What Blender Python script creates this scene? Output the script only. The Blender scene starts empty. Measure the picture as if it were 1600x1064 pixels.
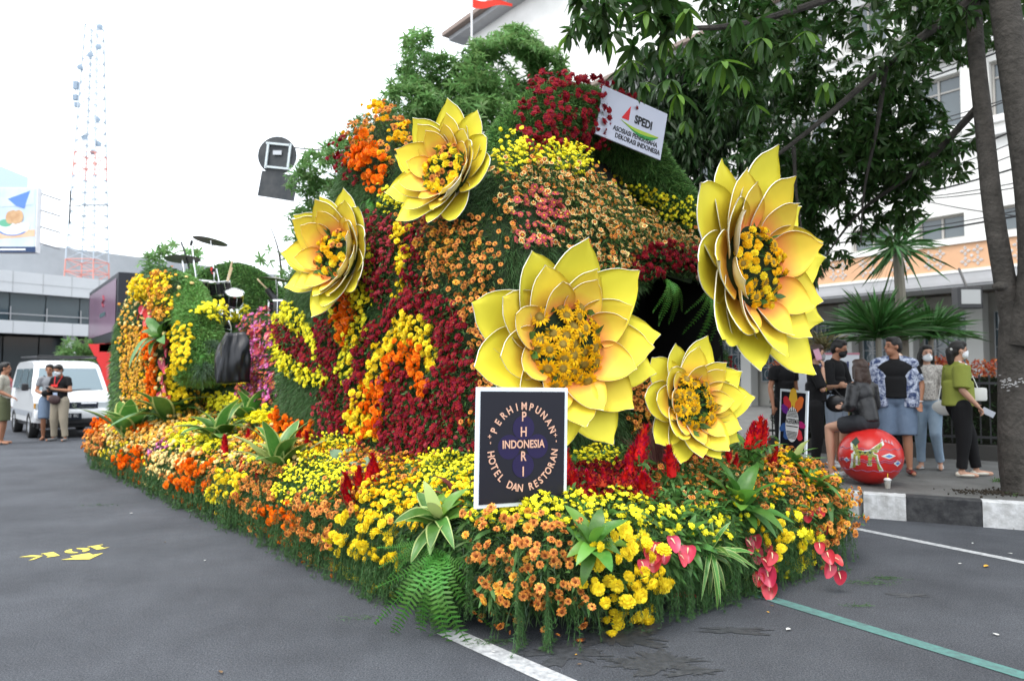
import bpy, bmesh, math, random
import numpy as np
from mathutils import Vector, Matrix, Quaternion, noise
from mathutils.bvhtree import BVHTree
random.seed(7); rng = np.random.default_rng(7)
D = bpy.data; SC = bpy.context.scene; COL = SC.collection
PI = math.pi
# ---------------------------------------------------------------- camera
FPX = 1150.0; HZ = 590.0; CAMZ = 1.4
PITCH = math.atan((HZ-532)/FPX)
cam_d = D.cameras.new('camera'); cam = D.objects.new('camera', cam_d); COL.objects.link(cam)
cam.location = (0, 0, CAMZ); cam.rotation_euler = (PI/2+PITCH, 0, 0)
cam_d.sensor_width = 36; cam_d.lens = 36*FPX/1600; cam_d.clip_end = 2000; cam_d.clip_start = .05
cam_d.dof.use_dof = True; cam_d.dof.focus_distance = 4.9; cam_d.dof.aperture_fstop = 2.0
SC.camera = cam
# ---------------------------------------------------------------- world, sun, exposure
SUN_EL, SUN_AZ = math.radians(62), math.radians(215)
w = D.worlds.new('World'); SC.world = w; w.use_nodes = True
nt = w.node_tree; nt.nodes.clear()
sky = nt.nodes.new('ShaderNodeTexSky'); sky.sky_type = 'NISHITA'; sky.sun_disc = False
sky.sun_elevation = SUN_EL; sky.sun_rotation = SUN_AZ; sky.dust_density = 4; sky.air_density = 1.2
mx = nt.nodes.new('ShaderNodeMix'); mx.data_type = 'RGBA'; mx.inputs[0].default_value = .8
mx.inputs[7].default_value = (9.3, 9.8, 10.3, 1)      # the closed, bright cloud cover
bg = nt.nodes.new('ShaderNodeBackground'); bg.inputs[1].default_value = .12
wo = nt.nodes.new('ShaderNodeOutputWorld')
nt.links.new(sky.outputs[0], mx.inputs[6]); nt.links.new(mx.outputs[2], bg.inputs[0]); nt.links.new(bg.outputs[0], wo.inputs[0])
sl = D.lights.new('sun', 'SUN'); sl.energy = 1.0; sl.angle = math.radians(25); sl.color = (1, .97, .92)
so = D.objects.new('sun', sl); COL.objects.link(so)
sd = Vector((math.sin(SUN_AZ)*math.cos(SUN_EL), math.cos(SUN_AZ)*math.cos(SUN_EL), math.sin(SUN_EL)))
so.rotation_euler = sd.to_track_quat('Z', 'Y').to_euler(); so.location = (-3, -5, 12)
SC.view_settings.view_transform = 'Standard'; SC.view_settings.look = 'None'
SC.view_settings.gamma = 1; SC.view_settings.use_curve_mapping = False
SC.view_settings.exposure = 1.15
# ---------------------------------------------------------------- helpers
cF = Vector((0, math.cos(PITCH), math.sin(PITCH))); cU = Vector((0, -math.sin(PITCH), math.cos(PITCH)))
CAM = Vector((0, 0, CAMZ))
def at(px, py, Y):
    d = cF + Vector((1, 0, 0))*((px-800)/FPX) + cU*((532-py)/FPX)
    return CAM + d*(Y/d.y)
def ground(px, py, z=0.):
    d = cF + Vector((1, 0, 0))*((px-800)/FPX) + cU*((532-py)/FPX)
    return CAM + d*((z-CAMZ)/d.z)
def project(P):
    Q = P - np.array(CAM); dep = Q @ np.array(cF)
    dep = np.where(np.abs(dep) < 1e-6, 1e-6, dep)
    return 800+FPX*Q[:, 0]/dep, 532-FPX*(Q @ np.array(cU))/dep, dep
MATS = {}
def mat(name, col, rough=.6, var=.0, obvar=0., trans=0., spec=.3, bump=None, scale=8., mottled=None, metal=0., alpha=None, emit=None, coat=0.):
    """var: brightness spread per island, obvar: per object, mottled: (colour2, scale, amount)"""
    if name in MATS: return MATS[name]
    m = D.materials.new(name); m.use_nodes = True; n = m.node_tree.nodes; l = m.node_tree.links
    b = n['Principled BSDF']; out = n['Material Output']
    b.inputs['Roughness'].default_value = rough; b.inputs['Specular IOR Level'].default_value = spec
    b.inputs['Metallic'].default_value = metal
    if coat: b.inputs['Coat Weight'].default_value = coat; b.inputs['Coat Roughness'].default_value = .08
    c = n.new('ShaderNodeRGB'); c.outputs[0].default_value = (*col, 1); cur = c.outputs[0]
    if mottled:
        tc = n.new('ShaderNodeTexCoord'); nz = n.new('ShaderNodeTexNoise'); nz.inputs['Scale'].default_value = mottled[1]
        nz.inputs['Detail'].default_value = 6; nz.inputs['Roughness'].default_value = .65
        l.new(tc.outputs['Object'], nz.inputs['Vector'])
        rp = n.new('ShaderNodeValToRGB'); rp.color_ramp.elements[0].position = .38; rp.color_ramp.elements[1].position = .66
        l.new(nz.outputs['Fac'], rp.inputs[0])
        ml = n.new('ShaderNodeMath'); ml.operation = 'MULTIPLY'; ml.inputs[1].default_value = mottled[2]; l.new(rp.outputs[0], ml.inputs[0])
        mm = n.new('ShaderNodeMix'); mm.data_type = 'RGBA'; mm.inputs[7].default_value = (*mottled[0], 1)
        l.new(ml.outputs[0], mm.inputs[0]); l.new(cur, mm.inputs[6]); cur = mm.outputs[2]
    if var or obvar:
        h = n.new('ShaderNodeHueSaturation'); l.new(cur, h.inputs['Color'])
        g = n.new('ShaderNodeNewGeometry'); o = n.new('ShaderNodeObjectInfo')
        a1 = n.new('ShaderNodeMath'); a1.operation = 'MULTIPLY_ADD'; a1.inputs[1].default_value = 2*var; a1.inputs[2].default_value = 1-var-obvar
        l.new(g.outputs['Random Per Island'], a1.inputs[0])
        a2 = n.new('ShaderNodeMath'); a2.operation = 'MULTIPLY_ADD'; a2.inputs[1].default_value = 2*obvar
        l.new(o.outputs['Random'], a2.inputs[0]); l.new(a1.outputs[0], a2.inputs[2]); l.new(a2.outputs[0], h.inputs['Value'])
        a3 = n.new('ShaderNodeMath'); a3.operation = 'MULTIPLY_ADD'; a3.inputs[1].default_value = (var+obvar)*.09; a3.inputs[2].default_value = .5-(var+obvar)*.045
        l.new(o.outputs['Random'] if obvar > var else g.outputs['Random Per Island'], a3.inputs[0]); l.new(a3.outputs[0], h.inputs['Hue'])
        cur = h.outputs[0]
    l.new(cur, b.inputs['Base Color'])
    if bump:
        tc = n.new('ShaderNodeTexCoord'); nz = n.new('ShaderNodeTexNoise'); nz.inputs['Scale'].default_value = scale; nz.inputs['Detail'].default_value = 5
        l.new(tc.outputs['Object'], nz.inputs['Vector']); bp = n.new('ShaderNodeBump'); bp.inputs['Strength'].default_value = bump; bp.inputs['Distance'].default_value = .02
        l.new(nz.outputs['Fac'], bp.inputs['Height']); l.new(bp.outputs[0], b.inputs['Normal'])
    if trans:
        t = n.new('ShaderNodeBsdfTranslucent'); l.new(cur, t.inputs['Color']); ms = n.new('ShaderNodeMixShader'); ms.inputs[0].default_value = trans
        l.new(b.outputs[0], ms.inputs[1]); l.new(t.outputs[0], ms.inputs[2]); l.new(ms.outputs[0], out.inputs['Surface'])
    if emit: b.inputs['Emission Color'].default_value = (*emit[0], 1); b.inputs['Emission Strength'].default_value = emit[1]
    if alpha is not None: b.inputs['Alpha'].default_value = alpha
    MATS[name] = m; return m
def link(o, parent=None):
    COL.objects.link(o)
    if parent is not None: o.parent = parent
    return o
def tag(o, label=None, cat=None, group=None, kind=None):
    if label: o['label'] = label
    if cat: o['category'] = cat
    if group: o['group'] = group
    if kind: o['kind'] = kind
    return o
def thing(name, label, cat, loc=(0, 0, 0), rz=0., group=None, scale=1.):
    o = D.objects.new(name, None); o.empty_display_size = .1; link(o)
    o.location = loc; o.rotation_euler = (0, 0, rz); o.scale = (scale,)*3
    return tag(o, label, cat, group)
def mesh_np(name, V, F, mats=(), MI=None, smooth=False):
    """V (n,3), F (m,3) or (m,4) arrays"""
    V = np.asarray(V, dtype=np.float32); F = np.asarray(F, dtype=np.int32)
    me = D.meshes.new(name); k = F.shape[1] if len(F) else 3
    me.vertices.add(len(V)); me.vertices.foreach_set('co', V.ravel())
    me.loops.add(F.size); me.loops.foreach_set('vertex_index', F.ravel())
    me.polygons.add(len(F)); me.polygons.foreach_set('loop_start', np.arange(0, F.size, k, dtype=np.int32))
    for m in mats: me.materials.append(m)
    if MI is not None: me.polygons.foreach_set('material_index', np.asarray(MI, dtype=np.int32))
    me.update(calc_edges=True)
    if smooth: me.polygons.foreach_set('use_smooth', np.ones(len(F), dtype=bool))
    return me
class MB:
    """collects shapes, builds ONE mesh object"""
    def __init__(s): s.v = []; s.f = []; s.m = []
    def add(s, vs, fs, m=0):
        k = len(s.v); s.v += [tuple(v) for v in vs]; s.f += [tuple(i+k for i in f) for f in fs]; s.m += [m]*len(fs)
    def box(s, c, d, m=0, rot=None, bev=0.):
        x, y, z = [q/2 for q in d]
        if bev > 0:
            b = min(bev, x*.9, y*.9, z*.9); vs = []
            bm = bmesh.new(); bmesh.ops.create_cube(bm, size=1)
            for v in bm.verts: v.co = Vector((v.co.x*2*x, v.co.y*2*y, v.co.z*2*z))
            bmesh.ops.bevel(bm, geom=bm.edges[:], offset=b, segments=2, affect='EDGES', profile=.6)
            vs = [v.co.copy() for v in bm.verts]; fs = [[v.index for v in f.verts] for f in bm.faces]; bm.free()
        else:
            vs = [Vector((i*x, j*y, k*z)) for i in (-1, 1) for j in (-1, 1) for k in (-1, 1)]
            fs = [(0, 1, 3, 2), (4, 6, 7, 5), (0, 4, 5, 1), (2, 3, 7, 6), (0, 2, 6, 4), (1, 5, 7, 3)]
        if rot is not None: vs = [rot @ v for v in vs]
        s.add([v+Vector(c) for v in vs], fs, m)
    def tube(s, pts, r, n=8, m=0, cap=True):
        pts = [Vector(p) for p in pts]; k = len(pts); rs = r if isinstance(r, (list, tuple)) else [r]*k
        vs = []; up = None
        for i in range(k):
            t = (pts[min(i+1, k-1)]-pts[max(i-1, 0)]); t = t.normalized() if t.length > 1e-9 else Vector((0, 0, 1))
            if up is None: up = Vector((0, 0, 1)) if abs(t.z) < .9 else Vector((1, 0, 0))
            a = t.cross(up)
            a = a.normalized() if a.length > 1e-6 else t.orthogonal().normalized()
            b = a.cross(t); up = b
            for j in range(n):
                an = 2*PI*j/n; vs.append(pts[i]+a*(math.cos(an)*rs[i])+b*(math.sin(an)*rs[i]))
        fs = [(i*n+j, i*n+(j+1) % n, (i+1)*n+(j+1) % n, (i+1)*n+j) for i in range(k-1) for j in range(n)]
        if cap: fs += [tuple(range(n)), tuple(range((k-1)*n, k*n))[::-1]]
        s.add(vs, fs, m)
    def lathe(s, prof, n=24, c=(0, 0, 0), m=0, rot=None):
        vs = []; c = Vector(c)
        for r, z in prof:
            for j in range(n):
                v = Vector((r*math.cos(2*PI*j/n), r*math.sin(2*PI*j/n), z))
                if rot is not None: v = rot @ v
                vs.append(v+c)
        fs = [(i*n+j, i*n+(j+1) % n, (i+1)*n+(j+1) % n, (i+1)*n+j) for i in range(len(prof)-1) for j in range(n)]
        s.add(vs, fs, m)
    def poly(s, pts, m=0): s.add(pts, [tuple(range(len(pts)))], m)
    def prism(s, pts, d, m=0):
        n = len(pts); d = Vector(d); a = [Vector(p) for p in pts]
        s.add(a+[p+d for p in a], [tuple(range(n))[::-1], tuple(range(n, 2*n))]+[(i, (i+1) % n, n+(i+1) % n, n+i) for i in range(n)], m)
    def ell(s, c, r, n=12, k=8, m=0, rot=None):
        prof = [(max(1e-4, math.sin(PI*i/k)), -math.cos(PI*i/k)) for i in range(k+1)]; c = Vector(c); vs = []
        for q, z in prof:
            for j in range(n):
                v = Vector((q*math.cos(2*PI*j/n)*r[0], q*math.sin(2*PI*j/n)*r[1], z*r[2]))
                vs.append((rot @ v if rot is not None else v)+c)
        s.add(vs, [(i*n+j, i*n+(j+1) % n, (i+1)*n+(j+1) % n, (i+1)*n+j) for i in range(k) for j in range(n)], m)
    def build(s, name, mats, parent=None, smooth=False, off=None, weld=False):
        if not isinstance(mats, (list, tuple)): mats = [mats]
        me = D.meshes.new(name)
        vs = s.v if off is None else [(a-off[0], b-off[1], c-off[2]) for a, b, c in s.v]
        me.from_pydata(vs, [], s.f)
        for m in mats: me.materials.append(m)
        me.polygons.foreach_set('material_index', s.m)
        if weld or True:
            bm = bmesh.new(); bm.from_mesh(me)
            if weld: bmesh.ops.remove_doubles(bm, verts=bm.verts, dist=1e-4)
            bmesh.ops.recalc_face_normals(bm, faces=bm.faces); bm.to_mesh(me); bm.free()
        if smooth:
            me.polygons.foreach_set('use_smooth', [True]*len(me.polygons))
            try: me.set_sharp_from_angle(angle=math.radians(40))
            except Exception: pass
        me.update(); return link(D.objects.new(name, me), parent)
def inst(name, me, parent, loc, rot=None, sc=1.):
    """a light copy that shares mesh data; loc is local to the parent"""
    o = D.objects.new(name, me); COL.objects.link(o); o.parent = parent; o.location = loc
    if rot is not None: o.rotation_mode = 'QUATERNION'; o.rotation_quaternion = rot
    o.scale = (sc, sc, sc) if not isinstance(sc, (tuple, list)) else sc
    return o
def copy_tree(o, parent=None):
    c = o.copy(); COL.objects.link(c); c.parent = parent
    for ch in list(o.children): copy_tree(ch, c)
    return c
def unit(a): return a/np.maximum(np.linalg.norm(a, axis=-1, keepdims=True), 1e-9)
def frames(N, T=None):
    """rotation matrices (n,3,3): column z = N, random or given tangent"""
    N = unit(N)
    if T is None: T = rng.normal(size=N.shape)
    X = unit(T - N*(T*N).sum(1, keepdims=True)); Y = np.cross(N, X)
    return np.stack([X, Y, N], axis=2)
def spread(tmpl, P, R, S, MI=None):
    """copies of a template (V,F,M) at P with rotations R and sizes S, as arrays"""
    V, F, M = tmpl; n = len(P); S = np.asarray(S, dtype=float)
    if S.ndim == 1: S = S[:, None]
    VV = np.einsum('nij,nkj->nki', R, V[None]*S[:, None, :]) + P[:, None, :]
    FF = F[None]+(np.arange(n)*len(V))[:, None, None]
    return VV.reshape(-1, 3), FF.reshape(-1, F.shape[1]), np.tile(M, n)
def joined(name, parts, mats, parent, off=(0, 0, 0), smooth=False, kind='stuff'):
    parts = [p for p in parts if len(p[0])]
    if not parts: return None
    k = 0; V = []; F = []; M = []
    for v, f, m in parts: V.append(v); F.append(f+k); M.append(m); k += len(v)
    V = np.concatenate(V)-np.array(off); o = link(D.objects.new(name, mesh_np(name, V, np.concatenate(F), mats, np.concatenate(M), smooth)), parent)
    if kind: o['kind'] = kind
    return o
def blades(P, Dr, L, W, droop=.3, segs=2, m=0, face=None):
    """thin tapering blades: P start, Dr unit direction, L length, W width; droop bends them down"""
    n = len(P)
    if n == 0: return np.zeros((0, 3)), np.zeros((0, 3), int), np.zeros(0, int)
    L = np.broadcast_to(L, (n,)).astype(float); W = np.broadcast_to(W, (n,)).astype(float)
    S = unit(np.cross(Dr, rng.normal(size=(n, 3)) if face is None else face)); V = []
    for i in range(segs):
        t = i/segs; c = P+Dr*(L*t)[:, None]; c[:, 2] -= droop*L*t*t
        wd = (W*.5*(1 if i == 0 and segs == 1 else (.6+.8*t if t < .5 else 1.0)))[:, None]
        V += [c-S*wd, c+S*wd]
    c = P+Dr*L[:, None]; c[:, 2] -= droop*L; V.append(c)
    k = 2*segs+1; VV = np.stack(V, 1); F = []
    for i in range(segs-1): a = 2*i; F += [(a, a+1, a+3), (a, a+3, a+2)]
    F.append((2*segs-2, 2*segs-1, 2*segs)); F = np.array(F)
    FF = F[None]+(np.arange(n)*k)[:, None, None]
    return VV.reshape(-1, 3), FF.reshape(-1, 3), np.full(n*len(F), m)
def text_mesh(s, size=1., thick=.002, bold=0.):
    cu = D.curves.new('lettering', 'FONT'); cu.body = s; cu.size = size; cu.extrude = thick; cu.offset = bold
    cu.align_x = 'CENTER'; cu.align_y = 'CENTER'; cu.resolution_u = 3
    o = D.objects.new('t', cu); COL.objects.link(o); dg = bpy.context.evaluated_depsgraph_get()
    me = D.meshes.new_from_object(o.evaluated_get(dg)); D.objects.remove(o); D.curves.remove(cu); me.name = 'lettering'
    return me
def text_on(s, parent, loc, rot, size, m, xs=1., bold=0., thick=.002, name='lettering'):
    me = text_mesh(s, size, thick, bold); me.materials.clear(); me.materials.append(m)
    o = link(D.objects.new(name, me), parent); o.location = loc; o.rotation_mode = 'QUATERNION'; o.rotation_quaternion = rot
    o.scale = (xs, 1, 1); return o
def tmpl(mb):
    """triangulated (V,F,M) arrays of an MB"""
    F = []; M = []
    for f, m in zip(mb.f, mb.m):
        for i in range(1, len(f)-1): F.append((f[0], f[i], f[i+1])); M.append(m)
    return np.array(mb.v, dtype=float), np.array(F, dtype=int), np.array(M, dtype=int)
def inpoly(x, y, poly):
    p = np.asarray(poly, float); n = len(p); r = np.zeros(len(x), bool); j = n-1
    for i in range(n):
        xi, yi = p[i]; xj, yj = p[j]
        c = ((yi > y) != (yj > y)) & (x < (xj-xi)*(y-yi)/((yj-yi) if yj != yi else 1e-9)+xi); r ^= c; j = i
    return r
# ================================================================ SETTING
def asphalt_mat():
    m = D.materials.new('asphalt'); m.use_nodes = True; n = m.node_tree.nodes; l = m.node_tree.links; b = n['Principled BSDF']
    g = n.new('ShaderNodeNewGeometry')
    def nz(s, d=4, r=.6):
        t = n.new('ShaderNodeTexNoise'); t.inputs['Scale'].default_value = s; t.inputs['Detail'].default_value = d; t.inputs['Roughness'].default_value = r
        l.new(g.outputs['Position'], t.inputs['Vector']); return t.outputs['Fac']
    def ramp(x, a, b_, c0, c1):
        r = n.new('ShaderNodeValToRGB'); r.color_ramp.elements[0].position = a; r.color_ramp.elements[1].position = b_
        r.color_ramp.elements[0].color = (*c0, 1); r.color_ramp.elements[1].color = (*c1, 1); l.new(x, r.inputs[0]); return r.outputs[0]
    def mul(a, b_, f=1.):
        x = n.new('ShaderNodeMix'); x.data_type = 'RGBA'; x.blend_type = 'MULTIPLY'; x.inputs[0].default_value = f; l.new(a, x.inputs[6]); l.new(b_, x.inputs[7]); return x.outputs[2]
    base = ramp(nz(120, 2, .9), .36, .64, (.032, .036, .043), (.138, .145, .158)); base = mul(base, ramp(nz(70, 3, .8), .32, .66, (.74, .74, .75), (1.10, 1.10, 1.10)))
    base = mul(base, ramp(nz(1.1, 6, .6), .3, .7, (.64, .65, .67), (1.10, 1.11, 1.13)))
    base = mul(base, ramp(nz(9, 6, .7), .35, .7, (.86, .86, .87), (1, 1, 1)))
    base = mul(base, ramp(nz(42, 2, .5), .17, .27, (.55, .55, .56), (1, 1, 1)))
    v = n.new('ShaderNodeTexVoronoi'); v.feature = 'DISTANCE_TO_EDGE'; v.inputs['Scale'].default_value = .42; v.inputs['Randomness'].default_value = 1
    wv = n.new('ShaderNodeVectorMath'); wv.operation = 'ADD'; tn = n.new('ShaderNodeTexNoise'); tn.inputs['Scale'].default_value = 2.5; tn.inputs['Detail'].default_value = 6
    l.new(g.outputs['Position'], tn.inputs['Vector']); l.new(g.outputs['Position'], wv.inputs[0]); l.new(tn.outputs['Color'], wv.inputs[1]); l.new(wv.outputs[0], v.inputs['Vector'])
    base = mul(base, ramp(v.outputs['Distance'], .0, .003, (.6, .6, .6), (1, 1, 1)), .3)
    l.new(base, b.inputs['Base Color']); b.inputs['Roughness'].default_value = .82; b.inputs['Specular IOR Level'].default_value = .25
    bp = n.new('ShaderNodeBump'); bp.inputs['Strength'].default_value = .55; bp.inputs['Distance'].default_value = .006; l.new(nz(150, 4, .7), bp.inputs['Height']); l.new(bp.outputs[0], b.inputs['Normal'])
    return m
M_asph = asphalt_mat()
M_white = mat('white_wall_paint', (.77, .76, .73), .7, mottled=((.62, .61, .58), .8, .6))
M_line = mat('worn_white_road_paint', (.50, .51, .52), .8, mottled=((.16, .17, .18), 22, .75))
M_green = mat('worn_green_road_paint', (.10, .235, .215), .8, mottled=((.08, .12, .12), 18, .8))
M_yel = mat('yellow_road_stencil_paint', (.72, .60, .10), .8, mottled=((.35, .31, .10), 40, .35))
M_conc = mat('pavement_concrete', (.15, .15, .145), .9, bump=.3, scale=30, mottled=((.085, .085, .08), 3, .8))
M_kw = mat('kerb_white_paint', (.62, .63, .64), .7, bump=.5, scale=14, mottled=((.30, .30, .29), 9, .75))
M_kb = mat('kerb_black_paint', (.022, .023, .026), .55, bump=.5, scale=14, mottled=((.10, .10, .10), 12, .45))
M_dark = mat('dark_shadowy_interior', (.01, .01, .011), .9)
M_glass = mat('tinted_window_glass', (.05, .075, .09), .08, spec=.8)
M_glass2 = mat('dim_window_glass', (.10, .12, .13), .12, spec=.7)
M_bmetal = mat('black_metal', (.015, .015, .017), .4, spec=.5)
M_chrome = mat('chrome', (.75, .76, .78), .18, metal=1.)
M_steel = mat('grey_galvanised_steel', (.42, .43, .45), .4, metal=.7)
mb = MB(); N_ = 24
for i in range(N_+1):
    for j in range(N_+1):
        mb.v.append((-260+i*520/N_, -60+j*460/N_, 0))
mb.f = [(i*(N_+1)+j, (i+1)*(N_+1)+j, (i+1)*(N_+1)+j+1, i*(N_+1)+j+1) for i in range(N_) for j in range(N_)]; mb.m = [0]*len(mb.f)
tag(mb.build('road', M_asph), kind='structure')
def sheet(name, pts, m, z=.004):
    b = MB(); b.poly([(p[0], p[1], z) for p in pts], 0)
    o = b.build(name, m); tag(o, kind='structure'); return o
def gq(*px): return [ground(*p) for p in px]
a, b_ = ground(1600, 879), ground(1352, 829); dr = (b_-a).normalized(); nn = Vector((-dr.y, dr.x, 0))*.045
sheet('white_edge_line', [a-dr*2-nn, b_+dr*4-nn, b_+dr*4+nn, a-dr*2+nn], M_line)
a, b_ = ground(1600, 1056), ground(1258, 952); dr = (b_-a).normalized(); nn = Vector((-dr.y, dr.x, 0))*.05
sheet('green_road_line', [a-dr*1.2-nn, b_+dr*.8-nn, b_+dr*.8+nn, a-dr*1.2+nn], M_green)
a, b_ = ground(872, 1064), ground(706, 990); dr = (b_-a).normalized(); nn = Vector((-dr.y, dr.x, 0))*.065
sheet('white_road_line', [a-dr*1.2-nn, b_+dr*.05-nn, b_+dr*.05+nn, a-dr*1.2+nn], M_line)
a, b_ = ground(10, 652), ground(42, 662); dr = (b_-a).normalized(); nn = Vector((-dr.y, dr.x, 0))*.12
sheet('white_lane_dash', [a-nn, b_-nn, b_+nn, a+nn], M_line)
# stencilled mark, read from the far side: 10 K and an arrow
mk = thing('road_stencil', 'yellow stencilled 10 K distance mark with arrow painted on asphalt', 'road marking', ground(110, 862)+Vector((0, 0, .004)), 0, None, .98)
R_, L_ = ground(150, 850), ground(70, 862); ax = (L_-R_).normalized(); qz = math.atan2(ax.y, ax.x)
rq = Quaternion((0, 0, 1), qz)
def stencil(name, polys):
    b = MB()
    for p in polys: b.poly([(x, y, .0) for x, y in p])
    o = b.build(name, M_yel, mk); o.location = (0, 0, 0); o.rotation_euler = (0, 0, qz); return o
def sh(pts, dx, s=1.): return [(x*s+dx, y*s) for x, y in pts]
stencil('digit', [sh([(0, -.09), (.12, -.09), (.12, -.065), (.10, -.065), (.10, .09), (.04, .09), (-.01, .06), (.035, .06), (.035, -.065), (0, -.065)], -.27)])
oc = [(.085*math.cos(t)+.0, .095*math.sin(t)) for t in np.linspace(PI/2+.15, 3*PI/2-.15, 10)]; ic = [(.028*math.cos(t)-.004, .06*math.sin(t)) for t in np.linspace(3*PI/2-.3, PI/2+.3, 8)]
stencil('digit', [sh(oc+ic, -.055), sh([(-x, y) for x, y in oc+ic], -.045)])
stencil('letter', [sh([(0, -.09), (.09, -.09), (.09, -.07), (.075, -.07), (.075, .07), (.09, .07), (.09, .09), (0, .09)], .10), sh([(.095, .0), (.18, .09), (.22, .09), (.14, .01), (.24, -.09), (.15, -.09)], .10)])
stencil('arrow', [[(-.17, .25), (-.02, .40), (.14, .25), (.05, .25), (.05, .17), (-.09, .17), (-.09, .25)]])
# wet patches spilled beside the float
M_wet = mat('wet_asphalt', (.038, .041, .046), .55, spec=.35, bump=.5, scale=160, mottled=((.085, .09, .098), 26, .7))
for k, (px, py, r, sx, sy) in enumerate([(1035, 1034, .17, 1.7, .8), (880, 1020, .15, 1.3, 1.0), (1150, 985, .10, 2.2, .6), (960, 990, .22, 1.6, .8), (1085, 1050, .10, 1.3, .6)]):
    c = ground(px, py); rr = random.Random(k*3+1); pts = []
    for i in range(110):
        an = 2*PI*i/110; q = r*(.8+.7*noise.noise(Vector((math.cos(an)*1.8+k*7, math.sin(an)*1.8, k)))+.55*noise.noise(Vector((math.cos(an)*5, math.sin(an)*5+k*5, k)))+.3*noise.noise(Vector((math.cos(an)*14, math.sin(an)*14+k*5, k))))
        pts.append((c.x+q*sx*math.cos(an), c.y+q*sy*math.sin(an)))
    sheet('wet_patch', pts, M_wet, .0032+.0001*k)
# kerb and pavement
K = [Vector((7.7, 5.53, 0)), Vector((3.61, 7.62, 0)), Vector((2.5, 8.55, 0)), Vector((1.1, 10.8, 0)), Vector((-2.2, 17.2, 0)), Vector((-7., 25., 0))]
pv = [(p.x, p.y) for p in K]; pv2 = pv+[(2, 40), (30, 40), (40, 5), (20, -6), (9.5, 4.2)]
b = MB(); b.prism([(x, y, -.05) for x, y in pv2], (0, 0, .265)); tag(b.build('pavement', M_conc), kind='structure')
kerb = thing('kerb', 'high concrete kerb painted in black and white blocks', 'kerb', (0, 0, 0)); del kerb['category'], kerb['label']; kerb['kind'] = 'structure'
def stone_mesh(L, m, seed):
    rr = random.Random(seed); b = MB(); nx = 12
    prof = [(0.0, -.02), (.012, .08), (.004, .155), (-.012, .165), (-.012, .225), (-.03, .243), (-.16, .243), (-.19, .235), (-.19, -.02)]
    for i in range(nx+1):
        for q, (y, z) in enumerate(prof):
            x = L*(i/nx); jit = .006*(rr.random()-.5)
            if q in (0, 1) and rr.random() < .35: y -= .012*rr.random()
            b.v.append((x, y+jit, z+jit*.6))
    k = len(prof); b.f = [(i*k+j, (i+1)*k+j, (i+1)*k+j+1, i*k+j+1) for i in range(nx) for j in range(k-1)]+[tuple(range(k)), tuple(range(nx*k, nx*k+k))[::-1]]
    b.m = [0]*len(b.f); return b
col = 0
for s in range(len(K)-1):
    p, q = K[s], K[s+1]; d = (q-p); Ls = d.length; d.normalize(); st = .63
    off = (Ls-.382) % st - st if s == 0 else 0.
    # first leg: joints fall so that a black block starts .38 m before the bend
    x = off if s == 0 else 0.
    while x < Ls-.05:
        L1 = min(st, Ls-x); j = round((Ls-.382-x)/st) if s == 0 else col
        black = (j % 2 == 1) if s == 0 else (col % 2 == 1)
        col += 1
        o = stone_mesh(L1-.006, 0, col).build('kerb_stone', M_kb if black else M_kw, kerb, off=None)
        o.location = p+d*(x+L1); o.rotation_euler = (0, 0, math.atan2(-d.y, -d.x)); x += L1
kd = (K[0]-K[1]).normalized(); kn = Vector((kd.y, -kd.x, 0)); kn = kn if kn.y < 0 else -kn
rr_ = random.Random(4); b = MB()
for k in range(16):
    c_ = K[1]+kd*(.17+rr_.gauss(0, .035))+kn*.004+Vector((0, 0, .115+rr_.gauss(0, .018))); s_ = rr_.uniform(.008, .022); b.poly([c_+kd*(s_*math.cos(t))+kn*(.0004*k+.01)+Vector((0, 0, s_*.6*math.sin(t))) for t in np.linspace(0, 2*PI, 8, endpoint=False)])
o = b.build('pink_paint_mark', mat('pink_spray_paint', (.62, .30, .52), .7), kerb); o['kind'] = 'stuff'
# dirt in the gutter
M_st = mat('old_oil_stain', (.055, .057, .062), .7, bump=.4, scale=150, mottled=((.095, .10, .108), 30, .8))
for k, (px, py, r, sx, sy) in enumerate([(1420, 930, .10, 1.5, .6)]):
    c = ground(px, py); pts = []
    for i in range(90):
        an = 2*PI*i/90; q = r*(.7+.8*noise.noise(Vector((math.cos(an)*2+k*3, math.sin(an)*2, k+9)))+.6*noise.noise(Vector((math.cos(an)*7, math.sin(an)*7+k*5, k)))); pts.append((c.x+q*sx*math.cos(an), c.y+q*sy*math.sin(an)))
    sheet('road_stain', pts, M_st, .0022+.0001*k)
M_dirt = mat('gutter_dirt', (.07, .062, .05), .95, mottled=((.03, .028, .025), 30, .8))
P = []; 
for i in range(700):
    t = random.random(); p = K[0].lerp(K[1], t); q = p+Vector((-.44, -.9, 0)).normalized()*(.01+abs(random.gauss(0, .07)))
    P.append((q.x, q.y, .006))
P = np.array(P); pb = MB(); pb.ell((0, 0, 0), (1, .8, .5), 5, 3)
o = joined('gutter_grit', [spread(tmpl(pb), P, frames(rng.normal(size=P.shape)), rng.uniform(.003, .012, len(P)))], [M_dirt], None); tag(o, 'brown grit and rubbish crumbs lying in the gutter', 'grit')

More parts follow.
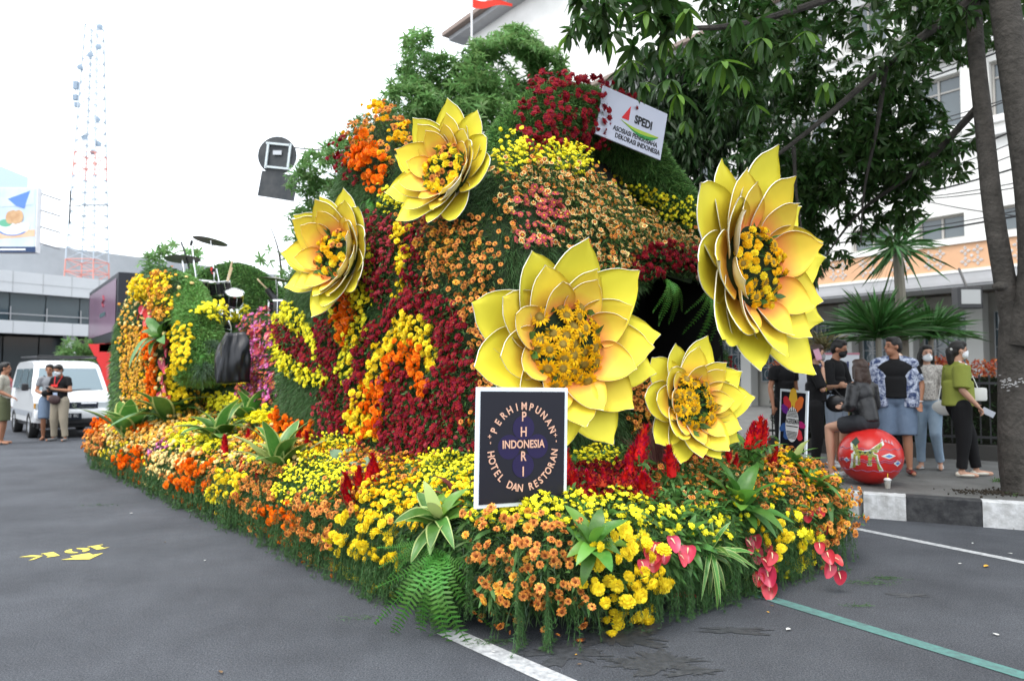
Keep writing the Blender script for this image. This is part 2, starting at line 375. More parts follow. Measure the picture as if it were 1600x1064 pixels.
# ---------------------------------------------------------------- building on the right
bl = thing('hotel_building', 'large white building with an orange patterned balcony band behind the street trees', 'building', (14.5, 20.8, 0), math.atan2(.804, -.595))
M_or = mat('orange_parapet_paint', (.66, .39, .23), .7, mottled=((.58, .34, .20), 3, .4))
M_fas = mat('grey_concrete_fascia', (.42, .42, .43), .8, mottled=((.33, .33, .33), 2, .4))
M_brn = mat('brown_eave_timber', (.26, .20, .17), .7)
M_bei = mat('beige_ground_floor_wall', (.33, .32, .29), .8, mottled=((.25, .24, .22), 2, .4))
M_orn = mat('white_cutout_ornament', (.6, .6, .6), .6)
X0, X1, X2 = -12, 17.6, 29.5
b = MB(); yw = -.35
zr = [(5.7, 6.45), (9.2, 10.85), (12.7, 14.2)]; zs = [(5.5, 5.7), (6.45, 9.2), (10.85, 12.7), (14.2, 15.6)]
for z0, z1 in zs: b.box(((X0+X1)/2, yw-.2, (z0+z1)/2), (X1-X0, .4, z1-z0))
PW, pit = .8, 2.2
wins = []
for r, (z0, z1) in enumerate(zr):
    x = X0
    while x < X1:
        xs = ((x-.8) // pit)
        x += .0001; break
    k0 = int(math.floor((X0-1.6)/pit)); k1 = int(math.ceil((X1-1.6)/pit))
    for k in range(k0, k1+1):
        a0 = 1.6+k*pit; a1 = a0+1.4       # opening
        p0, p1 = max(X0, a1), min(X1, a0+pit)
        if p1 > p0+.05: b.box(((p0+p1)/2, yw-.2, (z0+z1)/2), (p1-p0, .4, z1-z0))
        if a0 > X0 and a1 < X1: wins.append((a0, a1, z0, z1))
b.box(((X1+X2)/2, yw-.2, 11.5), (X2-X1, .4, 22.6)); b.box(((X0+X2)/2, yw-5, 2), (X2-X0, .3, 26)); b.box((X2-.2, yw-5.1, 11.4), (.4, 9.6, 22.6)); b.box((X1+.2, yw-5.1, 19.2), (.4, 9.3, 7.0)); b.box((X0, yw-5, 8), (.4, 9.2, 15))
b.box(((X0+X1)/2, yw-5, 15.7), (X1-X0+.4, 9.9, .2))
b.build('wall', M_white, bl)
b = MB()
for z0, h, d in ((8.55, .16, .22), (11.3, .3, .42), (8.95, .10, .12), (12.3, .12, .14)): b.box(((X0+X1)/2, yw+d/2, z0+h/2), (X1-X0, d, h))
b.build('cornice', mat('off_white_cornice', (.60, .60, .59), .7), bl)
b = MB()
b.box(((X0+X1)/2, .15, 15.25), (X1-X0+.6, 1.1, .16)); b.box(((X0+X1)/2, .05, 15.05), (X1-X0+.4, .8, .22), 1)
b.box(((X1+X2)/2+.3, .05, 22.75), (X2-X1+1.6, 1.6, .25)); b.box(((X1+X2)/2+.3, -.1, 22.5), (X2-X1+1.2, 1.1, .25), 1)
b.box(((X1+X2)/2, -5, 22.95), (X2-X1+1.2, 10.5, .12))
b.build('eave', [M_brn, M_fas], bl)
b = MB()
for k in range(int((X0-1.6)/pit), int((X1-1.6)/pit)+1): 
    x = 1.6+k*pit+1.4+.4
    if X0 < x < X1-.4: b.box((x, yw+.09, 10.02), (.62, .16, 2.4)); b.box((x, yw+.09, 13.6), (.62, .16, 2.1))
b.build('pilaster', M_white, bl)
wf = MB(); pw = 1.4; 
protos = {}
for a0, a1, z0, z1 in wins:
    key = round(z1-z0, 2)
    if key not in protos:
        h = z1-z0; f = MB()
        for x in (-.67, -.02, .63): f.box((x+.02, 0, 0), (.06, .08, h))
        for z in (-h/2+.03, h/2-.03): f.box((0, 0, z), (1.4, .07, .06))
        if h > 1.2: f.box((0, 0, .35), (1.38, .06, .05))
        g = MB(); g.box((0, -.02, 0), (1.34, .012, h-.06))
        fo = f.build('window', mat('pale_window_frame', (.40, .38, .35), .5), bl); go = g.build('pane', M_glass2, fo); protos[key] = fo; o = fo
    else: o = copy_tree(protos[key], bl)
    o.location = ((a0+a1)/2, yw-.22, (z0+z1)/2)
b = MB(); b.box(((X0+X1)/2, yw-1.4, 10.4), (X1-X0-.5, .1, 9.8)); b.build('room_backdrop', mat('dim_room', (.10, .11, .12), .9), bl)
# balcony band
b = MB(); b.box(((X0+X2)/2, -.75, 4.35), (X2-X0, 1.5, .42)); b.box(((X0+X2)/2, -.02, 4.27), (X2-X0, .14, .12)); b.build('fascia', M_fas, bl)
b = MB(); b.box(((X0+X2)/2, -.05, 4.61), (X2-X0, .14, .09)); b.box(((X0+X2)/2, -.05, 5.5), (X2-X0, .16, .12)); b.build('coping', M_white, bl)
b = MB(); b.box(((X0+X2)/2, -.08, 5.05), (X2-X0, .09, .80)); b.build('parapet', M_or, bl)
orn = MB()
for cx, cz in ((-.17, .16), (.17, .16), (-.17, -.16), (.17, -.16)):
    for k in range(4):
        an = k*PI/2; rot = Matrix.Rotation(an, 3, 'Y')
        pts = [Vector((0, 0, .03)), Vector((.045, 0, .085)), Vector((0, 0, .15)), Vector((-.045, 0, .085))]
        inn = [p.lerp(Vector((0, 0, .088)), .55) for p in pts]
        for q in range(4):
            vs = [pts[q], pts[(q+1) % 4], inn[(q+1) % 4], inn[q]]
            orn.add([rot @ v+Vector((cx, 0, cz)) for v in vs]+[rot @ v+Vector((cx, .02, cz)) for v in vs], [(4, 5, 6, 7), (0, 1, 5, 4), (2, 3, 7, 6), (1, 2, 6, 5), (3, 0, 4, 7)], 0)
orn.box((0, .008, 0), (.07, .02, .07), 0, Matrix.Rotation(PI/4, 3, 'Y'))
oo = orn.build('ornament', M_orn, bl); oo.location = (X0+.7, -.03, 5.05)
x = X0+.7+1.05
while x < X2-.5: inst('ornament', oo.data, bl, (x, -.03, 5.05)); x += 1.05
# ground floor
b = MB(); b.box(((X0+X2)/2, -3.2, 2.1), (X2-X0, .3, 4.2)); b.build('ground_floor_wall', M_bei, bl)
x = X0+1; cp = None
while x < X2:
    if cp is None: c_ = MB(); c_.box((0, -2.6, 2.1), (.5, .5, 4.14), bev=.02); cp = c_.build('column', mat('pale_column_paint', (.42, .42, .40), .8), bl); cp.location = (x, 0, 0)
    else: inst('column', cp.data, bl, (x, 0, 0))
    x += 2.2
g = MB(); h = 2.3
for xx in np.linspace(-.7, .7, 5): g.box((xx, 0, 0), (.03, .03, h))
for zz in np.linspace(-h/2, h/2, 5): g.box((0, 0, zz), (1.43, .03, .03))
for zz in np.linspace(-h/2+.29, h/2-.29, 4):
    for xx in (-.35, .35):
        g.tube([(xx+.2*math.cos(t), .012, zz+.2*math.sin(t)) for t in np.linspace(0, 2*PI, 15)], .012, 5, cap=False)
gp = None; x = X0+2.1
while x < X2:
    if gp is None:
        gp = g.build('window_grille', mat('grey_iron_grille', (.30, .31, .32), .5), bl); gp.location = (x, -2.9, 2.4); p_ = MB(); p_.box((0, -.1, 0), (1.5, .04, h)); p_.build('pane', M_glass, gp)
    else: q = copy_tree(gp, bl); q.location = (x, -2.9, 2.4)
    x += 2.2
fl = thing('flood_light', 'black square floodlight fixed under the balcony left of the thick trunk', 'lamp', at(1511, 466, 18.5)); 
b = MB(); b.box((0, 0, 0), (.62, .3, .55), bev=.03); b.build('housing', M_bmetal, fl); b = MB(); b.box((0, -.16, .02), (.48, .02, .36)); b.build('lens', mat('lamp_lens', (.35, .36, .36), .2), fl)
b = MB(); b.tube([(0, 0, .27), (0, .3, .8)], .03); b.build('bracket', M_bmetal, fl)
# flag on the building top left
fg = thing('flag', 'red pennant flag flying on a pole at the top of the white building', 'flag', at(737, 40, 38))
b = MB(); b.tube([(0, 0, -1.5), (0, 0, 3)], .05); b.build('pole', mat('pale_pole', (.7, .7, .7), .4), fg)
b = MB(); nx = 10
for i in range(nx+1):
    t = i/nx; y = .15*math.sin(t*7)
    b.v += [(.05+2.1*t, y, 1.45-.25*t), (.05+2.1*t, y+.02, .95+.12*t)]
b.f = [(2*i, 2*i+2, 2*i+3, 2*i+1) for i in range(nx)]; b.m = [0]*nx
b.build('cloth', mat('red_flag_cloth', (.75, .05, .03), .7, trans=.3), fg)

# ---------------------------------------------------------------- building on the left
lb = thing('office_building', 'low white and grey building with long tinted glass bands behind the white van', 'building', (-22.3, 32, 0), math.atan2(.789, .615))
M_pan = mat('pale_cladding_panel', (.62, .64, .66), .5, mottled=((.55, .57, .59), .6, .5)); M_gry = mat('grey_render_parapet', (.40, .42, .44), .8, mottled=((.33, .35, .37), 1.5, .6))
b = MB(); xa, xb = -14, 7.6
b.box(((xa+xb)/2, .1, 5.63), (xb-xa, .3, .94)); b.box(((xa+xb)/2, .0, 3.62), (xb-xa, .5, .56)); b.build('wall', M_pan, lb)
b = MB(); 
for x in np.arange(xa+1.2, xb, 1.2): b.box((x, -.055, 5.63), (.02, .02, .94)); b.box((x, -.255, 3.62), (.02, .02, .56))
b.box(((xa+xb)/2, -.055, 5.6), (xb-xa, .012, .02)); b.build('panel_joint', mat('panel_joint_grey', (.4, .41, .42), .6), lb)
b = MB(); b.box(((2+xb+6)/2, 4.0, 7.0), (xb+4+6, .3, 2.1)); b.box(((xa+xb)/2, 4.5, 5.9), (xb-xa, 8.8, .2)); b.box((xb-.15, 4.6, 2.9), (.3, 8.6, 5.8)); b.build('parapet', M_gry, lb)
gb = None; xs = np.arange(xa, xb, 1.44)
for x in xs:
    if gb is None: g = MB(); g.box((.71, 0, 0), (1.40, .04, 1.26)); gb = g.build('window_pane', M_glass, lb); gb.location = (x, .25, 4.53)
    else: inst('window_pane', gb.data, lb, (x, .25, 4.53))
b = MB(); b.box(((xa+xb)/2, .08, 4.22), (xb-xa, .05, .05))
for x in xs: b.box((x, .1, 4.25), (.04, .04, .6))
b.build('rail', M_steel, lb)
gb = None; 
for x in xs:
    if gb is None: g = MB(); g.box((.71, 0, 0), (1.38, .04, 3.2)); gb = g.build('shop_pane', mat('shop_glass', (.06, .07, .075), .1, spec=.7), lb); gb.location = (x, .9, 1.65)
    else: inst('shop_pane', gb.data, lb, (x, .9, 1.65))
cb = None
for x in np.arange(xa+.5, xb, 4.1):
    if cb is None: g = MB(); g.box((0, .3, 1.67), (.4, .4, 3.34)); cb = g.build('column', M_pan, lb); cb.location = (x, 0, 0)
    else: inst('column', cb.data, lb, (x, 0, 0))
b = MB(); b.box(((xa+xb)/2, 2.5, 3.), (xb-xa-.6, .1, 5.6)); b.build('interior', mat('office_interior', (.08, .085, .085), .9), lb)
bh = MB()
for i in range(40):
    bh.ell((random.uniform(-.9, .9), random.uniform(-.4, .4), random.uniform(.3, 1.5)), (.25, .25, .2), 6, 4)
# LED screen
ls = thing('led_screen', 'outdoor screen showing dull mauve picture in a black box on a red column', 'screen', (-12.9, 24, 0))
P1, P2, P3 = Vector((-4.4, 6, 0)), Vector((0, 0, 0)), Vector((.75, .45, 0)); P4 = P1+P3
b = MB(); z0, z1 = 2.62, 4.86
b.prism([P1+Vector((0, 0, z0)), P2+Vector((0, 0, z0)), P3+Vector((0, 0, z0)), P4+Vector((0, 0, z0))], (0, 0, z1-z0)); b.build('housing', mat('black_cladding', (.02, .022, .03), .4), ls)
fd = (P1-P2).normalized(); fn = Vector((-.806, -.592, 0)); 
def fpt(s, z, o=.02): return P2+fd*s+fn*o+Vector((0, 0, z))
b = MB(); b.poly([fpt(.35, 2.95), fpt(7.1, 2.95), fpt(7.1, 4.7), fpt(.35, 4.7)]); b.build('display', mat('mauve_screen_picture', (.20, .11, .17), .25), ls)
b = MB(); b.tube([fpt(3.2, 4.35, .03), fpt(3.0, 4.2, .03), fpt(3.3, 4.1, .03), fpt(3.1, 3.95, .03)], .035, 6); b.poly([fpt(2.6, 3.6, .03), fpt(4., 3.6, .03), fpt(4., 3.75, .03), fpt(2.6, 3.75, .03)], 1); b.build('screen_logo', [mat('dull_red_print', (.3, .04, .06), .5), mat('dull_teal_print', (.05, .10, .11), .5)], ls)
b = MB(); c = P2+fd*2.6-fn*.3; b.prism([c+Vector((q*1.0, 0, 2.62)) for q in (-.55, .35)]+[c+Vector((.35, 1.2, 2.62)), c+Vector((-.55, 1.2, 2.62))], (0, 0, -.3))
v0 = [c+Vector((-.95, 0, 2.6)), c+Vector((.5, 0, 2.6)), c+Vector((.5, 1, 2.6)), c+Vector((-.95, 1, 2.6))]; v1 = [c+Vector((-.45, 0, 1.7)), c+Vector((.35, 0, 1.7)), c+Vector((.35, 1, 1.7)), c+Vector((-.45, 1, 1.7))]; v2 = [Vector((p.x, p.y, 0)) for p in v1]
b.add(v0+v1+v2, [(0, 1, 5, 4), (1, 2, 6, 5), (2, 3, 7, 6), (3, 0, 4, 7), (4, 5, 9, 8), (5, 6, 10, 9), (6, 7, 11, 10), (7, 4, 8, 11), (0, 3, 2, 1)])
b.build('column', mat('red_painted_column', (.62, .03, .03), .5), ls)
sg = thing('small_red_sign', 'small red board standing beside the red column', 'sign', at(178, 579, 25)); b = MB(); b.box((0, 0, 0), (.48, .05, .46)); b.build('panel', mat('red_board', (.55, .08, .09), .6), sg); b = MB(); b.box((0, -.03, .08), (.36, .01, .05)); b.box((0, -.03, -.05), (.3, .01, .03)); b.build('print', mat('pinkish_print', (.7, .3, .3), .6), sg); b = MB(); b.tube([(0, .03, -.2), (0, .03, -1.62)], .03); b.build('post', M_steel, sg)
# billboard
bb = thing('billboard', 'advertising billboard with a bowl of fried food above the left building', 'billboard', at(-30, 343, 26))
b = MB(); b.box((0, .2, 0), (3.9, .25, 2.35)); b.build('frame', mat('pale_billboard_frame', (.75, .76, .78), .6), bb)
pr = [M for M in (mat('print_pale_blue', (.62, .74, .84), .6, mottled=((.45, .55, .72), 1.4, .7)), mat('print_peach', (.80, .48, .30), .6, mottled=((.72, .60, .45), 4, .6)), mat('print_blue', (.12, .25, .62), .6), mat('print_white', (.85, .86, .88), .6), mat('print_navy', (.03, .06, .14), .6), mat('print_green', (.15, .45, .30), .6), mat('print_brown', (.55, .32, .17), .6, mottled=((.7, .5, .3), 6, .7)))]
b = MB(); y = .06
b.poly([(-1.9, y, -1.1), (1.9, y, -1.1), (1.9, y, 1.15), (-1.9, y, 1.15)], 0)
b.poly([(-1.9, y-.005, -.9), (1.9, y-.005, -.6), (1.9, y-.005, -.35), (-1.9, y-.005, -.62)], 1)
cy = [(1.1+.62*math.cos(t), y-.01, -.22+.36*math.sin(t)) for t in np.linspace(PI, 2*PI, 14)]; b.poly(cy, 3)
b.poly([(1.1+.62*math.cos(t), y-.013, -.22+.36*math.sin(t)*.99) for t in np.linspace(PI*1.15, PI*1.8, 10)]+[(1.1+.5*math.cos(t), y-.013, -.26+.28*math.sin(t)) for t in np.linspace(PI*1.8, PI*1.15, 10)], 2)
b.poly([(1.1+.62*math.cos(t), y-.012, -.2+.13*math.sin(t)) for t in np.linspace(0, 2*PI, 20)], 3)
b.poly([(.85+.24*math.cos(t), y-.015, -.12+.14*math.sin(t)) for t in np.linspace(0, 2*PI, 14)], 5)
for k in range(4): b.poly([(1.02+.1*k+.17*math.cos(t), y-.018-.002*k, .08+.24*math.sin(t)+.03*(k % 2)) for t in np.linspace(0, 2*PI, 14)], 6)
b.poly([(-.6, y-.01, .6), (1.85, y-.01, 1.1), (1.85, y-.01, .55), (.7, y-.01, .45)], 0); b.poly([(.9, y-.012, .75), (1.7, y-.012, 1.05), (1.5, y-.012, .4), (1.2, y-.012, .5)], 2)
b.poly([(-1.9, y-.01, -1.17), (1.95, y-.01, -1.17), (1.95, y-.01, -.97), (-1.9, y-.01, -.97)], 4); b.poly([(-1.2, y-.014, -1.1), (1.6, y-.014, -1.1), (1.6, y-.014, -1.04), (-1.2, y-.014, -1.04)], 3)
b.build('poster', pr, bb)
b = MB(); b.tube([(-.6, -1.2, 1.2), (.2, -.3, 1.3), (1.1, -1.1, 1.55), ], .03); b.tube([(-.2, .1, 1.0), (1.2, -1.2, 1.5)], .03); b.tube([(-1, .1, 1.0), (.2, -1.2, 1.4)], .03); b.build('lamp_arm', M_bmetal, bb)
b = MB()
for z in (-.8, -.2, .4, 1.): b.tube([(1.95, .3, z), (2.3, .9, z-.1)], .03)
b.tube([(0, .5, -1.1), (0, .5, -6.9)], .16); b.build('post', M_steel, bb)
b = MB(); b.box((0, 0, 0), (3.2, 3, 9)); bo = b.build('rooftop_block', mat('pale_cyan_wall', (.60, .74, .80), .7), None); bo.location = at(-25, 380, 45); tag(bo, 'pale blue block showing behind the billboard at the left edge', 'building')

# ---------------------------------------------------------------- telecom tower
tw = thing('telecom_tower', 'tall thin red and white lattice telecom tower standing behind the left building', 'tower', (-20.9, 36, 5.95), 0, None, .405)
M_tr = mat('tower_red_paint', (.62, .28, .24), .5); M_tw = mat('tower_white_paint', (.46, .52, .58), .5); M_ant = mat('antenna_grey', (.25, .32, .40), .5)
legs = []; H0, H1 = 0, 32
b = MB(); wd = lambda z: 1.75-1.0*(z/32)
lev = np.linspace(0, 32, 23)
for i in range(22):
    z0, z1 = lev[i], lev[i+1]; m = 0 if (i < 7 or i in (12, 13, 14) or i > 18) else 1
    m = 0 if i < 2 or i in (9, 10) else 1
    c0 = [Vector((sx*wd(z0), sy*wd(z0), z0)) for sx, sy in ((-1, -1), (1, -1), (1, 1), (-1, 1))]; c1 = [Vector((sx*wd(z1), sy*wd(z1), z1)) for sx, sy in ((-1, -1), (1, -1), (1, 1), (-1, 1))]
    for k in range(4):
        b.tube([c0[k], c1[k]], .09, 5, m); q = (k+1) % 4
        b.tube([c0[k], c1[q]], .035, 4, m, cap=False); b.tube([c0[q], c1[k]], .035, 4, m, cap=False); b.tube([c1[k], c1[q]], .06, 4, m, cap=False)
b.build('lattice', [M_tr, M_tw], tw)
b = MB()
for x, z, r in ((-1.7, 24.4, .5), (-1.7, 22.9, .35), (-1.5, 22, .3)): b.box((x, -.6, z), (.55, .4, r*2))
b.build('antenna_panel', M_ant, tw)
b = MB(); 
for x, z in ((1.3, 20), (1.5, 17), (-.2, 17.8), (.9, 16), (-1.0, 26.5), (1.2, 29), (.2, 28), (1.3, 31.5)): b.lathe([(0, 0), (.35, .08), (.38, .2), (0, .25)], 10, (x, -.9, z), rot=Matrix.Rotation(PI/2, 3, 'X'))
b.build('dish', M_ant, tw)
b = MB(); b.tube([(-3, -2.2, 9.2), (4, -2.2, 9.2)], .05); b.tube([(-3, -2.2, 8.3), (-3, -2.2, 9.2)], .05); b.tube([(4, -2.2, 8.3), (4, -2.2, 9.2)], .05); b.tube([(-1, -2.2, 7), (-1, -2.2, 11)], .09); b.build('guard_rail', M_bmetal, tw)
# traffic sign seen from the back
ts = thing('traffic_sign', 'round traffic sign and plate seen from behind on a thin arm', 'sign', at(433, 262, 17))
M_sb = mat('unpainted_sign_back', (.035, .04, .045), .45, mottled=((.09, .09, .09), 3, .6))
b = MB(); b.lathe([(.001, -.02), (.45, -.02), (.45, .02), (.001, .02)], 40, (0, 0, .28), rot=Matrix.Rotation(PI/2, 3, 'X')); b.build('disc', M_sb, ts)
rot_ = Matrix.Rotation(math.radians(6), 3, 'Y')
b = MB()
for x in (-.22, .30): b.box((x, -.07, .25), (.045, .05, .58), 0, rot_)
for z in (-.03, .53): b.box((.04, -.07, z), (.56, .05, .045), 0, rot_)
b.build('back_frame', mat('pale_sign_frame', (.6, .66, .68), .5), ts)
b = MB(); b.box((.03, -.01, -.44), (.86, .03, .6), 0, Matrix.Rotation(math.radians(9), 3, 'Y')); b.build('plate', M_sb, ts)
b = MB(); b.box((.02, -.06, .33), (.2, .03, .1)); b.build('clamp', M_steel, ts)
b = MB(); b.tube([(.35, .05, .5), (3.6, .05, .2)], .03); b.tube([(3.6, .1, .3), (3.6, .1, -ts.location.z)], .09, 10); b.tube([(0, .03, -.6), (0, .03, .6)], .03); b.build('arm', M_steel, ts)
# ================================================================ THE FLOAT: base shapes
O_ = np.array([.1, 3.75, 0]); U_ = np.array([.77, .638, 0]); U_ /= np.linalg.norm(U_); V_ = np.array([-U_[1], U_[0], 0])
def uvz(u, v, z): return O_+U_*u+V_*v+np.array([0, 0, z])
def rrect(u0, u1, v0, v1, r, n=7, step=.3, cnt=None):
    """rounded rectangle outline in (u,v), ccw; cnt fixes the number of steps on the straight sides"""
    r = max(r, .02); out = []
    cs = ((u1-r, v0+r, -PI/2), (u1-r, v1-r, 0), (u0+r, v1-r, PI/2), (u0+r, v0+r, PI))
    if cnt is None: cnt = (max(1, int((v1-v0-2*r)/step)), max(1, int((u1-u0-2*r)/step)))
    for i, (cu, cv, a0) in enumerate(cs):
        arc = [(cu+r*math.cos(a0+PI/2*k/n), cv+r*math.sin(a0+PI/2*k/n)) for k in range(n+1)]; out += arc
        nu, nv, a1 = cs[(i+1) % 4]; q = (nu+r*math.cos(a1), nv+r*math.sin(a1)); p = arc[-1]; c = cnt[i % 2]
        out += [(p[0]+(q[0]-p[0])*j/c, p[1]+(q[1]-p[1])*j/c) for j in range(1, c)]
    return out
FU1, FV1 = 3.5, 11.35
def ringmesh(rings):
    """rings: list of equally long lists of 3D points"""
    n = len(rings[0]); V = np.array([p for r in rings for p in r]); F = []
    for i in range(len(rings)-1):
        for j in range(n):
            a, b_, c, d = i*n+j, i*n+(j+1) % n, (i+1)*n+(j+1) % n, (i+1)*n+j; F += [(a, b_, c), (a, c, d)]
    k = len(V); V = np.vstack([V, V[-n:].mean(0)]); F += [((len(rings)-1)*n+j, (len(rings)-1)*n+(j+1) % n, k) for j in range(n)]
    return V, np.array(F)
def ins(d, u0, u1, v0, v1, r, step):
    cnt = (max(1, int((v1-v0-2*r)/step)), max(1, int((u1-u0-2*r)/step)))
    return rrect(u0+d, u1-d, v0+d, v1-d, max(r-d, .04+.0*d), 7, step, cnt)
skirt_prof = [(.10, .16), (.02, .2), (-.03, .36), (-.01, .5), (.08, .6), (.24, .67), (.45, .72), (.75, .78), (1.1, .84), (1.5, .86)]
rings = []
for d, z in skirt_prof: rings.append([uvz(u, v, z) for u, v in ins(d, 0, FU1, 0, FV1, .55, .25)])
S_skirt = ringmesh(rings)
# cabin
CU0, CU1, CV0, CV1 = .55, 3.45, 1.0, 4.8
def bump(u, v): return 1.0*math.exp(-((v-3.35)/.75)**2-((u-1.0)/.65)**2) + .25*math.exp(-((u-1.4)/.8)**2-((v-1.7)/.6)**2)
rings = []
for d, z in [(-.02, .72)]+[(.0+.045*max(0, zz-1.1), zz) for zz in np.arange(.9, 2.31, .1)]+[(.09, 2.45), (.17, 2.66), (.30, 2.88), (.52, 3.0), (.8, 2.98), (1.3, 2.92)]:
    r_ = []
    for u, v in ins(d, CU0, CU1, CV0, CV1, .4, .1):
        k = max(0, (z-1.9)/.9); r_.append(uvz(u, v, z+bump(u, v)*min(1, k)-.30*k*max(0, (u-1.7))/1.5-.22*k*max(0, 1.3-u)))
    rings.append(r_)
S_cab = ringmesh(rings)
# slope behind the cabin
def grid(fu, fv, fz, nu, nv):
    V = [uvz(fu(i/nu, j/nv), fv(i/nu, j/nv), fz(i/nu, j/nv)) for i in range(nu+1) for j in range(nv+1)]; F = []
    for i in range(nu):
        for j in range(nv):
            a = i*(nv+1)+j; b_ = a+1; c = a+nv+2; d = a+nv+1; F += [(a, d, c), (a, c, b_)]
    return np.array(V), np.array(F)
def slope_z(s, t):
    q = min(1, max(0, (2.2*s-.22)/.75)); return .80+1.45*(3*q*q-2*q**3)+.05*math.sin(9*t)
S_slope = grid(lambda s, t: .55+2.2*s, lambda s, t: 4.75+4.6*t, slope_z, 12, 16)
S_stage = grid(lambda s, t: 2.7+.75*s, lambda s, t: 4.75+6.2*t, lambda s, t: 2.24, 3, 12)
# rear panel, an upright leaf-shaped wall along the left side at the back
def rz(v, z): 
    t = (v-7.75)/3.15; top = 1.95+1.05*math.sin(PI*min(1, max(0, .18+.75*t)))**.8
    return .62+(top-.62)*z
rings = []
for d, z in [(0, 0), (0, .3), (0, .6), (.02, .82), (.06, .93), (.11, 1.0), (.15, 1.02)]:
    rings.append([uvz(u, v, rz(v, z)) for u, v in ins(d, .26, .62, 7.75, 10.9, .17, .22)])
S_rear = ringmesh(rings)
def tube_surf(pts, rad, n=14):
    b = MB(); b.tube(pts, rad, n); v, f, m = tmpl(b); return v, f
def curve(pts, n=24):
    """Catmull-Rom through points"""
    P = [Vector(p) for p in pts]; P = [P[0]*2-P[1]]+P+[P[-1]*2-P[-2]]; out = []
    seg = len(P)-3
    for i in range(n+1):
        t = i/n*seg; k = min(int(t), seg-1); t -= k; a, b_, c, d = P[k:k+4]
        out.append(.5*((2*b_)+(-a+c)*t+(2*a-5*b_+4*c-d)*t*t+(-a+3*b_-3*c+d)*t**3))
    return out
arch_pts = curve([at(785, 345, 6.0), at(790, 272, 6.05), at(833, 205, 6.2), at(900, 180, 6.5), at(965, 212, 6.95), at(1020, 278, 7.3), at(1062, 345, 7.5), at(1085, 430, 7.6)])
S_arch = tube_surf(arch_pts, [.27-.002*i+.015*math.sin(i) for i in range(25)])
arch2 = curve([at(312, 590, 9.6), at(312, 530, 9.8), at(298, 480, 10.2), at(272, 452, 10.7), at(246, 470, 11.3)])
S_arch2 = tube_surf(arch2, [.25+.02*math.sin(i) for i in range(25)])
arch3 = curve([at(330, 446, 12.6), at(365, 438, 12.4), at(400, 452, 12.0), at(432, 492, 11.6), at(446, 560, 11.4)])
S_arch3 = tube_surf(arch3, [.26]*25)
fl_root = thing('parade_float', 'parade float body shaped like a rounded cabin and planted decks under all the flowers', 'float', tuple(uvz(1.75, 5.5, 0)))
M_base = mat('dark_green_foam_backing', (.018, .035, .014), .95, mottled=((.03, .05, .02), 6, .6))
# cave in the front wall
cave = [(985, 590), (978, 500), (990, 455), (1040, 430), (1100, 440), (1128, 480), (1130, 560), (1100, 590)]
def part_np(name, S, m, smooth=True, skip=None):
    V, F = S
    if skip is not None: F = F[~skip]
    o = link(D.objects.new(name, mesh_np(name, V-np.array(fl_root.location), F, [m], None, smooth)), fl_root); return o
V, F = S_cab; cen = V[F].mean(1); px, py, dep = project(cen); nrm = np.cross(V[F[:, 1]]-V[F[:, 0]], V[F[:, 2]]-V[F[:, 0]])
cav = inpoly(px, py, cave) & ((cen-O_) @ V_ < 1.3)
part_np('skirt', S_skirt, M_base); part_np('cabin', S_cab, M_base, skip=cav); part_np('rear_wall', S_rear, M_base)
part_np('planted_slope', S_slope, M_base); part_np('stage_deck', S_stage, M_base)
part_np('arch', S_arch, M_base); part_np('arch', S_arch2, M_base); part_np('arch', S_arch3, M_base)
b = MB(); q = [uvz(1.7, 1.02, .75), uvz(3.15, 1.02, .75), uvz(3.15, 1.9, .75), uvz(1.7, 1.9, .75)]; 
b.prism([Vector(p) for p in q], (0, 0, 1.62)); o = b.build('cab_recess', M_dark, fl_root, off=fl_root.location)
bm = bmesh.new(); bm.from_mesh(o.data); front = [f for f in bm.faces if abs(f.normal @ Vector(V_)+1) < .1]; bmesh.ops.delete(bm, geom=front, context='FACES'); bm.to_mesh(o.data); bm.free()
# chassis and wheels under the skirt
b = MB(); rotf = Matrix(((U_[0], V_[0], 0), (U_[1], V_[1], 0), (0, 0, 1)))
b.box(uvz(1.75, 5.6, .48), (2.7, 10.4, .18), 0, rotf); b.build('chassis', M_bmetal, fl_root, off=fl_root.location)
wh = None
for u in (.55, 2.95):
    for v in (1.6, 8.4, 9.5):
        b = MB(); b.lathe([(.12, -.12), (.34, -.12), (.38, -.08), (.38, .08), (.34, .12), (.12, .12)], 24, rot=Matrix.Rotation(PI/2, 3, 'Y'))
        if wh is None: wh = b.build('wheel', mat('tyre_rubber', (.02, .02, .02), .8), fl_root, smooth=True); o = wh
        else: o = inst('wheel', wh.data, fl_root, (0, 0, 0))
        o.location = Vector(uvz(u, v, .385))-fl_root.location; o.rotation_euler = (0, 0, math.atan2(U_[1], U_[0])); o.rotation_mode = 'XYZ'
b = MB(); b.box(uvz(1.75, .5, .35), (2.6, .5, .2), 0, rotf); b.build('front_frame', M_bmetal, fl_root, off=fl_root.location)
# black net filling the arch over the cabin roof
b = MB(); ap = arch_pts[2:21]; b.v = [tuple(p+Vector((0, .12, 0))) for p in ap]+[(p.x, p.y+.12, 2.7) for p in ap]; b.f = [(i, i+1, len(ap)+i+1, len(ap)+i) for i in range(len(ap)-1)]; b.m = [0]*len(b.f)
b.build('black_net', mat('black_shade_net', (.02, .022, .022), .7), fl_root, off=fl_root.location)
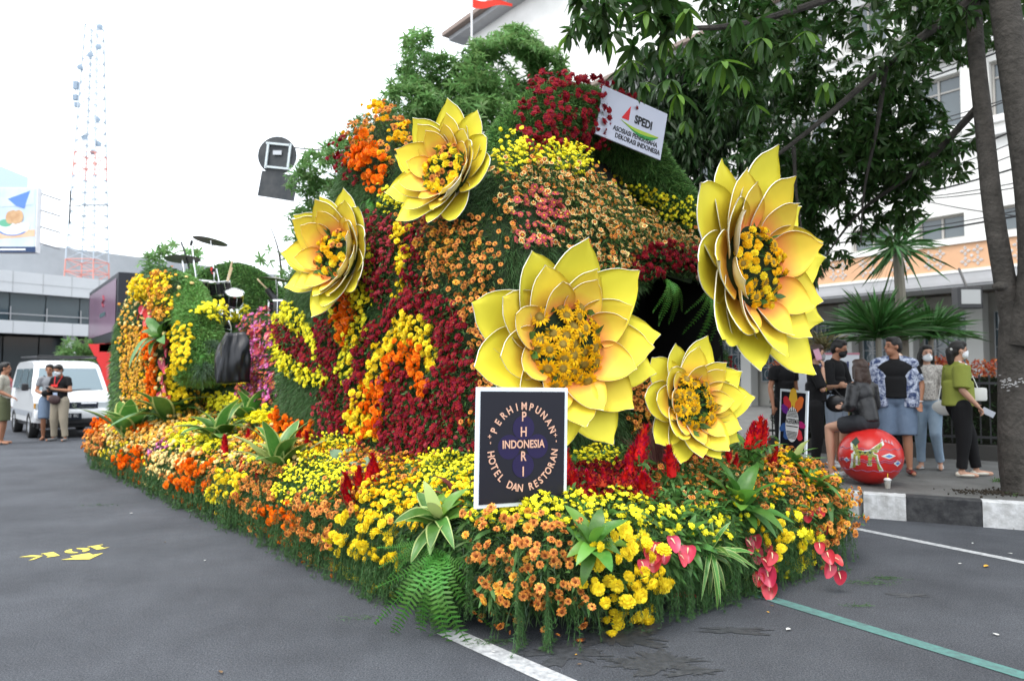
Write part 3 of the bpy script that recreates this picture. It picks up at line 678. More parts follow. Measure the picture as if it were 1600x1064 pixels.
# sampled points over the whole surface
SURF = [S_skirt, S_cab, S_slope, S_stage, S_rear, S_arch, S_arch2, S_arch3]
av = []; af = []; ai = []; k = 0
for i, (v, f) in enumerate(SURF): av.append(v); af.append(f+k); ai += [i]*len(f); k += len(v)
AV = np.vstack(av); AF = np.vstack(af); AI = np.array(ai)
bvh = BVHTree.FromPolygons([Vector(v) for v in AV], [tuple(int(x) for x in f) for f in AF])
e1 = AV[AF[:, 1]]-AV[AF[:, 0]]; e2 = AV[AF[:, 2]]-AV[AF[:, 0]]; cr = np.cross(e1, e2); area = .5*np.linalg.norm(cr, axis=1); fnrm = unit(cr)
def sample(n, faces=None):
    idx = np.arange(len(AF)) if faces is None else np.nonzero(faces)[0]
    p = area[idx]/area[idx].sum(); f = idx[rng.choice(len(idx), n, p=p)]
    r1 = np.sqrt(rng.random(n)); r2 = rng.random(n)
    P = AV[AF[f, 0]]*(1-r1)[:, None]+AV[AF[f, 1]]*(r1*(1-r2))[:, None]+AV[AF[f, 2]]*(r1*r2)[:, None]
    return P, fnrm[f], AI[f]
TOT = area.sum()
SP, SN, SI = sample(int(TOT*2600))
# tidy the normals so they point outwards
flip = np.zeros(len(SP), bool)
for i in (0, 1, 4):
    c = {0: uvz(FU1/2, FV1/2, .3), 1: uvz(2, 2.9, 1.5), 4: uvz(.6, 9.1, 1.5)}[i]
    q = SI == i; flip |= q & (((SP-c)*SN).sum(1) < 0) & (SN[:, 2] < .5)
flip |= (SI == 2) & (SN[:, 2] < 0); flip |= (SI == 3) & (SN[:, 2] < 0)
SN[flip] *= -1
for i, pts in ((5, arch_pts), (6, arch2), (7, arch3)):
    q = SI == i; A = np.array([list(p) for p in pts]); d = ((SP[q][:, None]-A[None])**2).sum(2).argmin(1); out = unit(SP[q]-A[d]); SN[q] = out
SX, SY, SD = project(SP)
_k = ~(inpoly(SX, SY, cave) & (SI == 1) & ((SP-O_) @ V_ < 1.3)); SP, SN, SI, SX, SY, SD = SP[_k], SN[_k], SI[_k], SX[_k], SY[_k], SD[_k]
# which sampled points the photograph's viewpoint can see (used only to lay the planting out)
def visible(P, N):
    r = np.zeros(len(P), bool); C = np.array(CAM); tc = C-P; L = np.linalg.norm(tc, axis=1); fac = (tc*N).sum(1)/L > .0
    for i in np.nonzero(fac)[0]:
        d = Vector(tc[i]/L[i]); h = bvh.ray_cast(Vector(P[i]+N[i]*.03)+d*.03, d, L[i]); r[i] = h[0] is None
    return r
SVIS = visible(SP, SN)
SV = (SP-O_) @ V_; SU = (SP-O_) @ U_
# ================================================================ FLOWER SHAPES (radius 1, facing +z)
def petal_ring(b, n, r0, r1, z0, z1, w, m=0, ph=0., tip=.0, seg=1, jit=.08):
    for i in range(n):
        a = 2*PI*(i+ph)/n+random.uniform(-jit, jit); ca, sa = math.cos(a), math.sin(a)
        def P(r, t, z): return (r*ca-t*sa, r*sa+t*ca, z)
        rm = (r0+r1)/2; zm = (z0+z1)/2+.06; j = random.uniform(-.06, .06); k = len(b.v)
        b.v += [P(r0, -w*.25, z0), P(r0, w*.25, z0), P(rm, w*.5, zm+j), P(rm, -w*.5, zm+j), P(r1+j, 0 if tip else w*.3, z1+j), P(r1+j, -w*.3, z1+j)]
        b.f += [(k, k+1, k+2), (k, k+2, k+3), (k+3, k+2, k+4)]+([] if tip else [(k+3, k+4, k+5)]); b.m += [m]*(3 if tip else 4)
def dome(b, r, h, n, z, m=0, k=2):
    vs = [(0, 0, z+h)]
    for i in range(1, k+1):
        t = PI/2*i/k
        vs += [(r*math.sin(t)*math.cos(2*PI*j/n), r*math.sin(t)*math.sin(2*PI*j/n), z+h*math.cos(t)) for j in range(n)]
    fs = [(0, 1+j, 1+(j+1) % n) for j in range(n)]+[(1+(i-1)*n+j, 1+i*n+j, 1+i*n+(j+1) % n, 1+(i-1)*n+(j+1) % n) for i in range(1, k) for j in range(n)]
    b.add(vs, fs, m)
def t_pompon(q=1.):
    b = MB(); dome(b, .62, .62, 7, 0)
    petal_ring(b, int(11*q), .45, 1.0, .0, .05, .5, 0); petal_ring(b, int(10*q), .4, .92, .15, .34, .5, 0, .5)
    petal_ring(b, int(8*q), .25, .7, .35, .62, .45, 0, .2); petal_ring(b, int(5*q), .05, .42, .5, .85, .4, 0, .1); return tmpl(b)
def t_small_pom():
    b = MB(); dome(b, .7, .55, 6, 0); petal_ring(b, 8, .4, 1.0, .05, .12, .55, 0); petal_ring(b, 6, .2, .7, .3, .55, .5, 0, .4); return tmpl(b)
def t_cupmum():       # rusty orange pompon with a brown eye
    b = MB(); petal_ring(b, 9, .3, 1.0, .0, .1, .5, 0); petal_ring(b, 9, .3, .85, .12, .38, .45, 0, .5); petal_ring(b, 6, .2, .6, .25, .5, .4, 0, .2); dome(b, .34, .3, 6, .28, 1); return tmpl(b)
def t_daisy():        # pale petals, red heart, yellow eye
    b = MB(); petal_ring(b, 11, .2, 1.0, .05, .0, .42, 0, tip=1); petal_ring(b, 9, .15, .62, .1, .16, .36, 1, .3, tip=1); dome(b, .26, .2, 6, .1, 2); return tmpl(b)
def t_button(): 
    b = MB(); dome(b, .8, .5, 6, 0); petal_ring(b, 6, .4, 1.0, .05, .0, .6, 0); return tmpl(b)
def t_low():
    b = MB(); dome(b, 1., .8, 6, 0, k=2); petal_ring(b, 5, .3, 1.0, .3, .4, .7, 0); return tmpl(b)
def t_sun():
    b = MB(); petal_ring(b, 15, .4, 1.0, .05, .0, .26, 0, tip=1, jit=.12); petal_ring(b, 13, .4, .86, .12, .16, .24, 0, .5, tip=1, jit=.12)
    b.lathe([(.001, .16), (.2, .2), (.40, .16), (.5, .02)], 12, m=1); b.lathe([(.001, .21), (.12, .215), (.2, .201)], 10, m=2); return tmpl(b)
def t_orchid():
    b = MB(); petal_ring(b, 5, .1, 1.0, .0, .2, .85, 0); petal_ring(b, 3, .05, .5, .1, .45, .4, 1, .3); return tmpl(b)
def t_anth():         # heart-shaped glossy spathe with a pale spadix; heart in the xy plane, stalk at the origin
    b = MB(); n = 14; nr = 3; out = []
    for i in range(n+1):
        t = PI*2*i/n; x = .50*math.sin(t)*(1-.22*math.cos(t))*-1; y = .42-.62*math.cos(t)*-1*(1 if math.cos(t) < 0 else 1.15)-.16*max(0, -math.cos(t))**6*-1 if False else .42+.66*math.cos(t)+(.16*max(0, -math.cos(t))**8); x = .50*math.sin(t)*(1-.30*math.cos(t)); out.append((x, y))
    rings_ = []
    for r in range(nr+1):
        s = r/nr; rings_.append([(x*s, .1+(y-.1)*s, .22*s*s*(abs(x)/.7)**1.2+.10*s*s) for x, y in out[:-1]])
    b.add([(0, .1, 0)]+[p for q in rings_[1:] for p in q], [(0, 1+j, 1+(j+1) % n) for j in range(n)]+[(1+i*n+j, 1+(i+1)*n+j, 1+(i+1)*n+(j+1) % n, 1+i*n+(j+1) % n) for i in range(nr-1) for j in range(n)], 0)
    b.tube([(0, .05, .02), (0, .2, .16), (0, .5, .28)], [.06, .055, .02], 6, 1); return tmpl(b)
def t_celosia():      # flame-shaped plume along +z, height 1
    b = MB()
    for i in range(150):
        t = random.random()**.8; a = random.uniform(0, 2*PI); r = .24*(1-t)**.7*(.6+.5*math.sin(t*3+.6))+.02
        c = Vector((r*math.cos(a), r*math.sin(a), t*.9)); d = Vector((math.cos(a)*.8, math.sin(a)*.8, .9+random.uniform(-.3, .4))).normalized()*.13; s = Vector((-math.sin(a), math.cos(a), 0))*.035
        b.add([c-s, c+s, c+d], [(0, 1, 2)], 0)
    b.tube([(0, 0, 0), (0, 0, .5), (0, 0, .92)], [.16, .14, .02], 6, 0); return tmpl(b)
def t_crest():        # low velvety cockscomb tuft
    b = MB()
    for i in range(46):
        a = random.uniform(0, 2*PI); r = random.random()**.5*.9; c = Vector((r*math.cos(a), r*math.sin(a), .1)); d = Vector((math.cos(a)*r*.5, math.sin(a)*r*.5, .6)).normalized()*random.uniform(.35, .6); s = Vector((math.cos(a*3), math.sin(a*3), 0))*.12
        b.add([c-s, c+s, c+d+s*.8, c+d-s*.8], [(0, 1, 2, 3)], 0)
    dome(b, .8, .35, 7, 0); return tmpl(b)
TM = dict(pompon=[t_pompon() for _ in range(3)], small=[t_small_pom() for _ in range(2)], cup=[t_cupmum() for _ in range(3)], daisy=[t_daisy() for _ in range(3)],
          button=[t_button() for _ in range(2)], low=[t_low() for _ in range(2)], sun=[t_sun() for _ in range(3)], orchid=[t_orchid() for _ in range(2)], anth=[t_anth()], celosia=[t_celosia() for _ in range(2)], crest=[t_crest() for _ in range(2)])
def pm(name, c, var=.16, ob=.1, tr=.12, **k): return mat(name, c, .65, var, ob, trans=tr, spec=.15, **k)
MF = dict(
 maroon=[pm('maroon_petal', (.24, .008, .022), .3)], dustyred=[pm('dusty_red_petal', (.36, .04, .06), .25)],
 yellow=[pm('yellow_petal', (.92, .72, .03))], lemon=[pm('lemon_petal', (.90, .82, .035), .12)], gold=[pm('golden_petal', (.90, .54, .01), .15)],
 orange=[pm('orange_petal', (.88, .20, .004))], copper=[pm('copper_petal', (.74, .30, .07), .28), pm('brown_eye', (.22, .06, .012))],
 amber=[pm('amber_petal', (.82, .42, .06), .18), pm('amber_eye', (.5, .18, .01))],
 rust=[pm('rust_petal', (.60, .19, .04), .25), pm('rust_eye', (.75, .5, .05))],
 cream=[pm('cream_petal', (.82, .64, .26), .22), pm('red_heart', (.45, .05, .03)), pm('yellow_eye', (.8, .5, .03))],
 rustdaisy=[pm('rust_daisy_petal', (.68, .27, .06), .22), pm('dark_red_heart', (.4, .05, .02)), pm('yellow_eye', (.8, .5, .03))],
 pink=[pm('pink_petal', (.60, .10, .13), .2), pm('rose_heart', (.5, .08, .07)), pm('yellow_eye', (.8, .5, .03))],
 magenta=[pm('magenta_petal', (.46, .08, .28), .3), pm('magenta_lip', (.75, .4, .6))],
 scarlet=[pm('scarlet_plume', (.46, .006, .022), .35)], crimson=[pm('crimson_crest', (.25, .006, .02), .45)],
 anth=[mat('pink_anthurium_spathe', (.60, .055, .085), .28, .12, .14, trans=.08, spec=.5), mat('anthurium_spadix', (.78, .55, .35), .5)],
 anthred=[mat('red_anthurium_spathe', (.48, .03, .06), .28, .12, .14, trans=.08, spec=.5), mat('anthurium_spadix', (.78, .55, .35), .5)],
 sun=[pm('sunflower_petal', (.86, .48, .008), .15), pm('sunflower_disc', (.24, .15, .03), .2), pm('sunflower_heart', (.34, .24, .05), .2)])
def gm(name, c, var=.3, ob=.12, tr=.25, rough=.5): return mat(name, c, rough, var, ob, trans=tr, spec=.3)
G_fern = gm('feathery_dark_fern', (.070, .130, .045)); G_skirt = gm('asparagus_fern_green', (.060, .135, .040), .4); G_bright = gm('bright_moss_green', (.17, .33, .09), .35)
G_leaf = gm('mid_green_leaf', (.075, .165, .04)); G_stem = gm('pale_green_stem', (.20, .30, .10), .2); G_grey = gm('grey_green_leaf', (.10, .17, .10), .25)
G_broad = mat('glossy_broad_leaf', (.07, .20, .035), .35, 0, .25, trans=.25, spec=.4, mottled=((.13, .30, .06), 9, .5)); G_mid = mat('cream_leaf_margin', (.46, .56, .20), .4, 0, .2, trans=.3)
G_light = mat('lime_broad_leaf', (.15, .33, .05), .35, 0, .25, trans=.3, spec=.5); G_frond = gm('sword_fern_green', (.075, .23, .035), .2, .12); G_prayer = mat('prayer_leaf', (.17, .27, .16), .4, .0, .15, trans=.2); G_prayer2 = mat('prayer_leaf_vein', (.04, .09, .05), .4)
G_red = gm('dark_red_grass', (.16, .035, .04), .4); G_tree = None

# ---- filler foliage over the whole body
def filler(name, label, sel, n_per, L, W, mts, up=.25, droop=.5, out=.9, off=.0, mi=None, frac=1.):
    P = SP[sel]; N = SN[sel]
    if frac < 1: k = rng.random(len(P)) < frac; P, N = P[k], N[k]
    P = np.repeat(P, n_per, 0); N = np.repeat(N, n_per, 0)
    Dr = unit(N*out+rng.normal(size=P.shape)*.55+np.array([0, 0, up])); P = P+N*off+rng.normal(size=P.shape)*.012
    v, f, m = blades(P, Dr, rng.uniform(*L, len(P)), rng.uniform(*W, len(P)), droop)
    m = np.repeat(rng.integers(0, len(mts), len(P)), len(f)//len(P))
    return joined(name, [(v, f, m)], mts, fl_root, tuple(fl_root.location))
# ---- hanging asparagus-fern skirt: strands that fall from the rim to the road
def strands(name, starts, outn, lens, mats, parent, needles=46, nl=.035, nw=.0028, off=(0, 0, 0), zmin=.012):
    PP = []; DD = []; LL = []
    SVs = []
    for p, o, L in zip(starts, outn, lens):
        k = needles; t = np.linspace(0, 1, k)[:, None]; sw = rng.normal(size=3)*.05*L; sw[2] = 0
        c = p+o*(.16*L*np.sin(t*PI*.5)+.03)+np.array([0, 0, -1])*(L*t**1.25)+sw*t*t
        c[:, 2] = np.maximum(c[:, 2], zmin+rng.random()*.02)
        PP.append(np.repeat(c, 2, 0)); tang = unit(np.gradient(c, axis=0)); d = unit(rng.normal(size=(2*k, 3))+np.repeat(tang, 2, 0)*.9); DD.append(d); LL.append(np.full(2*k, nl)*rng.uniform(.5, 1.3, 2*k)*np.repeat((1.25-.7*t[:, 0]), 2))
        SVs.append((c[:-1:3], c[3::3] if len(c[3::3]) == len(c[:-1:3]) else None))
    P = np.concatenate(PP); Dd = np.concatenate(DD); L_ = np.concatenate(LL)
    parts = [blades(P, Dd, L_, nw*rng.uniform(.7, 1.5, len(P)), .25, 1, 0)]
    S0 = np.concatenate([a[:-1] if b_ is None else a for a, b_ in SVs]); S1 = np.concatenate([a[1:] if b_ is None else b_ for a, b_ in SVs])
    d = S1-S0; l = np.linalg.norm(d, axis=1); ok = l > 1e-4; parts.append(blades(S0[ok], unit(d[ok]), l[ok]*1.25, .003, 0, 1, 0))
    o = joined(name, parts, mats, parent, off); return o
rim = np.array([uvz(u, v, 0) for u, v in ins(-.02, 0, FU1, 0, FV1, .55, .05)])
rim_o = unit(rim-np.array([uvz(min(max((p-O_) @ U_, .55), FU1-.55), min(max((p-O_) @ V_, .55), FV1-.55), 0) for p in rim]))
rx, ry, rd = project(rim+np.array([0, 0, .4])); vis_r = ((np.array(CAM)-rim)*rim_o).sum(1) > 0
idx = np.arange(len(rim)); near_w = np.clip(5.5/rd, .3, 1.5)
seeds = rng.choice(idx[vis_r], 330, p=(near_w/near_w[vis_r].sum())[vis_r]); pick = (np.repeat(seeds, 6)+rng.integers(-3, 4, 1980)) % len(idx); pick = pick[vis_r[pick]]; pick0 = rng.choice(idx[vis_r], 500, p=(near_w/near_w[vis_r].sum())[vis_r]); pick = np.concatenate([pick, pick0]); gap = (rx[pick] > 885) & (rx[pick] < 960)
pick = pick[~(gap & (rng.random(len(pick)) < .9))]
z0 = rng.uniform(.24, .56, len(pick)); sc_ = rng.random(len(pick))
low = .68+.6*np.array([noise.noise(Vector((p[0]*3, p[1]*3, 0))) for p in rim[pick]])
ln = np.minimum(z0*1.25, (z0-.0)*np.clip(low+rng.uniform(-.3, .3, len(pick)), .3, 1.1)+.05)
st = rim[pick]+rim_o[pick]*rng.uniform(-.1, .06, len(pick))[:, None]+np.array([0, 0, 1])*z0[:, None]
far = rd[pick] > 6.8
for sel, nd, nl, nw in ((~far, 44, .038, .0028), (far, 26, .05, .006)):
    strands('hanging_fern_skirt', st[sel], rim_o[pick][sel], ln[sel]*1.08, [G_skirt], fl_root, nd, nl, nw, tuple(fl_root.location))
pick = rng.choice(idx[~vis_r], 350); strands('hanging_fern_skirt', rim[pick]+np.array([0, 0, .45]), rim_o[pick], rng.uniform(.3, .45, 350), [G_fern], fl_root, 20, .07, .012, tuple(fl_root.location))

# ---------------------------------------------------------------- flower patches
def thin(P, d):
    """keep points at least about d apart"""
    cell = {}; keep = []; d2 = d*d
    for i, p in enumerate(P):
        k = (int(p[0]//d), int(p[1]//d), int(p[2]//d)); ok = True
        for a in (-1, 0, 1):
            for b_ in (-1, 0, 1):
                for c in (-1, 0, 1):
                    for j in cell.get((k[0]+a, k[1]+b_, k[2]+c), ()):
                        q = P[j]
                        if (q[0]-p[0])**2+(q[1]-p[1])**2+(q[2]-p[2])**2 < d2: ok = False; break
                    if not ok: break
                if not ok: break
            if not ok: break
        if ok: cell.setdefault(k, []).append(i); keep.append(i)
    return np.array(keep, int)
HM = {}
def head_meshes(kind, col):
    key = (kind, col)
    if key not in HM:
        HM[key] = [mesh_np(kind+'_head', v, f, MF[col], m) for v, f, m in TM[kind]]
    return HM[key]
JN = np.array([list(noise.noise_vector(Vector(p)*9)) for p in SP])+.6*np.array([list(noise.noise_vector(Vector(p)*24)) for p in SP]); jk = np.clip(54/SD, 5, 13); SXN = SX+JN[:, 0]*jk; SYN = SY+JN[:, 1]*jk
used = np.zeros(len(SP), bool); GAPK = .80; RK = 1.16
COUNT = [0, 0]
def patch(name, label, cat, poly, mix, gap=1.5, h=(.03, .08), stems=True, leaves=2, face=.6, up=.35, group=None, surf=None, leafm=None, vmax=None, lump=.05):
    """mix: list of (shape, colour, radius, weight). The outline is laid out in the photograph; every head is placed on the real surface."""
    global used
    sel = SVIS & ~used & inpoly(SXN, SYN, poly)
    if surf is not None: sel &= np.isin(SI, surf)
    ids = np.nonzero(sel)[0]
    if len(ids) < 3: print('EMPTY PATCH', label); return None
    rmean = sum(m[2]*m[3] for m in mix)/sum(m[3] for m in mix)
    P = SP[ids]; keep = thin(P, rmean*gap*GAPK); used[ids] = True
    P = P[keep]; N = SN[ids][keep]; n = len(P)
    c = P.mean(0); root = thing(name, label, cat, tuple(c), 0, group)
    up_ = np.array([0, 0, 1.]); out = unit(N+up_*up)
    lumps = np.array([noise.noise(Vector(p*6)) for p in P])*lump
    H = np.maximum(rng.uniform(h[0]*.5, h[1]*1.15, n)+lumps*1.5, .008); Q = P+out*H[:, None]+rng.normal(size=P.shape)*rmean*.25
    wts = np.array([m[3] for m in mix], float); wts /= wts.sum()
    # neighbouring heads tend to share their kind
    nzv = np.array([noise.noise(Vector(p*9)+Vector((3, 5, 1))) for p in P])*.9+rng.normal(size=n)*.22
    order = nzv.argsort().argsort()/max(n, 1); ch = np.searchsorted(np.cumsum(wts), order, side='right').clip(0, len(mix)-1)
    D_ = unit(out*face+rng.normal(size=P.shape)*.42+N*.3)
    small = {}; nbig = 0
    pxr = FPX/SD[ids][keep]
    for i in np.argsort(-pxr):
        kind, col, r, _ = mix[ch[i]]; rr = r*RK*rng.choice([rng.uniform(.5, .8), rng.uniform(.8, 1.25)], p=[.22, .78])
        if 2*rr*pxr[i] >= 9.5 and nbig < 300:
            me = random.choice(head_meshes(kind, col)); q = Vector(D_[i]).to_track_quat('Z', 'Y') @ Quaternion((0, 0, 1), random.uniform(0, 6.28))
            inst('flower_head', me, root, Vector(Q[i]-c), q, rr); nbig += 1
        else: small.setdefault((kind, col), []).append((i, rr))
    COUNT[0] += nbig; COUNT[1] += n-nbig
    parts = []; ms = []
    for (kind, col), lst in small.items():
        I = np.array([a for a, _ in lst]); S = np.array([b_ for _, b_ in lst]); tm = TM[kind] if (S.mean()*2*pxr[I].mean()) > 6 else TM['low']
        ms0 = len(ms); ms += MF[col]; t = tm[0]
        for j, t in enumerate(tm):
            s_ = np.arange(len(I)) % len(tm) == j
            if s_.any():
                v, f, m = spread(t, Q[I[s_]], frames(D_[I[s_]]), S[s_]); parts.append((v, f, m+ms0))
    if parts: joined('flower_heads', parts, ms, root, tuple(c))
    gr = []
    if stems:
        d = Q-P; l = np.linalg.norm(d, axis=1)+.001; gr.append(blades(P-d*.15, unit(d), l, .0035, 0, 1, 0))
        k = rng.random(n) < .6; gr.append(blades(P[k], unit(out[k]+rng.normal(size=(k.sum(), 3))*.4), H[k]*.9+.02, .003, 0, 1, 0))
    if leaves:
        R = np.repeat(np.arange(n), leaves*2); t = rng.uniform(.1, .95, len(R))[:, None]; B = P[R]+(Q-P)[R]*t+rng.normal(size=(len(R), 3))*.012
        gr.append(blades(B, unit(rng.normal(size=B.shape)+N[R]*.5+up_*.2), rng.uniform(.018, .045, len(R)), rng.uniform(.008, .016, len(R)), .3, 2, 1))
    if gr: joined('leafy_stems', gr, [G_stem, leafm or G_leaf], root, tuple(c))
    return root
def ell_poly(cx, cy, rx_, ry_, n=16, rot=0.):
    c, s = math.cos(rot), math.sin(rot); return [(cx+rx_*math.cos(t)*c-ry_*math.sin(t)*s, cy+rx_*math.cos(t)*s+ry_*math.sin(t)*c) for t in np.linspace(0, 2*PI, n, endpoint=False)]
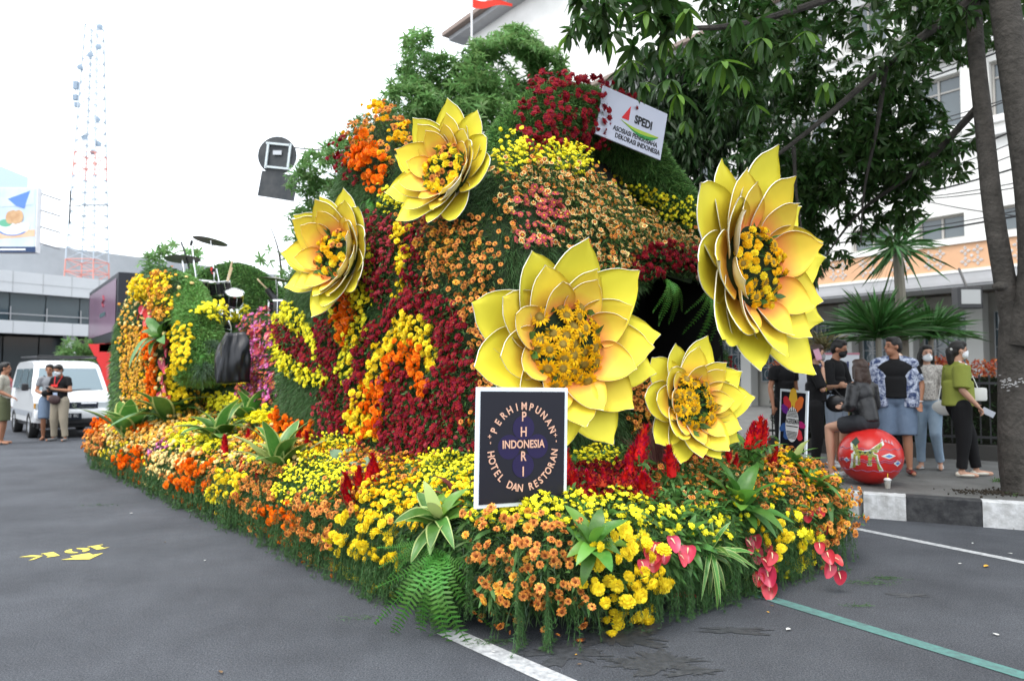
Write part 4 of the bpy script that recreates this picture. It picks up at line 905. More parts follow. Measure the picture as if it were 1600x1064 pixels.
# ================================================================ THE PLANTING, patch by patch
mar = [('small', 'maroon', .021, 1.)]; yel = [('pompon', 'yellow', .023, 1.)]; lem = [('button', 'lemon', .011, 1.)]; org = [('pompon', 'orange', .027, 1.)]
lemb = [('small', 'lemon', .016, 1.)]; gold = [('small', 'gold', .018, 1.)]; cop = [('cup', 'copper', .019, .8), ('cup', 'amber', .019, .2)]
cre = [('daisy', 'cream', .019, .75), ('daisy', 'rustdaisy', .019, .25)]; rus = [('daisy', 'rustdaisy', .018, .7), ('daisy', 'cream', .018, .3)]; bigy = [('pompon', 'yellow', .032, 1.)]
GW, GS, GT, GB = 'flower panels pinned to the cabin side', 'flower clumps along the float skirt', 'flower clumps on top of the cabin', 'flower clumps in the raised bed'
MUM, MAR = 'chrysanthemum_clump', 'marigold_clump'
T = [
 # ---- cabin side
 (MAR, 'orange marigold streak running down inside the tall lemon panel below the left foam flower', 'flowers', [(534, 452), (548, 446), (560, 470), (566, 500), (560, 540), (548, 546), (536, 520), (530, 480)], org, dict(gap=1.45, group=GW)),
 (MUM, 'tall bright lemon chrysanthemum panel below the left foam flower', 'flowers', [(545, 352), (566, 345), (584, 372), (590, 420), (586, 480), (576, 520), (566, 560), (552, 600), (538, 600), (545, 550), (524, 505), (516, 460), (528, 400)], [('small', 'lemon', .02, .8), ('pompon', 'yellow', .02, .2)], dict(gap=1.3, group=GW)),
 (MAR, 'orange marigolds peeping beside the left foam flower petals', 'flowers', [(566, 375), (582, 372), (584, 405), (568, 408)], org, dict(group=GW)),
 (MUM, 'dusty red chrysanthemum tuft high on the cabin side between two foam flowers', 'flowers', [(580, 350), (604, 342), (626, 355), (628, 420), (618, 460), (604, 485), (590, 475), (580, 430)], [('small', 'dustyred', .019, .6), ('small', 'maroon', .02, .4)], dict(gap=1.6, h=(.05, .12), group=GW)),
 (MUM, 'narrow yellow chrysanthemum line beside the maroon band under the upper foam flower', 'flowers', [(629, 362), (645, 358), (646, 420), (636, 470), (624, 468), (632, 420)], yel, dict(group=GW, gap=1.6)),
 (MUM, 'yellow chrysanthemum arch curving over the orange marigolds on the cabin side', 'flowers', [(582, 596), (590, 560), (606, 530), (622, 512), (640, 496), (662, 500), (680, 516), (688, 545), (688, 580), (676, 580), (668, 552), (652, 536), (630, 542), (612, 562), (600, 590), (590, 606)], yel, dict(gap=1.4, group=GW)),
 (MAR, 'orange marigold arch inside the yellow arch on the cabin side', 'flowers', [(604, 600), (614, 566), (632, 544), (652, 538), (668, 556), (674, 590), (680, 620), (668, 626), (656, 600), (648, 578), (634, 570), (622, 590), (612, 620), (607, 655), (600, 690), (586, 680), (584, 650), (592, 620)], org, dict(gap=1.4, group=GW)),
 (MAR, 'yellow and orange marigold foot of the arch at the lower left of the cabin side', 'flowers', [(562, 604), (590, 600), (592, 640), (588, 690), (570, 690), (552, 682), (558, 640)], [('pompon', 'yellow', .026, .6), ('pompon', 'orange', .026, .4)], dict(gap=1.45, group=GW)),
 (MUM, 'round maroon chrysanthemum mass at the bottom of the cabin side', 'flowers', [(632, 574), (646, 590), (654, 622), (670, 640), (690, 620), (700, 650), (694, 680), (672, 708), (640, 712), (606, 694), (612, 655), (616, 610)], mar, dict(gap=1.35, group=GW)),
 (MUM, 'broad maroon chrysanthemum band sweeping from the upper foam flower down to the sign', 'flowers', [(640, 348), (668, 342), (680, 362), (664, 392), (660, 430), (672, 455), (706, 470), (730, 505), (742, 550), (756, 600), (760, 640), (744, 640), (724, 690), (700, 690), (704, 640), (690, 610), (692, 560), (686, 516), (664, 498), (640, 494), (612, 514), (590, 556), (580, 596), (562, 604), (548, 600), (556, 560), (578, 520), (604, 492), (626, 472), (640, 430)], mar, dict(gap=1.35, group=GW)),
 (MUM, 'upright maroon chrysanthemum block left of the marigold foot', 'flowers', [(518, 600), (540, 604), (556, 606), (552, 650), (548, 690), (524, 680), (514, 640)], mar, dict(gap=1.35, group=GW)),
 (MUM, 'thin maroon chrysanthemum strip between two lemon panels', 'flowers', [(508, 488), (520, 508), (540, 555), (536, 600), (520, 600), (508, 560), (502, 520)], mar, dict(gap=1.4, group=GW)),
 (MUM, 'maroon chrysanthemum stripe slanting across the lemon panel at the rear of the cabin', 'flowers', [(430, 512), (452, 512), (476, 530), (504, 556), (512, 584), (490, 582), (462, 558), (436, 538)], mar, dict(gap=1.5, group=GW)),
 (MUM, 'lemon chrysanthemum panel at the rear of the cabin split by a maroon stripe', 'flowers', [(430, 484), (450, 474), (486, 500), (506, 530), (524, 600), (500, 608), (462, 594), (436, 570), (428, 530)], [('small', 'lemon', .021, 1.)], dict(gap=1.35, group=GW)),
 (MUM, 'wide copper chrysanthemum spray with long stems right of the maroon band', 'flowers', [(662, 372), (690, 350), (728, 352), (754, 376), (768, 410), (770, 446), (744, 452), (716, 436), (694, 436), (668, 410)], cop, dict(gap=1.75, h=(.05, .14), group=GW)),
 (MUM, 'copper chrysanthemum column beside the left petals of the largest foam flower', 'flowers', [(722, 446), (766, 440), (782, 500), (770, 545), (752, 560), (736, 520), (724, 480)], cop, dict(gap=1.8, h=(.05, .12), group=GW)),
 (MUM, 'copper chrysanthemum column directly left of the black square sign', 'flowers', [(716, 556), (750, 560), (780, 600), (776, 668), (742, 664), (708, 652), (712, 610)], cop, dict(gap=1.75, h=(.05, .12), group=GW)),
 (MUM, 'maroon chrysanthemum column hanging right of the lower foam flower', 'flowers', [(1128, 560), (1180, 556), (1196, 600), (1196, 690), (1160, 700), (1128, 660)], mar, dict(gap=1.5, group=GW)),
 (MUM, 'copper chrysanthemum column at the right end of the cabin front', 'flowers', [(1180, 556), (1218, 560), (1222, 650), (1196, 690)], cop, dict(gap=1.6, group=GW)),
 (MUM, 'copper chrysanthemum clump between the largest and the lower foam flower', 'flowers', [(970, 548), (1020, 530), (1044, 560), (1030, 630), (1024, 680), (975, 680), (970, 600)], cop, dict(gap=1.6, h=(.05, .12), group=GW)),
 # ---- top
 (MAR, 'orange marigold cluster on the left shoulder high above the left foam flower', 'flowers', [(556, 236), (588, 232), (612, 262), (612, 306), (584, 306), (558, 276)], [('pompon', 'orange', .038, 1.)], dict(gap=1.5, h=(.06, .14), group=GT)),
 (MUM, 'deep red chrysanthemum tuft at the far left edge of the shoulder', 'flowers', [(538, 232), (558, 226), (560, 290), (546, 290)], [('small', 'maroon', .024, 1.)], dict(gap=1.6, h=(.08, .18), group=GT)),
 (MUM, 'yellow and copper chrysanthemum crest at the summit of the left shoulder', 'flowers', [(550, 205), (570, 180), (606, 180), (640, 214), (650, 256), (612, 262), (586, 232), (556, 232)], [('pompon', 'gold', .026, .45), ('cup', 'copper', .024, .55)], dict(gap=1.7, h=(.05, .18), group=GT)),
 (MUM, 'small lemon chrysanthemum tuft left of the upper foam flower', 'flowers', [(594, 302), (630, 298), (640, 334), (604, 336)], [('button', 'lemon', .017, 1.)], dict(gap=1.4, h=(.04, .1), group=GT)),
 (MUM, 'maroon chrysanthemum fan with pale stems spread over the green arch', 'flowers', [(812, 170), (836, 142), (870, 122), (930, 118), (978, 146), (990, 190), (960, 214), (912, 214), (868, 246), (822, 246), (806, 220)], [('small', 'maroon', .026, 1.)], dict(gap=1.7, h=(.05, .13), group=GT, leaves=0)),
 (MUM, 'pink daisy cluster above the topmost petals of the largest foam flower', 'flowers', [(812, 318), (838, 300), (872, 318), (880, 380), (850, 392), (806, 396), (800, 350)], [('daisy', 'pink', .026, .8), ('daisy', 'cream', .024, .2)], dict(gap=1.5, group=GT)),
 (MUM, 'bright lemon chrysanthemum ridge along the upper edge of the cabin', 'flowers', [(776, 262), (790, 240), (830, 232), (880, 240), (912, 246), (960, 262), (1005, 284), (1050, 312), (1096, 338), (1122, 352), (1120, 376), (1086, 366), (1040, 340), (1000, 312), (940, 288), (880, 272), (820, 268), (786, 284)], [('button', 'lemon', .015, .8), ('small', 'yellow', .016, .2)], dict(gap=1.3, h=(.05, .15), group=GT, lump=.07)),
 (MUM, 'maroon chrysanthemum fringe hanging over the dark cave opening', 'flowers', [(982, 404), (1010, 390), (1050, 398), (1096, 412), (1126, 430), (1130, 470), (1104, 466), (1076, 440), (1040, 434), (1004, 446), (978, 440)], [('small', 'maroon', .024, 1.)], dict(gap=1.35, h=(.06, .14), group=GT)),
 (MUM, 'long cream and red daisy drift across the front of the cabin top', 'flowers', [(776, 290), (820, 268), (880, 272), (940, 288), (1000, 314), (1050, 346), (1100, 374), (1118, 400), (1116, 428), (1060, 404), (1010, 392), (980, 404), (974, 450), (962, 486), (940, 480), (930, 430), (890, 396), (860, 388), (800, 372), (784, 330)], cre, dict(gap=1.5, h=(.05, .13), group=GT, lump=.06)),
 # ---- raised bed
 (MUM, 'lemon chrysanthemum mound in the bed directly left of the square sign', 'flowers', [(656, 742), (690, 716), (744, 706), (752, 762), (700, 770), (660, 764)], lem, dict(gap=1.35, h=(.04, .12), group=GB, lump=.06)),
 (MUM, 'lemon chrysanthemum tuft above the striped prayer leaves', 'flowers', [(502, 690), (530, 676), (566, 684), (572, 706), (540, 714), (508, 714)], lem, dict(gap=1.35, h=(.05, .12), group=GB)),
 (MUM, 'lemon chrysanthemum mound in front of the prayer leaves', 'flowers', [(446, 760), (470, 736), (520, 726), (552, 744), (548, 778), (500, 790), (450, 790)], lem, dict(gap=1.35, h=(.05, .12), group=GB, lump=.06)),
 (MUM, 'lemon chrysanthemum strip in shade under the largest foam flower', 'flowers', [(888, 706), (930, 700), (968, 716), (966, 746), (900, 742)], lem, dict(gap=1.6, group=GB)),
 ('cockscomb_bed', 'low dark red cockscomb carpet between the upright plumes', 'flowers', [(896, 742), (970, 742), (1010, 740), (1020, 790), (960, 792), (890, 790)], [('crest', 'crimson', .034, 1.)], dict(gap=1.35, h=(.04, .09), group=GB, stems=False)),
 ('cockscomb_bed', 'dull crimson cockscomb patch under the lower foam flower', 'flowers', [(1040, 712), (1090, 700), (1102, 732), (1060, 740)], [('crest', 'maroon', .03, 1.)], dict(gap=1.3, h=(.04, .09), group=GB, stems=False)),
 (MUM, 'rust and yellow daisy carpet in the bed below the lower foam flower', 'flowers', [(1010, 742), (1060, 722), (1110, 722), (1160, 712), (1200, 724), (1180, 752), (1124, 800), (1060, 806), (1018, 800)], [('daisy', 'rustdaisy', .019, .8), ('daisy', 'cream', .017, .2)], dict(gap=1.3, h=(.04, .09), group=GB)),
 (MUM, 'orange rust chrysanthemum drift on the right shoulder of the bed', 'flowers', [(1180, 752), (1204, 724), (1262, 712), (1320, 728), (1330, 760), (1270, 790), (1210, 800), (1150, 800)], [('cup', 'copper', .018, .6), ('small', 'gold', .017, .4)], dict(gap=1.4, h=(.04, .12), group=GB)),
 # ---- front skirt
 (MUM, 'long lemon chrysanthemum ledge along the front rim below the sign', 'flowers', [(744, 784), (800, 776), (880, 782), (960, 786), (1040, 792), (1064, 810), (1050, 834), (980, 842), (900, 826), (820, 826), (748, 830)], [('small', 'lemon', .017, .7), ('button', 'lemon', .014, .3)], dict(gap=1.25, h=(.04, .10), group=GS, lump=.06)),
 (MUM, 'golden chrysanthemum strip on the rim left of the red and green leaves', 'flowers', [(592, 790), (622, 766), (680, 762), (738, 768), (744, 800), (700, 806), (640, 800), (600, 806)], [('small', 'gold', .017, .5), ('small', 'lemon', .016, .5)], dict(gap=1.3, h=(.04, .1), group=GS)),
 (MUM, 'big yellow pompon chrysanthemums spilling over the dark gap in the skirt', 'flowers', [(898, 856), (930, 832), (972, 838), (1000, 862), (1008, 900), (1000, 940), (960, 946), (916, 926), (896, 890)], [('pompon', 'yellow', .031, 1.)], dict(gap=1.5, h=(.10, .2), group=GS)),
 (MUM, 'copper chrysanthemum spray on the front skirt under the square sign', 'flowers', [(760, 836), (820, 830), (898, 850), (900, 920), (860, 930), (780, 924), (762, 880)], [('cup', 'copper', .022, .85), ('cup', 'amber', .022, .15)], dict(gap=1.7, h=(.08, .18), group=GS)),
 (MUM, 'bright yellow chrysanthemum cascade on the front right of the skirt', 'flowers', [(1190, 818), (1240, 806), (1254, 840), (1264, 890), (1268, 925), (1240, 930), (1216, 890), (1196, 856)], [('pompon', 'yellow', .026, .5), ('daisy', 'cream', .001, .0), ('small', 'lemon', .026, .5)], dict(gap=1.4, h=(.08, .16), group=GS)),
 (MUM, 'yellow pompon pair row beside the right anthuriums', 'flowers', [(1140, 830), (1192, 822), (1190, 860), (1180, 930), (1160, 930), (1150, 880)], [('pompon', 'yellow', .027, 1.)], dict(gap=2.4, h=(.1, .17), group=GS)),
 (MUM, 'copper and amber chrysanthemum spray at the right end of the skirt', 'flowers', [(1254, 780), (1300, 770), (1318, 810), (1322, 880), (1300, 905), (1270, 910), (1262, 860), (1246, 820)], [('cup', 'copper', .021, .7), ('cup', 'amber', .021, .3)], dict(gap=1.55, h=(.08, .2), group=GS)),
 (MUM, 'yellow marigold column at the rightmost corner of the float', 'flowers', [(1312, 726), (1346, 736), (1362, 800), (1356, 860), (1326, 880), (1320, 800)], [('pompon', 'yellow', .030, .6), ('cup', 'rust', .018, .4)], dict(gap=1.5, h=(.05, .14), group=GS)),
 # ---- skirt corner and left side, from the front backwards
 (MUM, 'large yellow pompon chrysanthemums at the front left corner of the skirt', 'flowers', [(548, 836), (590, 812), (636, 820), (648, 860), (640, 905), (600, 940), (560, 930), (548, 880)], [('pompon', 'yellow', .030, 1.)], dict(gap=1.75, h=(.07, .18), group=GS)),
 (MAR, 'orange marigolds tucked into the copper spray at the front left', 'flowers', [(424, 792), (462, 776), (484, 800), (484, 850), (460, 862), (430, 846)], org, dict(gap=1.6, group=GS, h=(.05, .12))),
 (MUM, 'wide copper chrysanthemum spray arching over the left skirt near the corner', 'flowers', [(420, 800), (470, 780), (560, 784), (600, 806), (590, 820), (548, 836), (548, 900), (520, 925), (480, 905), (440, 880), (410, 850)], [('cup', 'copper', .021, .8), ('cup', 'rust', .02, .2)], dict(gap=1.6, h=(.08, .22), group=GS)),
 (MUM, 'golden chrysanthemum clump behind the large yellow pompons', 'flowers', [(552, 786), (600, 780), (640, 804), (700, 806), (690, 830), (640, 824), (590, 812)], [('small', 'gold', .019, .6), ('pompon', 'yellow', .02, .4)], dict(gap=1.4, h=(.05, .12), group=GS)),
 (MUM, 'salmon and rust daisy clump left of the copper spray', 'flowers', [(356, 786), (400, 758), (446, 760), (446, 790), (416, 812), (404, 850), (370, 840), (356, 810)], [('daisy', 'rustdaisy', .021, .7), ('cup', 'copper', .02, .3)], dict(gap=1.35, h=(.05, .12), group=GS)),
 (MUM, 'yellow chrysanthemum clump just right of the orange marigold cushion', 'flowers', [(338, 760), (360, 738), (396, 742), (392, 770), (362, 790), (340, 786)], [('pompon', 'yellow', .025, .6), ('small', 'lemon', .02, .4)], dict(gap=1.4, h=(.05, .12), group=GS)),
 (MUM, 'cream and red daisy clump below the yellow clump on the left skirt', 'flowers', [(304, 792), (334, 762), (346, 790), (366, 800), (376, 840), (346, 840), (316, 824)], cre, dict(gap=1.4, h=(.06, .14), group=GS)),
 (MAR, 'dense orange marigold cushion halfway along the left skirt', 'flowers', [(272, 796), (284, 750), (306, 728), (336, 730), (336, 752), (318, 780), (306, 802), (284, 806)], [('pompon', 'orange', .032, 1.)], dict(gap=1.35, h=(.06, .14), group=GS)),
 (MUM, 'cream daisy mound hanging over the left skirt behind the marigold cushion', 'flowers', [(234, 740), (250, 714), (290, 706), (310, 722), (288, 742), (276, 780), (252, 790), (236, 768)], cre, dict(gap=1.4, h=(.06, .14), group=GS)),
 (MUM, 'orange button chrysanthemum cluster over the left skirt near the back', 'flowers', [(194, 718), (214, 702), (236, 704), (236, 740), (214, 756), (194, 744)], [('pompon', 'orange', .03, 1.)], dict(gap=1.5, h=(.06, .13), group=GS)),
 (MUM, 'yellow and cream chrysanthemum clump near the back of the left skirt', 'flowers', [(170, 706), (186, 690), (214, 696), (196, 716), (192, 746), (174, 738)], [('small', 'yellow', .024, .5), ('daisy', 'cream', .024, .5)], dict(gap=1.4, h=(.05, .12), group=GS)),
 (MUM, 'copper chrysanthemum clump at the rear tip of the float', 'flowers', [(116, 706), (130, 682), (164, 676), (180, 690), (170, 706), (172, 740), (140, 736), (118, 724)], [('cup', 'copper', .025, .7), ('cup', 'rust', .025, .3)], dict(gap=1.4, h=(.05, .13), group=GS)),
 (MAR, 'orange marigold row lying along the top of the rear tip', 'flowers', [(122, 668), (150, 652), (180, 652), (186, 664), (150, 676), (124, 682)], [('pompon', 'orange', .03, 1.)], dict(gap=1.4, h=(.05, .1), group=GS)),
 (MAR, 'orange marigold row behind the second variegated plant from the back', 'flowers', [(206, 676), (222, 664), (246, 666), (240, 682), (214, 686)], [('pompon', 'orange', .028, 1.)], dict(gap=1.4, h=(.06, .1), group=GB)),
 (MUM, 'purple aster tuft among the cream daisies on the left side', 'flowers', [(240, 706), (256, 694), (276, 698), (270, 716), (246, 722)], [('orchid', 'magenta', .026, 1.)], dict(gap=1.5, h=(.06, .12), group=GB)),
 (MUM, 'amber and cream chrysanthemum drift rising along the left bed', 'flowers', [(186, 690), (230, 680), (262, 660), (292, 640), (322, 630), (340, 640), (306, 662), (278, 690), (242, 704), (214, 702)], [('cup', 'amber', .022, .6), ('daisy', 'cream', .02, .4)], dict(gap=1.4, h=(.05, .12), group=GB)),
 (MUM, 'lemon chrysanthemum row along the deck edge above the left bed', 'flowers', [(312, 646), (326, 628), (352, 622), (384, 626), (382, 644), (346, 648)], [('small', 'lemon', .022, 1.)], dict(gap=1.3, h=(.06, .14), group=GB)),
 (MUM, 'lemon chrysanthemum scatter in the middle of the left bed', 'flowers', [(262, 700), (284, 676), (312, 672), (306, 704), (290, 726), (270, 716)], [('small', 'lemon', .024, 1.)], dict(gap=1.5, h=(.06, .14), group=GB)),
 (MUM, 'lemon chrysanthemum clump below the variegated plants in the left bed', 'flowers', [(308, 706), (318, 690), (344, 690), (352, 706), (330, 716)], [('small', 'lemon', .024, 1.)], dict(gap=1.4, h=(.06, .12), group=GB)),
 (MUM, 'yellow chrysanthemum row left of the orange rows near the cabin wall', 'flowers', [(378, 672), (400, 656), (432, 650), (436, 668), (400, 678)], [('pompon', 'lemon', .026, 1.)], dict(gap=1.4, h=(.06, .12), group=GB)),
 (MAR, 'orange marigold row right of the yellow row near the cabin wall', 'flowers', [(428, 662), (444, 650), (466, 654), (464, 672), (440, 676)], org, dict(gap=1.4, h=(.06, .12), group=GB)),
 (MAR, 'short orange marigold row touching the cabin wall', 'flowers', [(462, 676), (478, 664), (496, 668), (492, 684), (470, 686)], org, dict(gap=1.4, h=(.06, .12), group=GB)),
 (MAR, 'golden orange marigold row behind the largest variegated plant', 'flowers', [(404, 694), (416, 682), (444, 684), (446, 702), (420, 706)], [('pompon', 'gold', .028, 1.)], dict(gap=1.4, h=(.06, .12), group=GB)),
 (MUM, 'brown rust chrysanthemum mound beside the largest variegated plant', 'flowers', [(376, 700), (388, 678), (410, 676), (404, 706), (384, 716)], [('daisy', 'rustdaisy', .022, 1.)], dict(gap=1.4, h=(.05, .1), group=GB)),
 # ---- rear wall and slope
 (MUM, 'amber chrysanthemum curtain on the far left of the rear wall', 'flowers', [(196, 540), (206, 512), (228, 516), (238, 560), (240, 640), (222, 640), (202, 620)], [('cup', 'amber', .021, .8), ('small', 'gold', .02, .2)], dict(gap=1.9, h=(.04, .1), group='flower columns on the rear wall')),
 (MAR, 'orange marigold column on the rear wall', 'flowers', [(228, 524), (242, 516), (250, 540), (252, 620), (240, 630), (238, 560)], [('pompon', 'orange', .03, 1.)], dict(gap=1.45, h=(.05, .1), group='flower columns on the rear wall')),
 (MUM, 'tall yellow chrysanthemum column on the rear wall', 'flowers', [(272, 540), (282, 514), (302, 520), (304, 560), (292, 620), (278, 650), (262, 640), (264, 590)], [('pompon', 'yellow', .028, 1.)], dict(gap=1.35, h=(.05, .12), group='flower columns on the rear wall')),
 (MUM, 'small yellow chrysanthemum bunch near the top left of the rear wall', 'flowers', [(218, 466), (228, 444), (244, 442), (242, 462), (226, 472)], [('pompon', 'yellow', .030, 1.)], dict(gap=1.5, h=(.1, .2), group='flower bunches high on the rear wall')),
 (MUM, 'copper and yellow hanging bunch near the top right of the rear wall', 'flowers', [(242, 446), (256, 430), (272, 436), (272, 500), (254, 504), (246, 480)], [('cup', 'amber', .026, .6), ('small', 'yellow', .026, .4)], dict(gap=1.4, h=(.08, .16), group='flower bunches high on the rear wall')),
 (MUM, 'lemon chrysanthemum cap below the drum kit', 'flowers', [(306, 506), (312, 486), (350, 482), (388, 490), (388, 508), (346, 506), (312, 512)], [('small', 'lemon', .024, 1.)], dict(gap=1.3, h=(.1, .18), group='flower clumps on the rear slope')),
 (MUM, 'yellow chrysanthemum row in front of the wrapped black speaker', 'flowers', [(328, 604), (342, 586), (380, 584), (404, 592), (400, 608), (350, 606)], [('small', 'gold', .024, .4), ('small', 'lemon', .024, .6)], dict(gap=1.3, h=(.1, .16), group='flower clumps on the rear slope')),
 ('orchid_spray', 'magenta orchid spray between the wrapped speaker and the cabin', 'flowers', [(378, 560), (386, 520), (408, 500), (434, 506), (440, 560), (436, 600), (404, 600), (384, 590)], [('orchid', 'magenta', .030, .5), ('daisy', 'pink', .028, .5)], dict(gap=1.9, h=(.08, .2), group='flower clumps on the rear slope')),
 ('orchid_spray', 'pink orchid spray low beside the silver grey sheet', 'flowers', [(384, 610), (412, 598), (438, 604), (438, 636), (404, 640), (382, 630)], [('orchid', 'magenta', .03, .4), ('daisy', 'pink', .028, .6)], dict(gap=1.3, h=(.08, .16), group='flower clumps on the rear slope')),
]
for nm, lb_, ct, pl, mix_, kw in T:
    if kw.get('group') == GS: y0_ = min(y for _, y in pl); pl = [(x, y+(.26 if x < 640 else .10)*(y-y0_)) for x, y in pl]
    patch(nm, lb_, ct, pl, [m for m in mix_ if m[3] > 0], **kw)
# what the named outlines leave over, planted more loosely
T2 = [
 (MUM, 'loose mixed copper and cream chrysanthemums filling the rear half of the left skirt', [(100, 660), (330, 690), (330, 860), (240, 840), (100, 760)], [('cup', 'copper', .022, .5), ('daisy', 'cream', .022, .3), ('small', 'yellow', .02, .2)], dict(gap=1.5, h=(.04, .12), group=GS, surf=[0])),
 (MUM, 'loose rust and salmon chrysanthemums filling the middle of the left skirt', [(330, 730), (470, 740), (480, 930), (330, 880)], [('daisy', 'rustdaisy', .02, .6), ('cup', 'copper', .019, .4)], dict(gap=1.6, h=(.04, .12), group=GS, surf=[0])),
 (MUM, 'loose amber and yellow chrysanthemums low on the front left corner', [(470, 800), (640, 820), (650, 960), (560, 960), (470, 930)], [('cup', 'amber', .02, .6), ('pompon', 'yellow', .024, .4)], dict(gap=2.0, h=(.05, .14), group=GS, surf=[0])),
 (MUM, 'scattered copper chrysanthemums around the lime leaves on the front skirt', [(735, 800), (900, 820), (900, 945), (760, 940)], [('cup', 'copper', .02, 1.)], dict(gap=2.6, h=(.06, .14), group=GS, surf=[0])),
 (MUM, 'small lemon chrysanthemums dotted above the anthuriums and spider plants', [(1040, 790), (1200, 790), (1200, 850), (1040, 850)], [('small', 'lemon', .018, 1.)], dict(gap=2.2, h=(.05, .10), group=GS, surf=[0])),
 (MUM, 'rust and amber chrysanthemums low at the right end of the skirt', [(1200, 780), (1370, 740), (1370, 900), (1250, 940)], [('cup', 'rust', .018, .6), ('cup', 'amber', .02, .4)], dict(gap=1.9, h=(.05, .14), group=GS, surf=[0])),
 (MUM, 'mixed cream and amber chrysanthemums between the plants of the left bed', [(180, 640), (480, 640), (480, 760), (330, 750), (200, 720)], [('daisy', 'cream', .02, .4), ('cup', 'amber', .02, .3), ('small', 'lemon', .02, .3)], dict(gap=1.8, h=(.04, .10), group=GB, surf=[0])),
 (MUM, 'golden and salmon chrysanthemums between prayer plant and lemon mounds', [(440, 690), (660, 700), (740, 800), (560, 800), (440, 780)], [('small', 'gold', .018, .5), ('cup', 'copper', .018, .5)], dict(gap=1.8, h=(.04, .10), group=GB, surf=[0])),
 (MUM, 'cream chrysanthemum tufts in the leafy middle of the rear wall', [(196, 440), (340, 440), (340, 640), (196, 640)], [('cup', 'amber', .024, .5), ('daisy', 'cream', .024, .5)], dict(gap=5., h=(.05, .12), group='flower columns on the rear wall', surf=[4])),
 (MUM, 'small maroon and dusty red chrysanthemums scattered along the lower cabin side', [(500, 590), (760, 600), (760, 700), (640, 730), (500, 700)], [('small', 'dustyred', .018, .6), ('small', 'maroon', .02, .4)], dict(gap=2.4, h=(.03, .08), group=GW, surf=[1])),
 (MUM, 'sparse copper chrysanthemums in the ferny upper part of the cabin side', [(620, 340), (790, 340), (790, 560), (640, 500)], [('cup', 'copper', .018, 1.)], dict(gap=3.6, h=(.03, .08), group=GW, surf=[1])),
]
for nm, lb_, pl, mix_, kw in T2: patch(nm, lb_, 'flowers', pl, mix_, **kw)
# leafy green fill of the front skirt
q = (SI == 0) & SVIS & (SX > 640) & (SP[:, 2] > .22); P = SP[q]; N = SN[q]; k = rng.random(len(P)) < np.where((SX[q] > 1010) & (SX[q] < 1180), .5, .12); P, N = P[k], N[k]; P = np.repeat(P, 2, 0); N = np.repeat(N, 2, 0)
joined('pointed_leaves', [blades(P+N*rng.uniform(.02, .07, len(P))[:, None], unit(N*.7+rng.normal(size=P.shape)*.6+np.array([0, 0, .05])), rng.uniform(.05, .11, len(P)), rng.uniform(.014, .026, len(P)), .35, 3, 0)], [gm('pointed_mid_leaf', (.085, .19, .045), .35)], fl_root, tuple(fl_root.location))
print('heads', COUNT)

near = SD < 6.6
body = (SI == 1); sk = (SI == 0); slope = (SI == 2) | (SI == 4) | (SI == 3); ar = SI >= 5; us = used
filler('fern_covering', '', body & SVIS & ~us, 9, (.03, .085), (.002, .0045), [G_fern, G_skirt], up=-.35, droop=.6)
filler('fern_covering', '', body & SVIS & us, 3, (.02, .05), (.003, .007), [G_fern, G_leaf], up=0, droop=.4, frac=.6)
filler('fern_covering', '', body & ~SVIS, 2, (.08, .16), (.01, .018), [G_fern, G_leaf], up=-.3, frac=.3)
filler('bed_greenery', '', sk & SVIS & ~us, 5, (.04, .10), (.005, .012), [G_leaf, G_fern, G_grey], up=.3, frac=.8)
filler('bed_greenery', '', sk & SVIS & us, 3, (.04, .115), (.005, .011), [G_leaf, G_fern, G_grey, G_skirt], up=.35, frac=.6)
filler('bed_greenery', '', sk & ~SVIS & (SN[:, 2] < .8), 2, (.08, .16), (.01, .018), [G_fern, G_leaf], frac=.3)
filler('slope_greenery', '', slope & SVIS & ~us, 5, (.06, .16), (.010, .024), [G_leaf, G_fern, G_grey, G_bright], frac=.6)
filler('slope_greenery', '', slope & SVIS & us, 2, (.04, .08), (.008, .018), [G_leaf, G_fern, G_grey], frac=.4)
filler('slope_greenery', '', slope & ~SVIS, 2, (.08, .18), (.015, .025), [G_fern, G_leaf], frac=.2)
filler('arch_moss', '', (SI == 5), 13, (.02, .075), (.005, .012), [G_bright, G_leaf, G_bright, G_skirt], up=.25, droop=.3)
filler('arch_moss', '', (SI == 6), 8, (.03, .08), (.010, .018), [G_bright], up=.1, droop=.3)
filler('arch_moss', '', (SI == 7), 7, (.03, .08), (.010, .020), [G_leaf, G_skirt, G_bright], up=.1, droop=.3)

